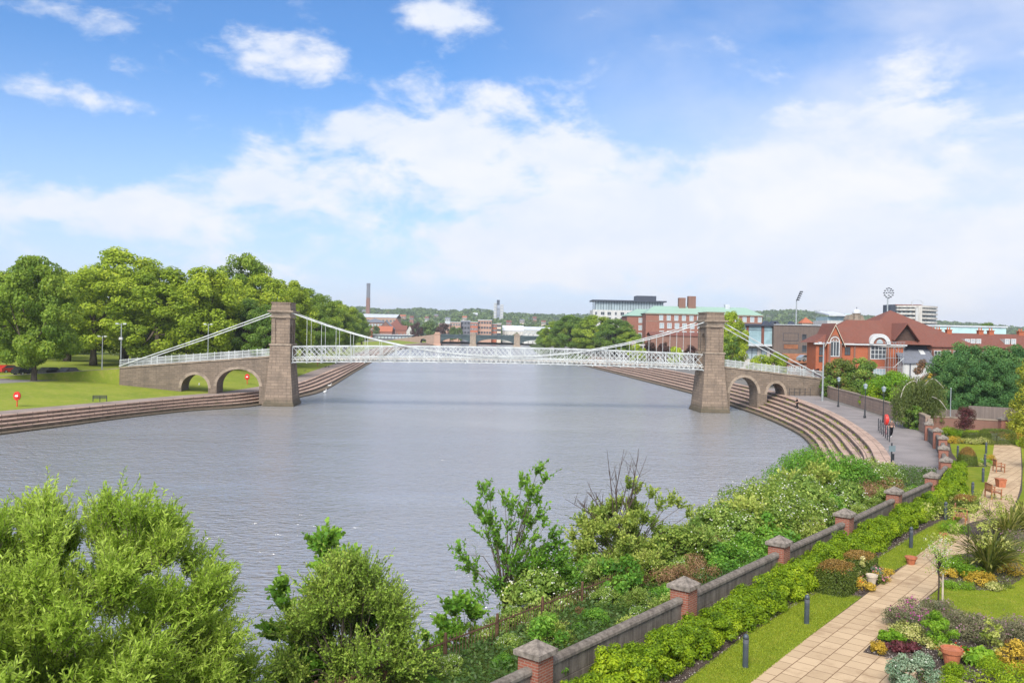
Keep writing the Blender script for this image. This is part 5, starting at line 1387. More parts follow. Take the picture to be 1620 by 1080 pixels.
seat('middle teak seat in front of a square terracotta planter', gz(1571, 788, GZ), .95, rad(84))
seat('nearest teak seat with slatted back, half hidden by pale leaves', gz(1519, 826, GZ), 1.35, rad(60))
# ------------------------------------------------------------------ pots
def pot(label, loc, r, h, mat, square=False):
    o = thing('plant_pot', label, 'pot', loc)
    m = MB()
    if square: m.frus(0, r * .8, r * .8, h, r, r); m.box(-r * 1.08, -r * 1.08, h, r * 1.08, r * 1.08, h + .06)
    else: m.lathe([(r * .60, 0), (r * .93, h * .78), (r * 1.05, h * .79), (r * 1.08, h), (r * .92, h), (r * .9, h * .93)], 22)
    m.build('body', mat, o)
    m = MB(); m.lathe([(r * .86, h * .88), (r * .86, h * .9 + (.07 if square else 0))], 16); m.build('compost', 'soil', o); return o
pot('large terracotta pot of red flowers in the mulch at the front bed', gz(1505, 1055, GZ), .29, .58, 'terracotta')
pot('terracotta pot standing on the path edge below the second lawn strip', gz(1441, 892, GZ), .24, .33, 'terracotta')
pot('small terracotta pot behind the flowering standard tree', gz(1493, 853, GZ), .2, .3, 'terracotta')
pot('beige pot of pink flowers beside the clipped hedge cubes', gz(1379, 925, GZ), .21, .42, 'beige_pot')
pot('square terracotta planter beside the middle teak seat', gz(1583, 770, GZ), .26, .5, 'terracotta', True)

# ------------------------------------------------------------------ garden plants
def P3(px, py): return gz(px, py, GZ)
def clipped(label, loc, rx, ry, h, rot, top='leaf_brownhedge', dome=False, n=14000, ll=.07):
    rng = np.random.default_rng(int(loc.x * 100) % 9999)
    o = thing('clipped_shrub', label, 'clipped shrub', loc, rot)
    d = rdir(rng, n); d[:, 2] = np.abs(d[:, 2]); e = 2 if dome else 5
    s_ = 1 / (np.abs(d[:, 0]) ** e + np.abs(d[:, 1]) ** e + np.abs(d[:, 2]) ** e) ** (1 / e)
    P = d * s_[:, None] * np.array([rx, ry, h]) * (1 + rng.normal(size=n) * .035)[:, None]
    N = unit(np.sign(d) * np.abs(d) ** (e - 1) + rng.normal(size=(n, 3)) * .5)
    up = P[:, 2] > h * (.62 if dome else .9) + rng.normal(size=n) * h * .06
    for nm, msk, mt in (('new_growth', up, top), ('foliage', ~up, 'leaf_clipped')):
        k = int(msk.sum()); link(nm, leafmesh(nm, mt, P[msk], np.cross(N[msk], rdir(rng, k)), N[msk], ll, ll * .55, .45 + rng.normal(size=k) * .2), o)
    m = MB(); m.tube([(0, 0, -.05), (0, 0, h * .6)], .05, 6); m.build('stem', 'bark_dark', o)
    return o
clipped('nearer clipped hedge cube with a brown top beside the bollard light', P3(1322, 934), .78, .62, 1.05, rad(52))
clipped('farther clipped hedge cube with a brown top, behind the nearer one', P3(1358, 906), .85, .6, .8, rad(52))
clipped('round clipped dome, dark green below and brown on top', P3(1530, 735), .72, .72, 1.35, 0, dome=True)
clipped('low brown clipped hedge behind the nearest teak seat', P3(1527, 806), 1.0, .6, .75, rad(55))
clipped('dark clipped hedge block at the far end of the garden', P3(1577, 702), 1.55, .9, 1.35, 0, top='leaf_clipped', ll=.07)
clipped('low clipped green hedge under the purple leaved tree', P3(1545, 697), 1.2, .7, .95, 0, top='leaf_hedge', ll=.07)
def gp(label, px, py, R, h, mat, n=2500, ll=.07, lw=.04, prof=broad, fl=None, name='garden_plant', cat='plant', seed=None, cr=.32, k=16, up=.4, flat=1):
    return shrub(name, label, P3(px, py), R, h, mat, n, ll, lw, seed or int(px * 7 + py), prof, cr, k, cat, None, fl, True, up, flat)
gp('row end shrub with bright green leaves by the tall end pier', 1503, 692, 1.0, 1.1, 'leaf_hedge', 3000, .1, .06)
gp('green shrub between the end pier and the purple leaved tree', 1521, 693, 1.0, 1.0, 'leaf_bright', 3000, .1, .06)
gp('golden flowered low plant at the left of the far flower bed', 1510, 701, .8, .7, 'leaf_gold', 2000, .08, .05)
gp('yellow flowered low plant in the middle of the far flower bed', 1531, 702, .9, .55, 'leaf_variegated', 2000, .08, .05)
gp('pale cream low plant at the right of the far flower bed', 1554, 702, .9, .65, 'leaf_variegated', 2000, .1, .04)
gp('yellow shrub right of the dark clipped hedge block', 1605, 698, .9, .9, 'leaf_gold', 2400, .09, .05)
gp('bright green mound at the right edge by the far lawn', 1622, 706, .9, .9, 'leaf_hedge', 2600, .09, .05)
gp('yellow green plant at the right edge behind the far hedge', 1625, 690, 1.0, 1.0, 'leaf_bright', 2400, .1, .05)
gp('low leafy plant with white flowers by the farthest teak seat', 1563, 735, .55, .5, 'leaf_bright', 1500, .07, .04, fl=('blossom_white', 60, .06))
gp('red tinged low plant between the far bollards and the path', 1567, 728, .4, .5, 'leaf_gold', 1000, .06, .04)
gp('silver leaved low plant at the foot of the round dome', 1556, 737, .5, .35, 'leaf_variegated', 1000, .06, .04)
gp('cream variegated shrub in the hedge row left of the nearest seat', 1503, 800, .75, .95, 'leaf_variegated', 2600, .09, .05, fl=('blossom_white', 50, .07))
gp('deep green shrub behind the dark bollard by the nearest seat', 1486, 815, .8, .9, 'leaf_clipped', 2600, .07, .04)
gp('pale green fern like plant in front of the nearest teak seat', 1508, 842, .65, .6, 'leaf_bright', 2200, .10, .03)
gp('red and yellow leaved low plant beside the beige pot', 1359, 932, .5, .45, 'leaf_gold', 1600, .06, .035, fl=('blossom_red', 50, .05))
gp('tall cream leaved plant between the two clipped hedge cubes', 1363, 915, .25, .95, 'leaf_variegated', 600, .08, .04, conic)
gp('pink flowers and strappy leaves filling the beige pot', 1380, 913, .42, .45, 'leaf_blue', 1200, .14, .03, fl=('blossom_pink', 70, .07))
gp('golden green low plant right of the beige pot', 1399, 915, .5, .42, 'leaf_gold', 1500, .06, .035)
gp('pink rose bush at the foot of the beige pot', 1391, 922, .25, .4, 'leaf_clipped', 500, .06, .04, fl=('blossom_pink', 60, .08))
gp('bright green mound left of the big strappy plant', 1521, 908, .85, .75, 'leaf_bright', 4200, .07, .04)
gp('low lime green ground cover at the tip of the round bed', 1514, 931, .6, .28, 'leaf_bright', 1800, .05, .03, flat=.6)
gp('golden leaved low shrub in front of the big strappy plant', 1548, 922, .55, .48, 'leaf_gold', 2200, .06, .035)
gp('golden leaved low shrub right of the big strappy plant', 1597, 906, .8, .65, 'leaf_gold', 2200, .06, .035)
gp('small golden tuft behind the low lime ground cover', 1500, 912, .35, .4, 'leaf_gold', 900, .06, .035)
gp('small silver green plant at the edge of the round bed', 1573, 932, .32, .3, 'leaf_variegated', 800, .08, .05)
gp('tiny green plant at the edge of the round bed', 1592, 929, .22, .15, 'leaf_clipped', 400, .05, .03)
gp('hazy mauve shrub behind the big strappy plant', 1608, 878, 1.1, 1.15, 'leaf_mauve', 4200, .06, .02, fl=('blossom_mauve', 150, .06))
gp('grey green feathery shrub by the path under the far strappy plant', 1575, 850, .8, 1.0, 'leaf_mauve', 2500, .08, .02)
# wallflowers and the front bed
for i, (px, py, R, h, lb) in enumerate([(1422, 992, .62, .62, 'magenta wallflower spilling over the path at the left end of the front bed'), (1452, 980, .7, .72, 'magenta wallflower second from the path in the front bed'), (1485, 975, .55, .62, 'grey leaved wallflower at the foot of the staked tree'),
        (1522, 1000, .75, .7, 'mauve wallflower behind the terracotta pot of red flowers'), (1552, 1012, .7, .8, 'mauve wallflower behind the hosta'), (1585, 1018, .8, .9, 'mauve wallflower behind the cream leaved sapling'), (1622, 1022, .9, .9, 'mauve wallflower cut by the right edge of the picture')]):
    gp(lb, px, py, R, h, 'leaf_mauve', 3800, .07, .022, fl=('blossom_magenta' if i < 2 else 'blossom_mauve', 110 if i < 2 else 120, .06), name='wallflower', cat='flowers', k=20)
gp('tall yellow green spike leaved plant in the middle of the front bed', 1487, 1018, .55, 1.05, 'leaf_bright', 2000, .14, .03, oval)
gp('lime green heuchera near the path in the front bed', 1410, 1013, .34, .36, 'leaf_bright', 1500, .08, .06)
gp('cream edged low plant behind the lime heuchera', 1440, 1007, .55, .42, 'leaf_variegated', 1800, .07, .045)
gp('small round box ball at the corner of the front bed', 1388, 1031, .26, .36, 'leaf_gold', 1500, .04, .028)
gp('dark purple heuchera in the mulch near the box ball', 1419, 1027, .34, .26, 'leaf_purple', 1200, .08, .06)
gp('second purple heuchera nearer the terracotta pot', 1440, 1028, .28, .24, 'leaf_purple', 900, .08, .06)
gp('small white edged plant left of the terracotta pot', 1472, 1022, .3, .28, 'leaf_variegated', 900, .09, .05)
gp('red geranium growing in the large terracotta pot', 1506, 1042, .36, .5, 'leaf_variegated', 1300, .08, .05, fl=('blossom_red', 40, .07))
gp('broad leaved hosta in the mulch right of the terracotta pot', 1552, 1048, .48, .42, 'leaf_bright', 900, .18, .10, up=.8)
gp('cream leaved sapling with a thin cane in the front bed', 1570, 1042, .35, 1.25, 'leaf_palemagnolia', 700, .10, .06, column)
gp('dry feathery grass clump at the lower right of the front bed', 1597, 1052, .25, .8, 'leaf_dry', 900, .16, .015, column)
gp('blue green leafy shrub overhanging the path at the bottom edge', 1444, 1092, .62, 1.1, 'leaf_blue', 5200, .075, .035, fl=('blossom_white', 60, .04))
gp('lime gold shrub at the bottom edge right of the blue green one', 1515, 1098, .75, .75, 'leaf_hedge', 5200, .06, .035)
gp('lime gold shrub in the bottom right corner of the picture', 1592, 1096, .9, .9, 'leaf_hedge', 5200, .06, .035)
gp('golden green shrub at the right edge of the front bed', 1612, 1062, .6, 1.0, 'leaf_gold', 3000, .07, .035)
# strappy plants
def strap(label, loc, R, h, n, seed):
    rng = np.random.default_rng(seed); o = thing('strap_leaf_plant', label, 'plant', loc)
    m = []; P = []; T = []; N = []; L = []; tn = []
    for i in range(n):
        a = rng.random() * 2 * PI; lean = rng.uniform(.1, 1.15); ln = h * rng.uniform(.75, 1.15); t0 = rng.random()
        d = np.array([math.cos(a), math.sin(a), 0]); p = d * .12 * rng.random(); up_ = 1.0
        for sgm in range(5):
            ang = lean * (.45 + .28 * sgm); dirv = d * math.sin(ang) + np.array([0, 0, math.cos(ang)])
            q = p + dirv * ln / 5; P.append((p + q) / 2); T.append(dirv); N.append(np.cross(dirv, np.array([-d[1], d[0], 0]))); L.append(ln / 5 * 1.35); tn.append(t0 * .6 + rng.random() * .3 + .1 * (sgm > 2)); p = q
    P = np.array(P); link('leaves', leafmesh('leaves', 'leaf_phormium', P, np.array(T), np.array(N), np.array(L), .085, np.array(tn), .3), o)
    m = MB(); m.lathe([(.16, -.05), (.12, .2), (.03, .4)], 8); m.build('base', 'leaf_dry', o); return o
strap('big strappy green and gold plant in the round bed', P3(1563, 911), 1.0, 1.8, 210, 3)
strap('second strappy plant farther back by the path', P3(1592, 858), 1.0, 1.7, 130, 4)
strap('third strappy plant at the right edge behind the second', P3(1622, 840), 1.0, 1.6, 110, 5)
# staked standard tree with white blossom, pale leaved sapling, purple tree
def small_tree(name, label, loc, h, R, zc, mat, n, ll, lw, seed, kcl, cr, fl=None, trunk='bark', stake=False, r=.035, flat=.55, leafcluster=True):
    rng = np.random.default_rng(seed); o = thing(name, label, 'tree', loc)
    cl = []
    for i in range(kcl):
        a = rng.random() * 2 * PI; rr = R * math.sqrt(rng.random()); cl.append((rr * math.cos(a), rr * math.sin(a), zc + (h - zc) * rng.random(), cr * rng.uniform(.7, 1.3)))
    m = MB(); m.tube([(0, 0, -.05), (.02, .01, zc * .6), (0, 0, zc), (.05, .02, h * .85)], [r, r * .8, r * .7, r * .25], 7)
    for c in cl[:13]: m.tube([(0, 0, zc * .95 + (c[2] - zc) * .25), (c[0] * .55, c[1] * .55, zc + (c[2] - zc) * .6), c[:3]], [r * .45, r * .3, r * .1], 5)
    m.build('trunk', trunk, o)
    link('crown', clump_crown(rng, cl, n, ll, lw, mat, 'crown', .6), o)
    if fl:
        C = np.array(cl); kk = rng.integers(len(C), size=fl[1]); d = rdir(rng, fl[1]); P = C[kk, :3] + d * C[kk, 3][:, None]
        link('blossom', leafmesh('blossom', fl[0], P, np.cross(d, rdir(rng, fl[1])), d, fl[2], fl[2] * .8, rng.random(fl[1])), o)
    if stake:
        m = MB(); m.tube([(.14, -.05, -.05), (.13, -.04, zc * .95)], .035, 7); m.build('stake', 'beige_pot', o)
    return o
small_tree('standard_tree', 'small staked tree with sparse cream blossom in the front lawn', P3(1484, 956), 2.35, .55, 1.25, 'leaf_bronze', 900, .055, .035, 21, 34, .2, ('blossom_white', 260, .045), 'bark_dark', True)
small_tree('sapling', 'spreading sapling with pale yellow leaves in front of the nearest seat', P3(1530, 905), 2.9, 1.6, 1.1, 'leaf_palemagnolia', 1500, .10, .055, 22, 44, .2, ('blossom_white', 40, .06), 'bark', False, .026)
small_tree('sapling', 'second pale leaved sapling overhanging the path farther back', P3(1563, 862), 2.6, 1.1, 1.2, 'leaf_palemagnolia', 900, .09, .05, 24, 26, .18, None, 'bark', False, .024)
small_tree('purple_tree', 'small dark purple leaved tree at the far end of the garden', P3(1526, 694), 3.0, .75, 1.15, 'leaf_purple', 5200, .1, .07, 23, 40, .38, None, 'bark_pale', False, .06)
small_tree('maple', 'golden leaved maple reaching in from the right edge', P3(1655, 745), 4.0, 1.8, 1.5, 'leaf_goldconifer', 4200, .14, .10, 25, 46, .4, None, 'bark', False, .08)

# short grass blades on the near lawns and mulch chips on the beds (stuff)
def scatter_poly(rng, px_poly, n):
    P = np.array([tuple(gz(*q, GZ))[:2] for q in px_poly]); lo, hi = P.min(0), P.max(0); out = []
    while len(out) < n:
        q = rng.uniform(lo, hi, (n * 2, 2)); ins = np.zeros(len(q), bool); j = len(P) - 1
        for i in range(len(P)):
            c = ((P[i, 1] > q[:, 1]) != (P[j, 1] > q[:, 1])) & (q[:, 0] < (P[j, 0] - P[i, 0]) * (q[:, 1] - P[i, 1]) / (P[j, 1] - P[i, 1] + 1e-12) + P[i, 0]); ins ^= c; j = i
        out += list(q[ins])
    return np.array(out[:n])
rng = np.random.default_rng(90)
Q = np.concatenate([scatter_poly(rng, [(1040, 1110), (1187, 998), (1238, 965), (1281, 936), (1364, 943), (1273, 1013), (1193, 1076.5), (1103, 1149)], 30000),
    scatter_poly(rng, [(1381, 885), (1440, 849), (1495, 820), (1531, 810), (1502, 838), (1435, 892), (1405, 908)], 14000),
    scatter_poly(rng, [(1453, 957), (1483, 931), (1529, 888), (1566, 852), (1620, 850), (1720, 880), (1800, 1010), (1620, 988), (1540, 978), (1480, 966)], 26000)])
n = len(Q); N = unit(np.concatenate([rng.normal(size=(n, 2)), np.full((n, 1), .5)], 1)); T = unit(np.array([0, 0, 1.0]) + rng.normal(size=(n, 3)) * .45)
tag(link('grass', leafmesh('grass', 'grass_blade', np.concatenate([Q, np.full((n, 1), 3.018)], 1), T, N, .05 * rng.uniform(.6, 1.5, n), .016, .5 + .22 * rng.normal(size=n))), kind='stuff')
Q = np.concatenate([scatter_poly(rng, [(1366, 1030), (1402, 996), (1466, 944), (1540, 975), (1640, 990), (1700, 1080), (1540, 1090)], 9000), scatter_poly(rng, [(930, 1110), (1290, 880), (1330, 900), (1290, 940), (1185, 1000), (1040, 1110)], 7000), scatter_poly(rng, [(1480, 925), (1500, 890), (1610, 890), (1622, 910), (1560, 935)], 2500), scatter_poly(rng, [(1290, 935), (1400, 850), (1500, 800), (1440, 852), (1380, 888), (1400, 905), (1362, 944)], 5000)])
n = len(Q); N = unit(rng.normal(size=(n, 3)) * .5 + np.array([0, 0, 1]))
tag(link('bark_chips', leafmesh('bark_chips', 'bark_chip', np.concatenate([Q, 3.012 + .02 * rng.random((n, 1))], 1), np.cross(N, rdir(rng, n)), N, .06 * rng.uniform(.5, 1.5, n), .03, rng.random(n) ** 2)), kind='stuff')
# ------------------------------------------------------------------ wild growth between the wall and the river
def bank_z(o): return 2.98 if o < 4 else max(-.1, 2.98 - 3.0 * ((o - 4) / 5) ** 1.1)
def twigs(rng, clumps, per, nl, tl, ll, lw, mat, spread=.6, upw=.5, tone0=.5, name='crown', stems=True):
    P = []; T = []; N = []; tn = []; sm = MB()
    for ci, c in enumerate(clumps):
        cc = np.array(c[:3]); ct = rng.normal() * .1
        for j in range(max(2, int(per * c[3] / .8))):
            d = rdir(rng, 1)[0] * spread + np.array([0, 0, upw]) + unit(cc - np.array([0, 0, cc[2] * .55]))[...] * .55
            d = d / np.linalg.norm(d); p0 = cc + rdir(rng, 1)[0] * c[3] * .45 * rng.random(); L = tl * rng.uniform(.6, 1.3)
            bend = rng.normal(size=3) * .25 + np.array([0, 0, -.15])
            t = (np.arange(nl) + rng.random(nl) * .6) / nl
            pts = p0 + np.outer(t * L, d) + np.outer((t ** 2) * L * .5, bend)
            td = d + np.outer(t, bend); td = unit(td)
            ld = unit(td * .75 + rdir(rng, nl) * .75)
            nn = unit(rng.normal(size=(nl, 3)) * .8 + np.array([0, 0, .8]))
            P.append(pts + ld * ll * .4); T.append(ld); N.append(nn); tn.append(tone0 + ct + t * .22 - .08 + rng.normal(size=nl) * .13)
            if stems: sm.tube([p0, p0 + d * L * .5 + bend * L * .12, p0 + d * L + bend * L * .5], [.008, .006, .003], 3, False)
    P = np.concatenate(P); n = len(P)
    return leafmesh(name, mat, P, np.concatenate(T), np.concatenate(N), ll * rng.uniform(.7, 1.3, n), lw * rng.uniform(.7, 1.3, n), np.concatenate(tn)), sm
def near_tree(name, label, loc, R, h, mat, seed, k, cr, per, nl, tl, ll, lw, prof=broad, z0=.4, wood='bark', r=.12, upw=.5, shape=None, nlimb=99, cat='tree'):
    rng = np.random.default_rng(seed); o = thing(name, label, cat, loc)
    cl = shape if shape is not None else dome_clumps(rng, R, z0, h, k, prof, cr)
    me, sm = twigs(rng, cl, per, nl, tl, ll, lw, mat, upw=upw)
    link('crown', me, o)
    fork = [(0, 0, -.2), (.05, .02, h * .18), (.0, .08, h * .32)]
    sm.tube(fork, [r * 1.3, r, r * .85], 8)
    for c in cl[:nlimb]:
        b = Vector(fork[1]).lerp(Vector(fork[2]), rng.random()); e = Vector(c[:3]); mid = b.lerp(e, .5) + Vector((rng.normal() * .1, rng.normal() * .1, .12 * h * rng.random()))
        sm.tube([b, mid, e], [r * .35, r * .2, .008], 5)
    sm.build('branches', wood, o, smooth=True); return o

# willow, lower left
L0 = Vector((-10.2, 20.0, .9))
near_tree('willow', 'large feathery bright green willow in the lower left corner', L0, 4.3, 7.5, 'leaf_willow', 31, 190, .18, 58, 34, .85, .135, .033, prof=lambda t: max(.2, math.sin(PI * min(1, .22 + t * .72)) ** .6), z0=.2, r=.2, upw=.6)
near_tree('willow', 'second willow clump cut by the left edge behind the large willow', Vector((-14.5, 22.5, .6)), 3.2, 7.3, 'leaf_willow', 32, 80, .22, 36, 30, .85, .135, .034, z0=.2, r=.15, upw=.6)
# bronze bush with a green sycamore behind it
p = at(553, 1080, 24.0)
near_tree('bush', 'olive and bronze leaved bush at the bottom of the picture', Vector((p.x, 24.0, 1.6)), 1.85, 4.55, 'leaf_bronze', 33, 100, .22, 60, 24, .8, .095, .046, prof=lambda t: max(.12, math.sin(PI * min(1, .3 + t * .68)) ** .8), z0=.0, r=.07)
p = at(512, 1080, 25.6)
near_tree('sycamore', 'green sycamore sapling behind the bronze bush', Vector((p.x, 25.6, 1.0)), 1.5, 5.7, 'leaf_sycamore', 34, 46, .26, 40, 11, .5, .16, .12, prof=oval, z0=.4, r=.08)
# tall open sapling
p = at(797, 900, 33.0); sh_ = [(-1.6, 0, 3.1, .35), (-1.3, .3, 2.3, .3), (-1.0, 0, 4.6, .35), (-.8, .2, 5.4, .35), (-.55, .1, 4.1, .4), (.0, .0, 4.9, .35), (.6, .1, 5.6, .35), (1.15, .1, 6.15, .3), (.95, 0, 5.3, .35), (.7, .2, 4.4, .4), (1.2, -.1, 4.5, .3),
      (-.2, .2, 3.3, .5), (.4, -.3, 2.9, .55), (1.0, .3, 3.0, .6), (1.6, 0, 3.3, .5), (2.0, .2, 2.6, .5), (1.3, -.4, 2.2, .65), (.5, .3, 2.0, .65), (-.3, -.3, 1.9, .6), (.1, .4, 1.2, .6), (.9, -.3, 1.3, .6), (1.8, .1, 1.9, .5), (-.7, .1, 1.3, .5), (.4, -.5, .7, .5), (1.5, .4, 2.5, .6), (2.2, .1, 2.1, .55), (1.9, -.2, 2.9, .5), (1.1, -.1, 2.6, .6), (1.5, .2, 1.5, .6), (2.3, .2, 1.5, .45), (1.7, .1, 3.7, .4)]
near_tree('sapling', 'tall open sapling with bare looking stems standing at the water edge', Vector((p.x, 33.0, 1.25)), 2, 6, 'leaf_sycamore', 35, 20, .25, 16, 11, .62, .17, .095, shape=[(a, b, c, d * 1.2) for a, b, c, d in sh_] + [(a * .72 + .1, b * .7, c * .8, d) for a, b, c, d in sh_ if c > 2.5] + [(a + .25, b, c - .35, d * .9) for a, b, c, d in sh_ if c > 1.5], r=.07)
p = at(720, 1000, 29.5); near_tree('bush', 'low dark green bush left of the tall open sapling', Vector((p.x, 29.5, 1.2)), 1.1, 2.5, 'leaf_sycamore', 39, 26, .3, 30, 10, .4, .18, .12, z0=0, r=.05, cat='bush')
# leafy tree with dead branches standing out of its top
p = at(985, 900, 37.0); TD = Vector((p.x, 37.0, 1.7))
shp = dome_clumps(np.random.default_rng(36), 2.0, .1, 3.9, 70, broad, .24) + [(1.5, 0, 3.7, .35), (1.9, .1, 3.9, .3), (2.3, 0, 3.75, .25), (1.1, .2, 4.1, .3), (.2, 0, 4.5, .3), (-1.7, .1, 2.9, .35), (-2.1, 0, 2.3, .35), (2.6, 0, 3.4, .2), (.5, .1, 4.3, .3)]
dt = near_tree('hawthorn', 'green hawthorn with bare dead branches sticking up from its crown', TD, 2, 4, 'leaf_elder', 36, 40, .25, 34, 13, .55, .14, .085, shape=shp, r=.09)
rng = np.random.default_rng(37); m = MB()
for i in range(17):
    a = rng.uniform(-.55, .55) if i < 11 else rng.uniform(-1.0, .6); b = Vector((-.35 + rng.normal() * .12, rng.normal() * .15, 2.6)); L = rng.uniform(2.2, 3.7) if abs(a) < .4 else rng.uniform(1.6, 2.7)
    e = b + Vector((math.sin(a) * L, rng.normal() * .4, math.cos(a) * L)); md = b.lerp(e, .5) + Vector((rng.normal() * .1, 0, .05)); m.tube([b, md, e], [.03, .02, .007], 5)
    for j in range(4):
        s_ = md.lerp(e, rng.random() * .8); q = s_ + Vector((rng.normal() * .22, rng.normal() * .15, rng.uniform(.25, .7))); m.tube([s_, q], [.010, .005], 4)
m.build('dead_branches', 'dead_wood', dt)
# big bushes towards the steps
def nb(label, px, Y, z, R, h, mat, seed, n, ll, lw, fl=None, name='bush', k=34, cr=.27):
    p = at(px, 800, Y); return shrub(name, label, Vector((p.x, Y, z)), R, h, mat, n, ll, lw, seed, broad, cr, k, 'bush', None, fl, True)
nb('elder bush covered in cream flower heads above the middle of the bank', 1205, 43, 1.8, 2.5, 3.9, 'leaf_elder', 41, 15000, .14, .08, ('blossom_white', 620, .09), 'elder', 46)
nb('sprawling pale bush at the water side of the elder', 1158, 42, 1.0, 1.6, 3.2, 'leaf_elder', 42, 7000, .13, .07, ('blossom_white', 120, .09))
nb('dense mid green bush where the bank meets the stone steps', 1290, 55, 2.0, 2.7, 3.9, 'leaf_sycamore', 43, 16000, .15, .08, None, 'bush', 48)
nb('mid green bush right of the dense bush at the steps', 1340, 55, 2.4, 2.0, 3.0, 'leaf_sycamore', 44, 9000, .14, .08)
nb('white flowering bush at the top corner of the stone steps', 1380, 57, 2.7, 1.9, 2.3, 'leaf_bramble', 45, 9000, .12, .07, ('blossom_white', 420, .08))
nb('tall green bush between the elder and the dense bush at the steps', 1245, 48, 1.8, 1.8, 3.4, 'leaf_bramble', 46, 8000, .13, .07, ('blossom_white', 160, .08))
nb('green bush filling the gap left of the elder bush', 1100, 39, 1.6, 1.7, 2.6, 'leaf_bramble', 47, 8000, .12, .07, ('blossom_white', 320, .07))
nb('leafy bush between the hawthorn and the sapling', 925, 35.5, 1.5, 1.5, 2.3, 'leaf_sycamore', 48, 6500, .13, .07)
nb('tall mid green bush right of the hawthorn, near the railings', 1065, 37, 1.9, 1.3, 2.9, 'leaf_elder', 52, 6000, .14, .08, ('blossom_white', 90, .08))
nb('dark leafy bush at the foot of the hawthorn on the wall side', 985, 33.5, 2.2, 1.1, 2.1, 'leaf_sycamore', 53, 4500, .14, .09)
nb('loose pale green bush between the hawthorn and the elder', 1135, 40.5, 1.9, 1.5, 3.1, 'leaf_bramble', 54, 6500, .15, .085, ('blossom_white', 150, .08))
# brambles in flower: five kinds of mound, copied
BP = []
for i in range(5):
    o = shrub('bramble', 'bramble', (0, 0, -50), 1.3, 1.55 + .2 * (i % 3), ['leaf_bramble', 'leaf_elder', 'leaf_bramble', 'leaf_sycamore', 'leaf_bright'][i], 5200, .15, .09, 400 + i, lambda t: max(.25, math.sin(PI * min(1, .32 + t * .66)) ** .9), .30, 26, 'bramble', None, ('blossom_white', (170, 50, 260, 14, 60)[i], .075))
    BP.append(o)
for i in (1, 4):        # arching canes instead of mounds
    o = BP[i]; rng = np.random.default_rng(430 + i)
    cl = dome_clumps(rng, 1.2, .0, 1.7, 26, lambda t: max(.25, 1 - .6 * t), .3)
    me, sm = twigs(rng, cl, 34, 12, .75, .16, .09, ['leaf_elder', 'leaf_bramble'][i == 4], .8, .5, .5)
    [c for c in o.children if c.name.startswith('foliage')][0].data = me
    [c for c in o.children if c.name.startswith('stems')][0].data = sm.mesh('stems', 'rust_iron')
DRY = shrub('bramble', 'bramble', (0, 0, -50), 1.1, 1.1, 'leaf_dry', 2600, .12, .03, 420, broad, .34, 16, 'bramble')
rng = np.random.default_rng(50)
spots = []
for s in np.arange(-6, 40, 1.7):
    for o_ in (1.0, 2.6, 3.6, 5.2, 6.6):
        spots.append((s + rng.normal() * .35, o_ + rng.normal() * .3))
nb_ = 0
used = [False] * 6
segs = ['nearest', 'second', 'third', 'fourth', 'fifth', 'sixth']
for s, o_ in spots:
    if o_ > 6.0 and s < -2: continue
    if o_ < 1.9 and rng.random() < .35: continue
    i = rng.integers(5) if not (1.8 < o_ < 4.6 and rng.random() < .22) else 5
    src = (BP + [DRY])[i]
    k = (rng.uniform(.55, 1.3) if o_ > 1.6 else rng.uniform(.42, .66)) * (.42 if s < 11 and 1.6 < o_ < 4.6 else .75 if s < 12 and o_ < 5.6 else 1)
    if s < 21 and o_ > 1.6: k *= .82
    if s < 14 and o_ > 6.0: continue
    bay = segs[min(5, int(max(0, s + .3) / 7.75))]
    side = 'close behind the wall' if o_ < 1.9 else 'beside the rusty railings' if o_ < 4.6 else 'on the water side of the railings'
    kind = ('white flowered bramble', 'sparsely flowered yellowish bramble', 'thickly flowering bramble', 'plain green bramble', 'bright fresh green bramble', 'dead brown bramble')[i]
    lab = '%s %s at the %s wall bay' % (kind, side, bay); grp = 'brambles on the bank: ' + lab
    p = wp(s, o_, bank_z(o_) - .08)
    if not used[i]:
        src.location = p; src['label'] = lab; src['group'] = grp; src.rotation_euler = (0, 0, rng.random() * 6); src.scale = (k, k, k); used[i] = True
    else: dup(src, p, rng.random() * 6, lab, grp, (k, k, k * rng.uniform(.85, 1.2)))
# rusty iron railings
RA = thing('iron_railings', 'rusty iron railings with pointed bars half buried in brambles', 'railings', wp(-6, 4.2, 2.4), math.atan2(uw.y, uw.x))
for j in range(16):
    m = MB(); x0 = j * 2.4
    for i in range(17):
        x = x0 + .07 + i * .14; m.tube([(x, 0, 0), (x, 0, 1.22), (x, 0, 1.32)], [.011, .011, .002], 5, False)
    for z in (.15, 1.1): m.box(x0, -.012, z, x0 + 2.4, .012, z + .045)
    m.build('panel', 'rust_iron', RA)
    m = MB(); m.box(x0 - .03, -.03, -.3, x0 + .03, .03, 1.4); m.build('post', 'rust_iron', RA)
# tall pale weed against the first pier
p = wp(1.25, .6, 3.0); shrub('tall_weed', 'tall leafy weed growing up the wall right of the nearest brick pier', p, .55, 2.15, 'leaf_sycamore', 2600, .12, .055, 61, column, .35, 16, 'weed')
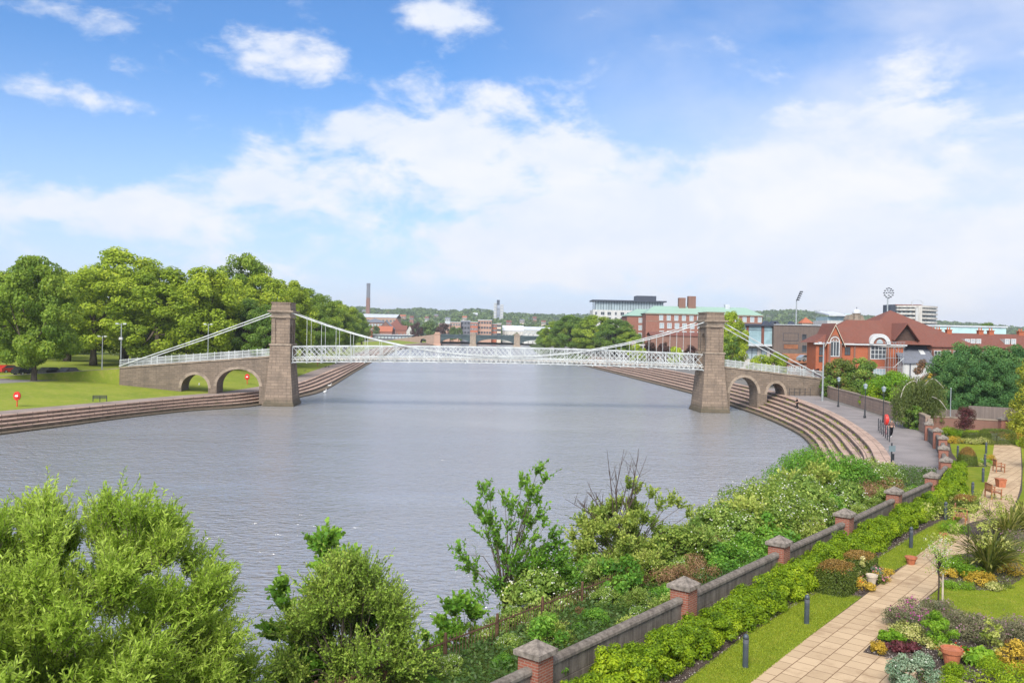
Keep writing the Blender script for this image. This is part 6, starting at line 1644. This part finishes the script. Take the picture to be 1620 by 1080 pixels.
# low growth that covers the bank (nobody could count it), its leaves darkened for gap shade
rng = np.random.default_rng(62); n = 95000
s_ = rng.uniform(-16, 52, n); o_ = rng.uniform(.3, 8.6, n)
Pw = np.array([tuple(wp(a, b, bank_z(b) + .02)) for a, b in zip(s_, o_)]); Pw[:, 2] += rng.random(n) * np.where((s_ < 13) & (o_ < 5), .25, .45)
N = unit(rng.normal(size=(n, 3)) * .7 + np.array([0, 0, .8]))
tag(link('undergrowth', leafmesh('undergrowth', 'leaf_gap_shade', Pw, np.cross(N, rdir(rng, n)), N, .13 * rng.uniform(.5, 1.5, n), .075, .45 + rng.normal(size=n) * .2)), kind='stuff')
# weeds in the joints of the steps
rng = np.random.default_rng(63); n = 5200; P = []
for q in range(330):
    i = rng.integers(k0, 95); t = rng.integers(1, 7) / 7; c = Rc3[i].lerp(Rw3[i], t) + (Rc3[i + 1] - Rc3[i]) * rng.random(); z = 3 - 3.15 * t
    for _ in range(int(rng.uniform(6, 26))): P.append((c.x + rng.normal() * .18, c.y + rng.normal() * .25, z + rng.random() * .16))
P = np.array(P); n = len(P); N = rdir(rng, n); T = unit(np.array([0, 0, 1.0]) + rng.normal(size=(n, 3)) * .5)
tag(link('weeds', leafmesh('weeds', 'grass_blade', P, T, N, .22, .05, rng.random(n))), kind='stuff')
# ------------------------------------------------------------------ walls, trees and furniture of the right bank
def wall_run(name, label, cat, pts, h, th, mat, cop='stone_trim', z=3.0, postw=0):
    o = thing(name, label, cat, (pts[0][0], pts[0][1], z)); O = Vector((pts[0][0], pts[0][1], 0))
    for a, b in zip(pts[:-1], pts[1:]):
        a = Vector((*a, 0)) - O; b = Vector((*b, 0)) - O; d = b - a; L = d.length; ang = math.atan2(d.y, d.x)
        m = MB(); m.box(-th * .4, -th / 2, -.6, L, th / 2, h); w_ = m.build('wall', mat, o); w_.location = a; w_.rotation_euler = (0, 0, ang)
        if cop:
            m = MB(); m.box(-th * .4, -th / 2 - .05, h + .002, L, th / 2 + .05, h + .13); m.build('coping', cop, w_)
    return o
wall_run('boundary_wall', 'tall pinkish stone wall curving along the promenade below the shrubs', 'wall', [(53.6, 151), (51.0, 140.4), (49.9, 130), (48.4, 119), (47.0, 109), (45.2, 99), (43.2, 91.5)], 1.75, .45, 'stone_boundary')
wall_run('low_wall', 'low brick wall with pale coping behind the far garden hedge', 'wall', [(44.6, 98), (54.0, 92.5), (66, 88)], 1.3, .35, 'brick_brown', 'stone_trim')
m_ = PV[12]; wall_run('cross_wall', 'short pinkish wall between the promenade end and the end brick pier', 'wall', [(43.3, 91.2), (41.0, 86.2)], 1.5, .35, 'stone_boundary')
o = thing('gate_pier', 'lone brick pier with pale cap in front of the board fence', 'pier', gz(1586, 690, 3.0)); link('pier', pm_, o); link('cap', cm_, o); o.scale = (1, 1, 1.1)
m = MB(); fx = thing('board_fence', 'tall weathered board fence under the dark conifers', 'fence', (46.5, 104, 3.0))
pts = [(46.5, 104, 4.7), (52.4, 101.5, 4.75), (52.5, 101.4, 5.3), (58, 99, 5.25), (64, 96.5, 5.1), (72, 94, 5.1)]
for (x0, y0, h0), (x1, y1, h1) in zip(pts[:-1], pts[1:]):
    if abs(x1 - x0) < .5: continue
    m = MB(); a = Vector((x0 - 46.5, y0 - 104, 0)); b = Vector((x1 - 46.5, y1 - 104, 0)); d = (b - a).normalized(); nn = Vector((-d.y, d.x, 0)) * .03
    V = [a - nn, b - nn, b + nn, a + nn]; m.raw([(p.x, p.y, -.3) for p in V] + [(p.x, p.y, (h0, h1, h1, h0)[i] - 3) for i, p in enumerate(V)], [(3, 2, 1, 0), (4, 5, 6, 7), (0, 1, 5, 4), (1, 2, 6, 5), (2, 3, 7, 6), (3, 0, 4, 7)])
    m.build('fence_panel', 'fence_boards', fx)
nt_ = thing('notice', 'small white notice fixed on the board fence', 'notice', at(1606, 663, 95.6)); m = MB(); m.box(-.13, -.03, -.3, .17, .0, .3); m.build('panel', 'sign_white', nt_); m = MB(); m.box(-.02, 0, -1.8, .02, .05, .3); m.build('post', 'dark_metal', nt_)

# conifers
CP = []
for i in range(3):
    rng = np.random.default_rng(500 + i); cl = dome_clumps(rng, 2.9, .3, 10, 74, lambda t: max(.16, (1 - t * .72) ** .8), .25)
    CP.append((trunk_mb(rng, 8, .22).mesh('trunk', 'bark_dark'), clump_crown(rng, cl, 17000, .30, .11, 'leaf_conifer', hang=-.5, jit=.6)))
gc = 'dark conifers behind the board fence'
for i, (px, py, Y, hw, lb) in enumerate([(1492, 552, 112, 30, 'dark blue green conifer at the left of the conifer screen'), (1530, 541, 110, 34, 'tallest dark conifer in the middle of the screen'), (1566, 545, 108, 34, 'dark conifer right of the tallest one'), (1603, 543, 107, 32, 'dark conifer at the right end of the screen'),
        (1512, 560, 106, 24, 'lower dark conifer in front of the screen on the left'), (1585, 565, 104, 26, 'lower dark conifer in front of the screen on the right'), (1640, 545, 110, 34, 'dark conifer cut by the right edge of the photograph'), (1549, 568, 104, 26, 'lower dark conifer in the centre of the screen')]):
    p = at(px, py, Y); tree(CP[i % 3], (p.x, Y, 3.0), hw / FPX * Y / 2.7, (p.z - 3) / 10.1, i * 2.1, lb, gc, 'conifer', 'conifer')
p = at(1634, 560, 88); gme = CP[1][1].copy(); gme.materials.clear(); gme.materials.append(M('leaf_goldconifer'))
tree((CP[1][0], gme), (p.x + .5, 88, 3.0), .85, (p.z - 3) / 10.1 * .96, 1.0, 'golden yellow conifer at the right edge of the picture', None, 'golden_conifer', 'conifer')
# weeping tree with bare pale limbs
rng = np.random.default_rng(70); p = at(1455, 600, 97.5); wt = thing('weeping_tree', 'weeping tree with bare pale limbs hanging over the stone wall', 'tree', (p.x, 97.5, 3.0))
P = []; T = []; tn = []
tips = [(rng.uniform(-2.7, 2.2), rng.uniform(-1.6, 1.4), rng.uniform(3.6, 5.7)) for _ in range(260)]
for x, y, z in tips:
    z = z - .14 * x * x; L = rng.uniform(1.6, 3.6); n = int(L * 22); t = rng.random(n)
    P.append(np.stack([x + rng.normal(size=n) * .12, y + rng.normal(size=n) * .12, z - t * min(L, z - .3)], 1)); T.append(np.array([0, 0, -1.0]) + rng.normal(size=(n, 3)) * .35); tn.append(.5 + rng.normal() * .15 + rng.normal(size=n) * .12)
P = np.concatenate(P); n = len(P)
link('crown', leafmesh('crown', 'leaf_weeping', P, np.concatenate(T), rdir(rng, n), .28, .08, np.concatenate(tn)), wt)
m = MB(); m.tube([(0, .2, -.2), (.1, .2, 2), (0, .1, 4)], [.2, .16, .13], 8)
for q in ([(0, .1, 4), (-.9, -.8, 5.2), (-2.2, -1.3, 4.6), (-2.7, -1.5, 3.4)], [(0, .1, 4), (1, -.8, 5.5), (2.1, -1.2, 4.5)], [(-.2, .1, 4), (-.8, -.9, 5.6), (-1.0, -1.2, 5.7)], [(.1, .1, 2.6), (1.2, -1.4, 3.4), (2.2, -1.8, 2.2)], [(1.2, -1.4, 3.4), (.5, -1.9, 3.6)]):
    q = catmull(q, 4); m.tube(q, [.075 - .045 * i / (len(q) - 1) for i in range(len(q))], 6)
m.build('limbs', 'bark_pale', wt)
# shrubs along the wall and around the bridge end
def rb_(label, px, pyt, Y, hw, mat, n, seed, z=3.0, name='shrub', ll=.3, lw=.18, fl=None, k=30):
    p = at(px, pyt, Y); return shrub(name, label, Vector((p.x, Y, z)), hw / FPX * Y, (p.z - z), mat, n, ll, lw, seed, broad, .27, k, 'shrub', None, fl)
rb_('feathery green shrub in front of the brick house, left of a pair', 1330, 566, 148, 31, 'leaf_clipped', 9000, 81, 3.2)
rb_('green shrub in front of the brick house, right of a pair', 1364, 565, 148, 28, 'leaf_darkgreen', 9000, 82, 3.2)
rb_('small dark shrub behind the promenade wall by the tall lamp post', 1316, 594, 146, 15, 'leaf_darkgreen', 3000, 83)
rb_('bright green rounded shrub behind the middle of the stone wall', 1414, 588, 122, 38, 'leaf_bright', 12000, 84, ll=.26)
rb_('bright yellow green shrub trailing over the stone wall', 1386, 606, 123, 22, 'leaf_hedge', 5000, 85, ll=.22)
rb_('bright green shrub left of the weeping tree', 1436, 606, 112, 26, 'leaf_bright', 7000, 86, ll=.22)
rb_('grey brown twiggy shrub in front of the slate roofed outbuilding', 1464, 569, 122, 20, 'leaf_dry', 4200, 87, ll=.2)
rb_('yellow flowering shrub beside the bare limb of the weeping tree', 1472, 590, 112, 8, 'leaf_gold', 1500, 88, ll=.2)
rb_('dark ivy mass hanging over the wall below the weeping tree', 1447, 640, 96, 15, 'leaf_darkgreen', 4500, 89, ll=.2)
rb_('slim dark conifer like shrub beside the ground floor window', 1377, 580, 150, 6, 'leaf_conifer', 1800, 90)
rb_('bright green hedge bush behind the railing near the right tower', 1205, 561, 172, 22, 'leaf_plane', 6000, 91, 4.0)
rb_('rounded green bush behind the middle of the right bridge railing', 1232, 557, 175, 18, 'leaf_plane', 6000, 92, 4.0)
rb_('dark green bush directly behind the right bridge tower', 1157, 528, 196, 14, 'leaf_darkgreen', 5000, 93, 4.0)
rb_('dark red leaved shrub at the right end of the bridge', 1292, 583, 158, 8, 'leaf_purple', 2200, 94, 4.5)
rb_('purple leaved bush left of the right bridge tower', 1052, 541, 300, 12, 'leaf_copper', 3000, 95, ll=.5, lw=.35)
rb_('copper leaved bush below the end windows of the civic hall', 1028, 541, 310, 12, 'leaf_copper', 3000, 96, ll=.5, lw=.35)
rb_('copper leaved bush against the left side of the right tower', 1092, 545, 290, 11, 'leaf_copper', 3000, 97, ll=.5, lw=.35)
rb_('green bush between two copper bushes below the civic hall', 1070, 548, 280, 12, 'leaf_plane', 3000, 98, ll=.5, lw=.35)
rb_('green bush right of the riverside trees below the arcade', 1008, 544, 300, 14, 'leaf_plane', 3000, 99, ll=.5, lw=.35)
p = at(1156, 490, 205); tree(PROTO[1], (p.x, 205, 3.5), 28 / FPX * 205 / 6.4, (p.z - 3.5) / 20.4, .4, 'yellow green tree rising behind the right bridge tower', None, 'broadleaf_tree')
p = at(1560, 509, 480); tree(PROTO_D[0], (p.x, 480, 3), 20 / FPX * 480 / 6.4, (p.z - 3) / 20.4, 1.4, 'round dark tree crown above the teal stand', None, 'broadleaf_tree')

# ------------------------------------------------------------------ lamp posts
def lantern(label, px, py, z, h, grp):
    o = thing('street_lamp', label, 'lamp post', gz(px, py, z), 0, grp)
    m = MB(); m.lathe([(.16, -.05), (.16, .25), (.10, .35), (.08, .95), (.05, 1.05), (.042, h - .75), (.07, h - .72)], 10); m.build('post', 'dark_metal', o)
    m = MB(); m.bar((-.3, 0, h - 1.0), (.3, 0, h - 1.0), .03); m.build('ladder_bar', 'dark_metal', o)
    m = MB(); m.frus(h - .72, .10, .10, h - .28, .19, .19); m.build('lantern', 'window_pale', o)
    m = MB(); m.frus(h - .279, .23, .23, h - .1, .06, .06); m.lathe([(.03, h - .1), (.015, h)], 6); m.build('lantern_roof', 'galvanised', o)
gl1 = 'old style lanterns along the right promenade'
lantern('old style black lantern nearest the bridge on the right promenade', 1326, 643.5, 3.0, 4.3, gl1)
lantern('old style black lantern in the middle of the right promenade', 1368, 661, 3.0, 4.3, gl1)
lantern('old style black lantern nearest the red lifebuoy housing', 1397, 668, 3.0, 4.3, gl1)
def column_(label, p, h, arms=2, r=.09):
    o = thing('lamp_post', label, 'lamp post', p)
    m = MB(); m.tube([(0, 0, -.2), (0, 0, 1.4), (0, 0, 1.45), (0, 0, h)], [r * 1.35, r * 1.35, r, r * .75], 10); m.build('pole', 'galvanised', o)
    for k in range(arms):
        sg = (-1, 1)[k]; m = MB(); m.bar((0, 0, h - .25), (sg * .5, -.1, h - .1), .06); ar = m.build('arm', 'galvanised', o)
        m = MB(); m.frus(h - .2, .2, .14, h + .02, .26, .17, sg * .62, -.1); m.build('lamp_head', 'zinc_roof', ar)
    return o
p = gz(1301, 634, 3.0); column_('tall grey lamp post where the right approach meets the promenade', p, (634 - 541) / FPX * p.y, 2, .13)
p = gz(190.5, 612, 2.3); o = column_('tall grey lamp post with a camera standing on the left lawn', p, (612 - 511) / FPX * p.y, 2, .10)
m = MB(); m.box(-.25, -.3, 7.7, .25, .1, 8.1); m.build('camera_box', 'white_paint', o)
p = at(329, 560, 176); p.z = 3.6; column_('twin headed lamp post behind the left bridge railing', p, at(329, 512, 176).z - 3.6, 2, .09)
p = at(161.5, 578, 172); p.z = 3.5; column_('twin headed lamp post under the avenue trees by the road', p, at(161, 531, 172).z - 3.5, 2, .09)
p = gz(1351.5, 612, 3.9); o = thing('post', 'plain white post among the shrubs behind the stone wall', 'post', p); m = MB(); m.tube([(0, 0, -.6), (0, 0, 2.2)], .07, 8); m.build('shaft', 'white_paint', o); m = MB(); m.lathe([(.1, 2.2), (.08, 2.3)], 8); m.build('cap', 'white_paint', o)
p = gz(1503, 672, 3.0); o = thing('pole', 'slim pale pole between the weeping tree and the board fence', 'pole', p); m = MB(); m.tube([(0, 0, -.3), (0, 0, 4.2)], [.06, .045], 8); m.build('shaft', 'galvanised', o); m = MB(); m.lathe([(.06, 4.2), (.02, 4.28)], 8); m.build('cap', 'galvanised', o)

# ------------------------------------------------------------------ lifebuoys, rail, sign, bench
def lifebuoy(label, p, mat='lifebuoy_red', rot=0, h=1.05):
    o = thing('lifebuoy_stand', label, 'lifebuoy', p, rot, 'red lifebuoy stands along the river')
    m = MB(); m.box(-.05, -.05, -.1, .05, .05, h); m.build('post', mat, o)
    m = MB(); ts = np.linspace(0, 2 * PI, 25)[:-1]
    m.prism_xz([(.42 * math.cos(t), h + .5 + .55 * math.sin(t)) for t in ts], -.16, .10); m.build('housing', mat, o)
    m = MB()
    a = [(.27 * math.cos(t), -.2, h + .5 + .27 * math.sin(t)) for t in np.linspace(0, 2 * PI, 21)]; m.tube(a, .06, 6, False); m.build('ring', mat, o)
    if rot == 0: m = MB(); m.box(-.2, -.19, h + .42, .2, -.161, h + .62); m.build('notice', 'sign_white', o)
    return o
lifebuoy('red lifebuoy stand on the left lawn at the edge of the photograph', gz(27, 643, 1.9), h=.85)
lifebuoy('red lifebuoy stand seen through the large left arch', gz(391, 608, 1.9), h=.9)
lifebuoy('small orange red lifebuoy stand on the grass beyond the left tower', gz(502.5, 579, 1.9), h=.9)
lifebuoy('tall red lifebuoy housing at the top of the right hand steps', gz(1401, 687, 3.0), rot=rad(80), h=1.0)
a, b = gz(1389.5, 681.5, 3.0), gz(1407, 699, 3.0)
hr = thing('handrail', 'black iron guard rail at the top edge of the right hand steps', 'guard rail', a); d = b - a
for i in range(7):
    q = d * (i / 6); m = MB(); m.tube([(q.x, q.y, -.1), (q.x, q.y, 1.35)], .045, 6); m.build('post', 'dark_metal', hr)
for z in (.5, 1.0): m = MB(); m.tube([(0, 0, z), (d.x, d.y, z)], .022, 6); m.build('rail', 'dark_metal', hr)
a = bl(48.5, -3.2); hr2 = thing('handrail', 'black iron guard rail beside the small right arch', 'guard rail', (a[0], a[1], 3.0))
for i in range(5): m = MB(); m.tube([(i * .9 - .5, .12 * i, -.1), (i * .9 - .5, .12 * i, 1.3)], .045, 6); m.build('post', 'dark_metal', hr2)
m = MB(); m.tube([(-.5, 0, 1.1), (3.1, .48, 1.1)], .025, 6); m.build('rail', 'dark_metal', hr2)
m = MB(); m.tube([(-.5, 0, .6), (3.1, .48, .6)], .025, 6); m.build('rail', 'dark_metal', hr2)
p = gz(1409.5, 757, 3.0); sg = thing('sign_post', 'black and white sign post with blue panels beside the promenade', 'sign', p, rad(12))
m = MB(); m.tube([(0, 0, -.1), (0, 0, .55)], .05, 8); m.build('post', 'dark_metal', sg); m = MB(); m.tube([(0, 0, .551), (0, 0, 1.0)], .05, 8); m.build('white_band', 'sign_white', sg); m = MB(); m.tube([(0, 0, 1.001), (0, 0, 2.5)], .05, 8); m.build('upper_post', 'dark_metal', sg)
for y, x0, x1 in ((-.07, -.32, .3), (.06, -.22, .4)): m = MB(); m.box(x0 * .8, y - .015, 1.9, x1 * .8, y + .015, 2.3); m.build('panel', 'sign_blue', sg)
m = MB(); m.box(-.08, -.09, 1.3, .16, -.055, 1.75); m.build('plate', 'dark_metal', sg)
p = gz(158, 635, 1.95); bn = thing('park_bench', 'dark iron park bench on the left bank lawn', 'bench', p, rad(200))
for sx in (-.85, 0, .85):
    m = MB(); m.box(sx - .03, -.25, 0, sx + .03, -.2, .62); m.box(sx - .03, .2, 0, sx + .03, .26, .85); m.box(sx - .03, -.25, .62, sx + .03, .26, .66); m.build('frame', 'dark_metal', bn)
m = MB()
for i in range(4): m.box(-.9, -.24 + i * .12, .42, .9, -.15 + i * .12, .45)
m.build('seat', 'dark_metal', bn); m = MB()
for i in range(3): m.box(-.9, .19, .52 + i * .13, .9, .2, .61 + i * .13)
m.build('backrest', 'dark_metal', bn)
p = gz(315, 614, 1.8); o = thing('bollard', 'small white bollard in front of the left bridge arches', 'bollard', p); m = MB(); m.lathe([(.12, -.1), (.12, .8)], 10); m.build('shaft', 'white_paint', o); m = MB(); m.lathe([(.12, .8), (.07, .92)], 10); m.build('cap', 'white_paint', o)

# ------------------------------------------------------------------ parked cars, houses seen under the left trees
def car(label, p, rot, mat, grp='cars parked on the left bank road', van=False):
    o = thing('parked_car' if not van else 'parked_van', label, 'car' if not van else 'van', p, rot, grp)
    if van: prof = [(-2.4, .35), (2.4, .35), (2.4, 1.0), (1.9, 1.25), (1.3, 2.1), (-2.3, 2.2), (-2.4, 1.8)]
    else: prof = [(-2.1, .3), (2.1, .3), (2.15, .7), (1.95, .85), (1.05, .95), (.45, 1.42), (-1.2, 1.45), (-1.9, .98), (-2.1, .9)]
    m = MB(); m.prism_xz(prof, -.85, .85); m.build('body', mat, o)
    m = MB(); m.prism_xz([(.95, .97), (.42, 1.36), (-1.1, 1.38), (-1.7, .99)] if not van else [(1.8, 1.3), (1.28, 2.0), (.4, 2.0), (.4, 1.3)], -.87, .87); m.build('windows', 'window_dark', o)
    for x in (-1.3, 1.3):
        for y in (-.8, .8):
            m = MB(); m.tube([(x, y - .1, .32), (x, y + .1, .32)], .32, 12); w_ = m.build('wheel', 'black_rubber', o); m = MB(); m.tube([(x, y - .12, .32), (x, y + .12, .32)], .17, 8); m.build('rim', 'galvanised', w_)
    for y in (-.6, .6): m = MB(); m.box((2.1 if not van else 2.38), y - .15, .62, (2.14 if not van else 2.42), y + .15, .76); m.build('headlight', 'sign_white', o)
    return o
car('dark parked car left of the lone lawn tree', gz(40, 593, 3.5), rad(70), 'car_black'); car('black parked car just right of the lone tree trunk', gz(81, 594, 3.5), rad(75), 'car_black')
car('dark parked car behind the low branches of the lone tree', gz(111, 594, 3.5), rad(78), 'car_black'); car('red parked car at the left edge of the road', gz(14, 590, 3.5), rad(70), 'car_red')
car('white van parked under the avenue trees', gz(226, 576, 3.5), rad(20), 'white_paint', None, True); car('silver car parked beside the brown shed at the bridge end', Vector((at(1277, 572, 187).x, 187, at(1277, 572, 187).z)), rad(15), 'car_silver', None)
gq = 'houses glimpsed beneath the avenue trees'
building('house', 'white house glimpsed behind the trunks of the avenue', 'house', 215, 262, 548, 320, 9, 'white_render', 'tile_red', 538, group=gq, win=(5, 1, 1.2, 1.4, 'white_paint', 'window_dark', 1.2)); building('house', 'cream house glimpsed left of the tall grey lamp post', 'house', 140, 180, 549, 330, 9, 'brick_pale', 'slate', 538, group=gq, win=(4, 1, 1.2, 1.4, 'white_paint', 'window_dark', 1.2))
building('house', 'pink house glimpsed behind the left bridge cables', 'house', 320, 352, 548, 330, 9, 'brick_pink', 'slate', 538, group=gq, win=(4, 1, 1.2, 1.4, 'white_paint', 'window_dark', 1.2)); building('house', 'red brick house glimpsed left of the lone lawn tree', 'house', -20, 30, 552, 330, 9, 'brick_red', 'tile_red', 541, group=gq, win=(4, 1, 1.2, 1.4, 'white_paint', 'window_dark', 1.2))
building('shed', 'brown roofed shed behind the right end of the bridge', 'shed', 1246, 1291, 573, 192, 6, 'brick_brown', 'tarp_brown', 561, group=None, win=(4, 1, .8, .8, 'white_paint', 'window_dark', 1.5))

# ------------------------------------------------------------------ people and birds
def skin(verts, edges, rads, sub=2, root=0):
    me = bpy.data.meshes.new('tmp'); me.from_pydata(verts, edges, []); ob = bpy.data.objects.new('tmp', me); COL.objects.link(ob)
    md = ob.modifiers.new('s', 'SKIN'); sd_ = ob.modifiers.new('u', 'SUBSURF'); sd_.levels = sub; sd_.render_levels = sub
    for v, r in zip(me.skin_vertices[0].data, rads): v.radius = (r, r) if not isinstance(r, tuple) else r
    me.skin_vertices[0].data[root].use_root = True
    dg = bpy.context.evaluated_depsgraph_get(); out = bpy.data.meshes.new_from_object(ob.evaluated_get(dg)); bpy.data.objects.remove(ob); out.polygons.foreach_set('use_smooth', np.ones(len(out.polygons), dtype=bool)); return out
def person_meshes():
    # striding, arms swinging; faces -y
    J = dict(pel=(0, 0, .95), wai=(0, 0, 1.08), che=(0, -.01, 1.28), nek=(0, -.01, 1.45), nk2=(0, -.02, 1.52), hd=(0, -.03, 1.60), top=(0, -.03, 1.68),
             hl=(-.09, 0, .92), kl=(-.09, -.14, .52), al=(-.09, -.12, .10), fl=(-.09, -.27, .04), hr=(.09, 0, .92), kr=(.09, .06, .50), ar=(.09, .30, .16), fr=(.09, .20, .05),
             sl=(-.18, 0, 1.40), el=(-.24, .16, 1.14), wl=(-.23, .05, .93), gl=(-.22, .0, .85), sr=(.18, 0, 1.40), er=(.24, -.08, 1.14), wr=(.20, -.30, 1.05), gr=(.19, -.38, 1.06))
    R = dict(pel=.13, wai=.115, che=.135, nek=.07, nk2=.05, hd=.088, top=.06, hl=.085, kl=.055, al=.036, fl=.032, hr=.085, kr=.055, ar=.036, fr=.032, sl=.06, el=.04, wl=.028, gl=.03, sr=.06, er=.04, wr=.028, gr=.03)
    E = [('pel', 'wai'), ('wai', 'che'), ('che', 'nek'), ('nek', 'nk2'), ('nk2', 'hd'), ('hd', 'top'), ('pel', 'hl'), ('hl', 'kl'), ('kl', 'al'), ('al', 'fl'), ('pel', 'hr'), ('hr', 'kr'), ('kr', 'ar'), ('ar', 'fr'), ('che', 'sl'), ('sl', 'el'), ('el', 'wl'), ('wl', 'gl'), ('che', 'sr'), ('sr', 'er'), ('er', 'wr'), ('wr', 'gr')]
    def sub(names, grow, root):
        ns = list(names); return skin([J[k] for k in ns], [(ns.index(a), ns.index(b)) for a, b in E if a in ns and b in ns], [R[k] + grow for k in ns], 2, ns.index(root))
    body = sub(J.keys(), 0, 'pel'); trs = sub(['pel', 'hl', 'kl', 'al', 'hr', 'kr', 'ar'], .022, 'pel'); shirt = sub(['wai', 'che', 'nek', 'sl', 'el', 'sr', 'er'], .032, 'che')
    shoes = [sub(['al', 'fl'], .012, 'al'), sub(['ar', 'fr'], .012, 'ar')]
    hair = skin([(0, -.005, 1.585), (0, .01, 1.66), (0, -.03, 1.70)], [(0, 1), (1, 2)], [.08, .088, .072], 2)
    return body, trs, shirt, shoes, hair
PM = person_meshes()
for me, k in ((PM[0], 'skin'), (PM[1], 'trousers_black'), (PM[2], 'shirt_brown'), (PM[3][0], 'shoe_white'), (PM[3][1], 'shoe_white'), (PM[4], 'hair_brown')): me.materials.clear(); me.materials.append(M(k))
def person(label, p, rot, k=1.0, shirt=None):
    o = thing('person', label, 'person', p, rot); o.scale = (k, k, k); b_ = link('body', PM[0], o); link('trousers', PM[1], o)
    s_ = PM[2]
    if shirt: s_ = PM[2].copy(); s_.materials.clear(); s_.materials.append(M(shirt))
    link('shirt', s_, o); link('shoe', PM[3][0], o); link('shoe', PM[3][1], o); link('hair', PM[4], o); return o
person('person in brown top and black leggings jogging on the right promenade', gz(1410, 691.5, 3.0), rad(-8))
person('left one of two dark clothed walkers on the far left promenade', gz(527, 574.5, 1.76), rad(160), 1.0, 'trousers_black'); person('right one of two dark clothed walkers on the far left promenade', gz(533.5, 574.8, 1.76), rad(170), 1.0, 'trousers_black')
q_ = Rc3[75].lerp(Rw3[75], 2.5 / 7); person('dark clothed person on the right hand steps beyond the bridge', Vector((q_.x, q_.y, 3 - 3.15 * 2 / 7)), rad(60), 1.0, 'trousers_black')
def bird(label, p, rot, swan):
    o = thing('swan' if swan else 'goose', label, 'bird', p, rot); k = 1 if swan else .7
    bm_ = skin([(-.5, 0, .22), (-.3, 0, .2), (0, 0, .2), (.25, 0, .22), (.38, 0, .38), (.36, 0, .62), (.46, 0, .72), (.58, 0, .68)], [(i, i + 1) for i in range(7)], [.05, .15, .2, .14, .06, .045, .055, .022], 2, 2); bm_.materials.clear(); bm_.materials.append(M('feather_white' if swan else 'feather_brown'))
    link('body', bm_, o); m = MB(); m.frus(0, .03, .03, .1, .004, .004); be = m.build('beak', 'terracotta', o); be.location = (.58, 0, .68); be.rotation_euler = (0, rad(100), 0); o.scale = (k, k, k)
    if not swan:
        for y in (-.07, .07): m = MB(); m.tube([(0, y, 0), (0, y, .15)], .015, 5); m.build('leg', 'dark_metal', o)
bird('white swan swimming just off the left steps beyond the tower', gz(514, 621, 0), 1.2, True); bird('white swan nearer the steps beyond the left tower', gz(521, 611.5, 0), .6, True)
bird('goose nearest the bridge tower on the left promenade', gz(482, 587, 1.76), .3, False); bird('middle goose on the far left promenade', gz(515, 581, 1.76), .9, False); bird('goose farthest along the left promenade', gz(520, 580.6, 1.76), 2.2, False)

# ------------------------------------------------------------------ the air: far hills fade a little
m, nt, b = newmat('haze_air'); nt.n.remove(b)
pv_ = nt.new('ShaderNodeVolumePrincipled'); pv_.inputs['Density'].default_value = .00014; nt.put(pv_.inputs['Color'], (.86, .92, 1.0)); pv_.inputs['Anisotropy'].default_value = .2
nt.l.new(pv_.outputs[0], nt.n['Material Output'].inputs['Volume'])
m_ = MB(); m_.box(-3200, -200, -3, 3200, 3800, 112); tag(m_.build('haze', 'haze_air'), kind='stuff')
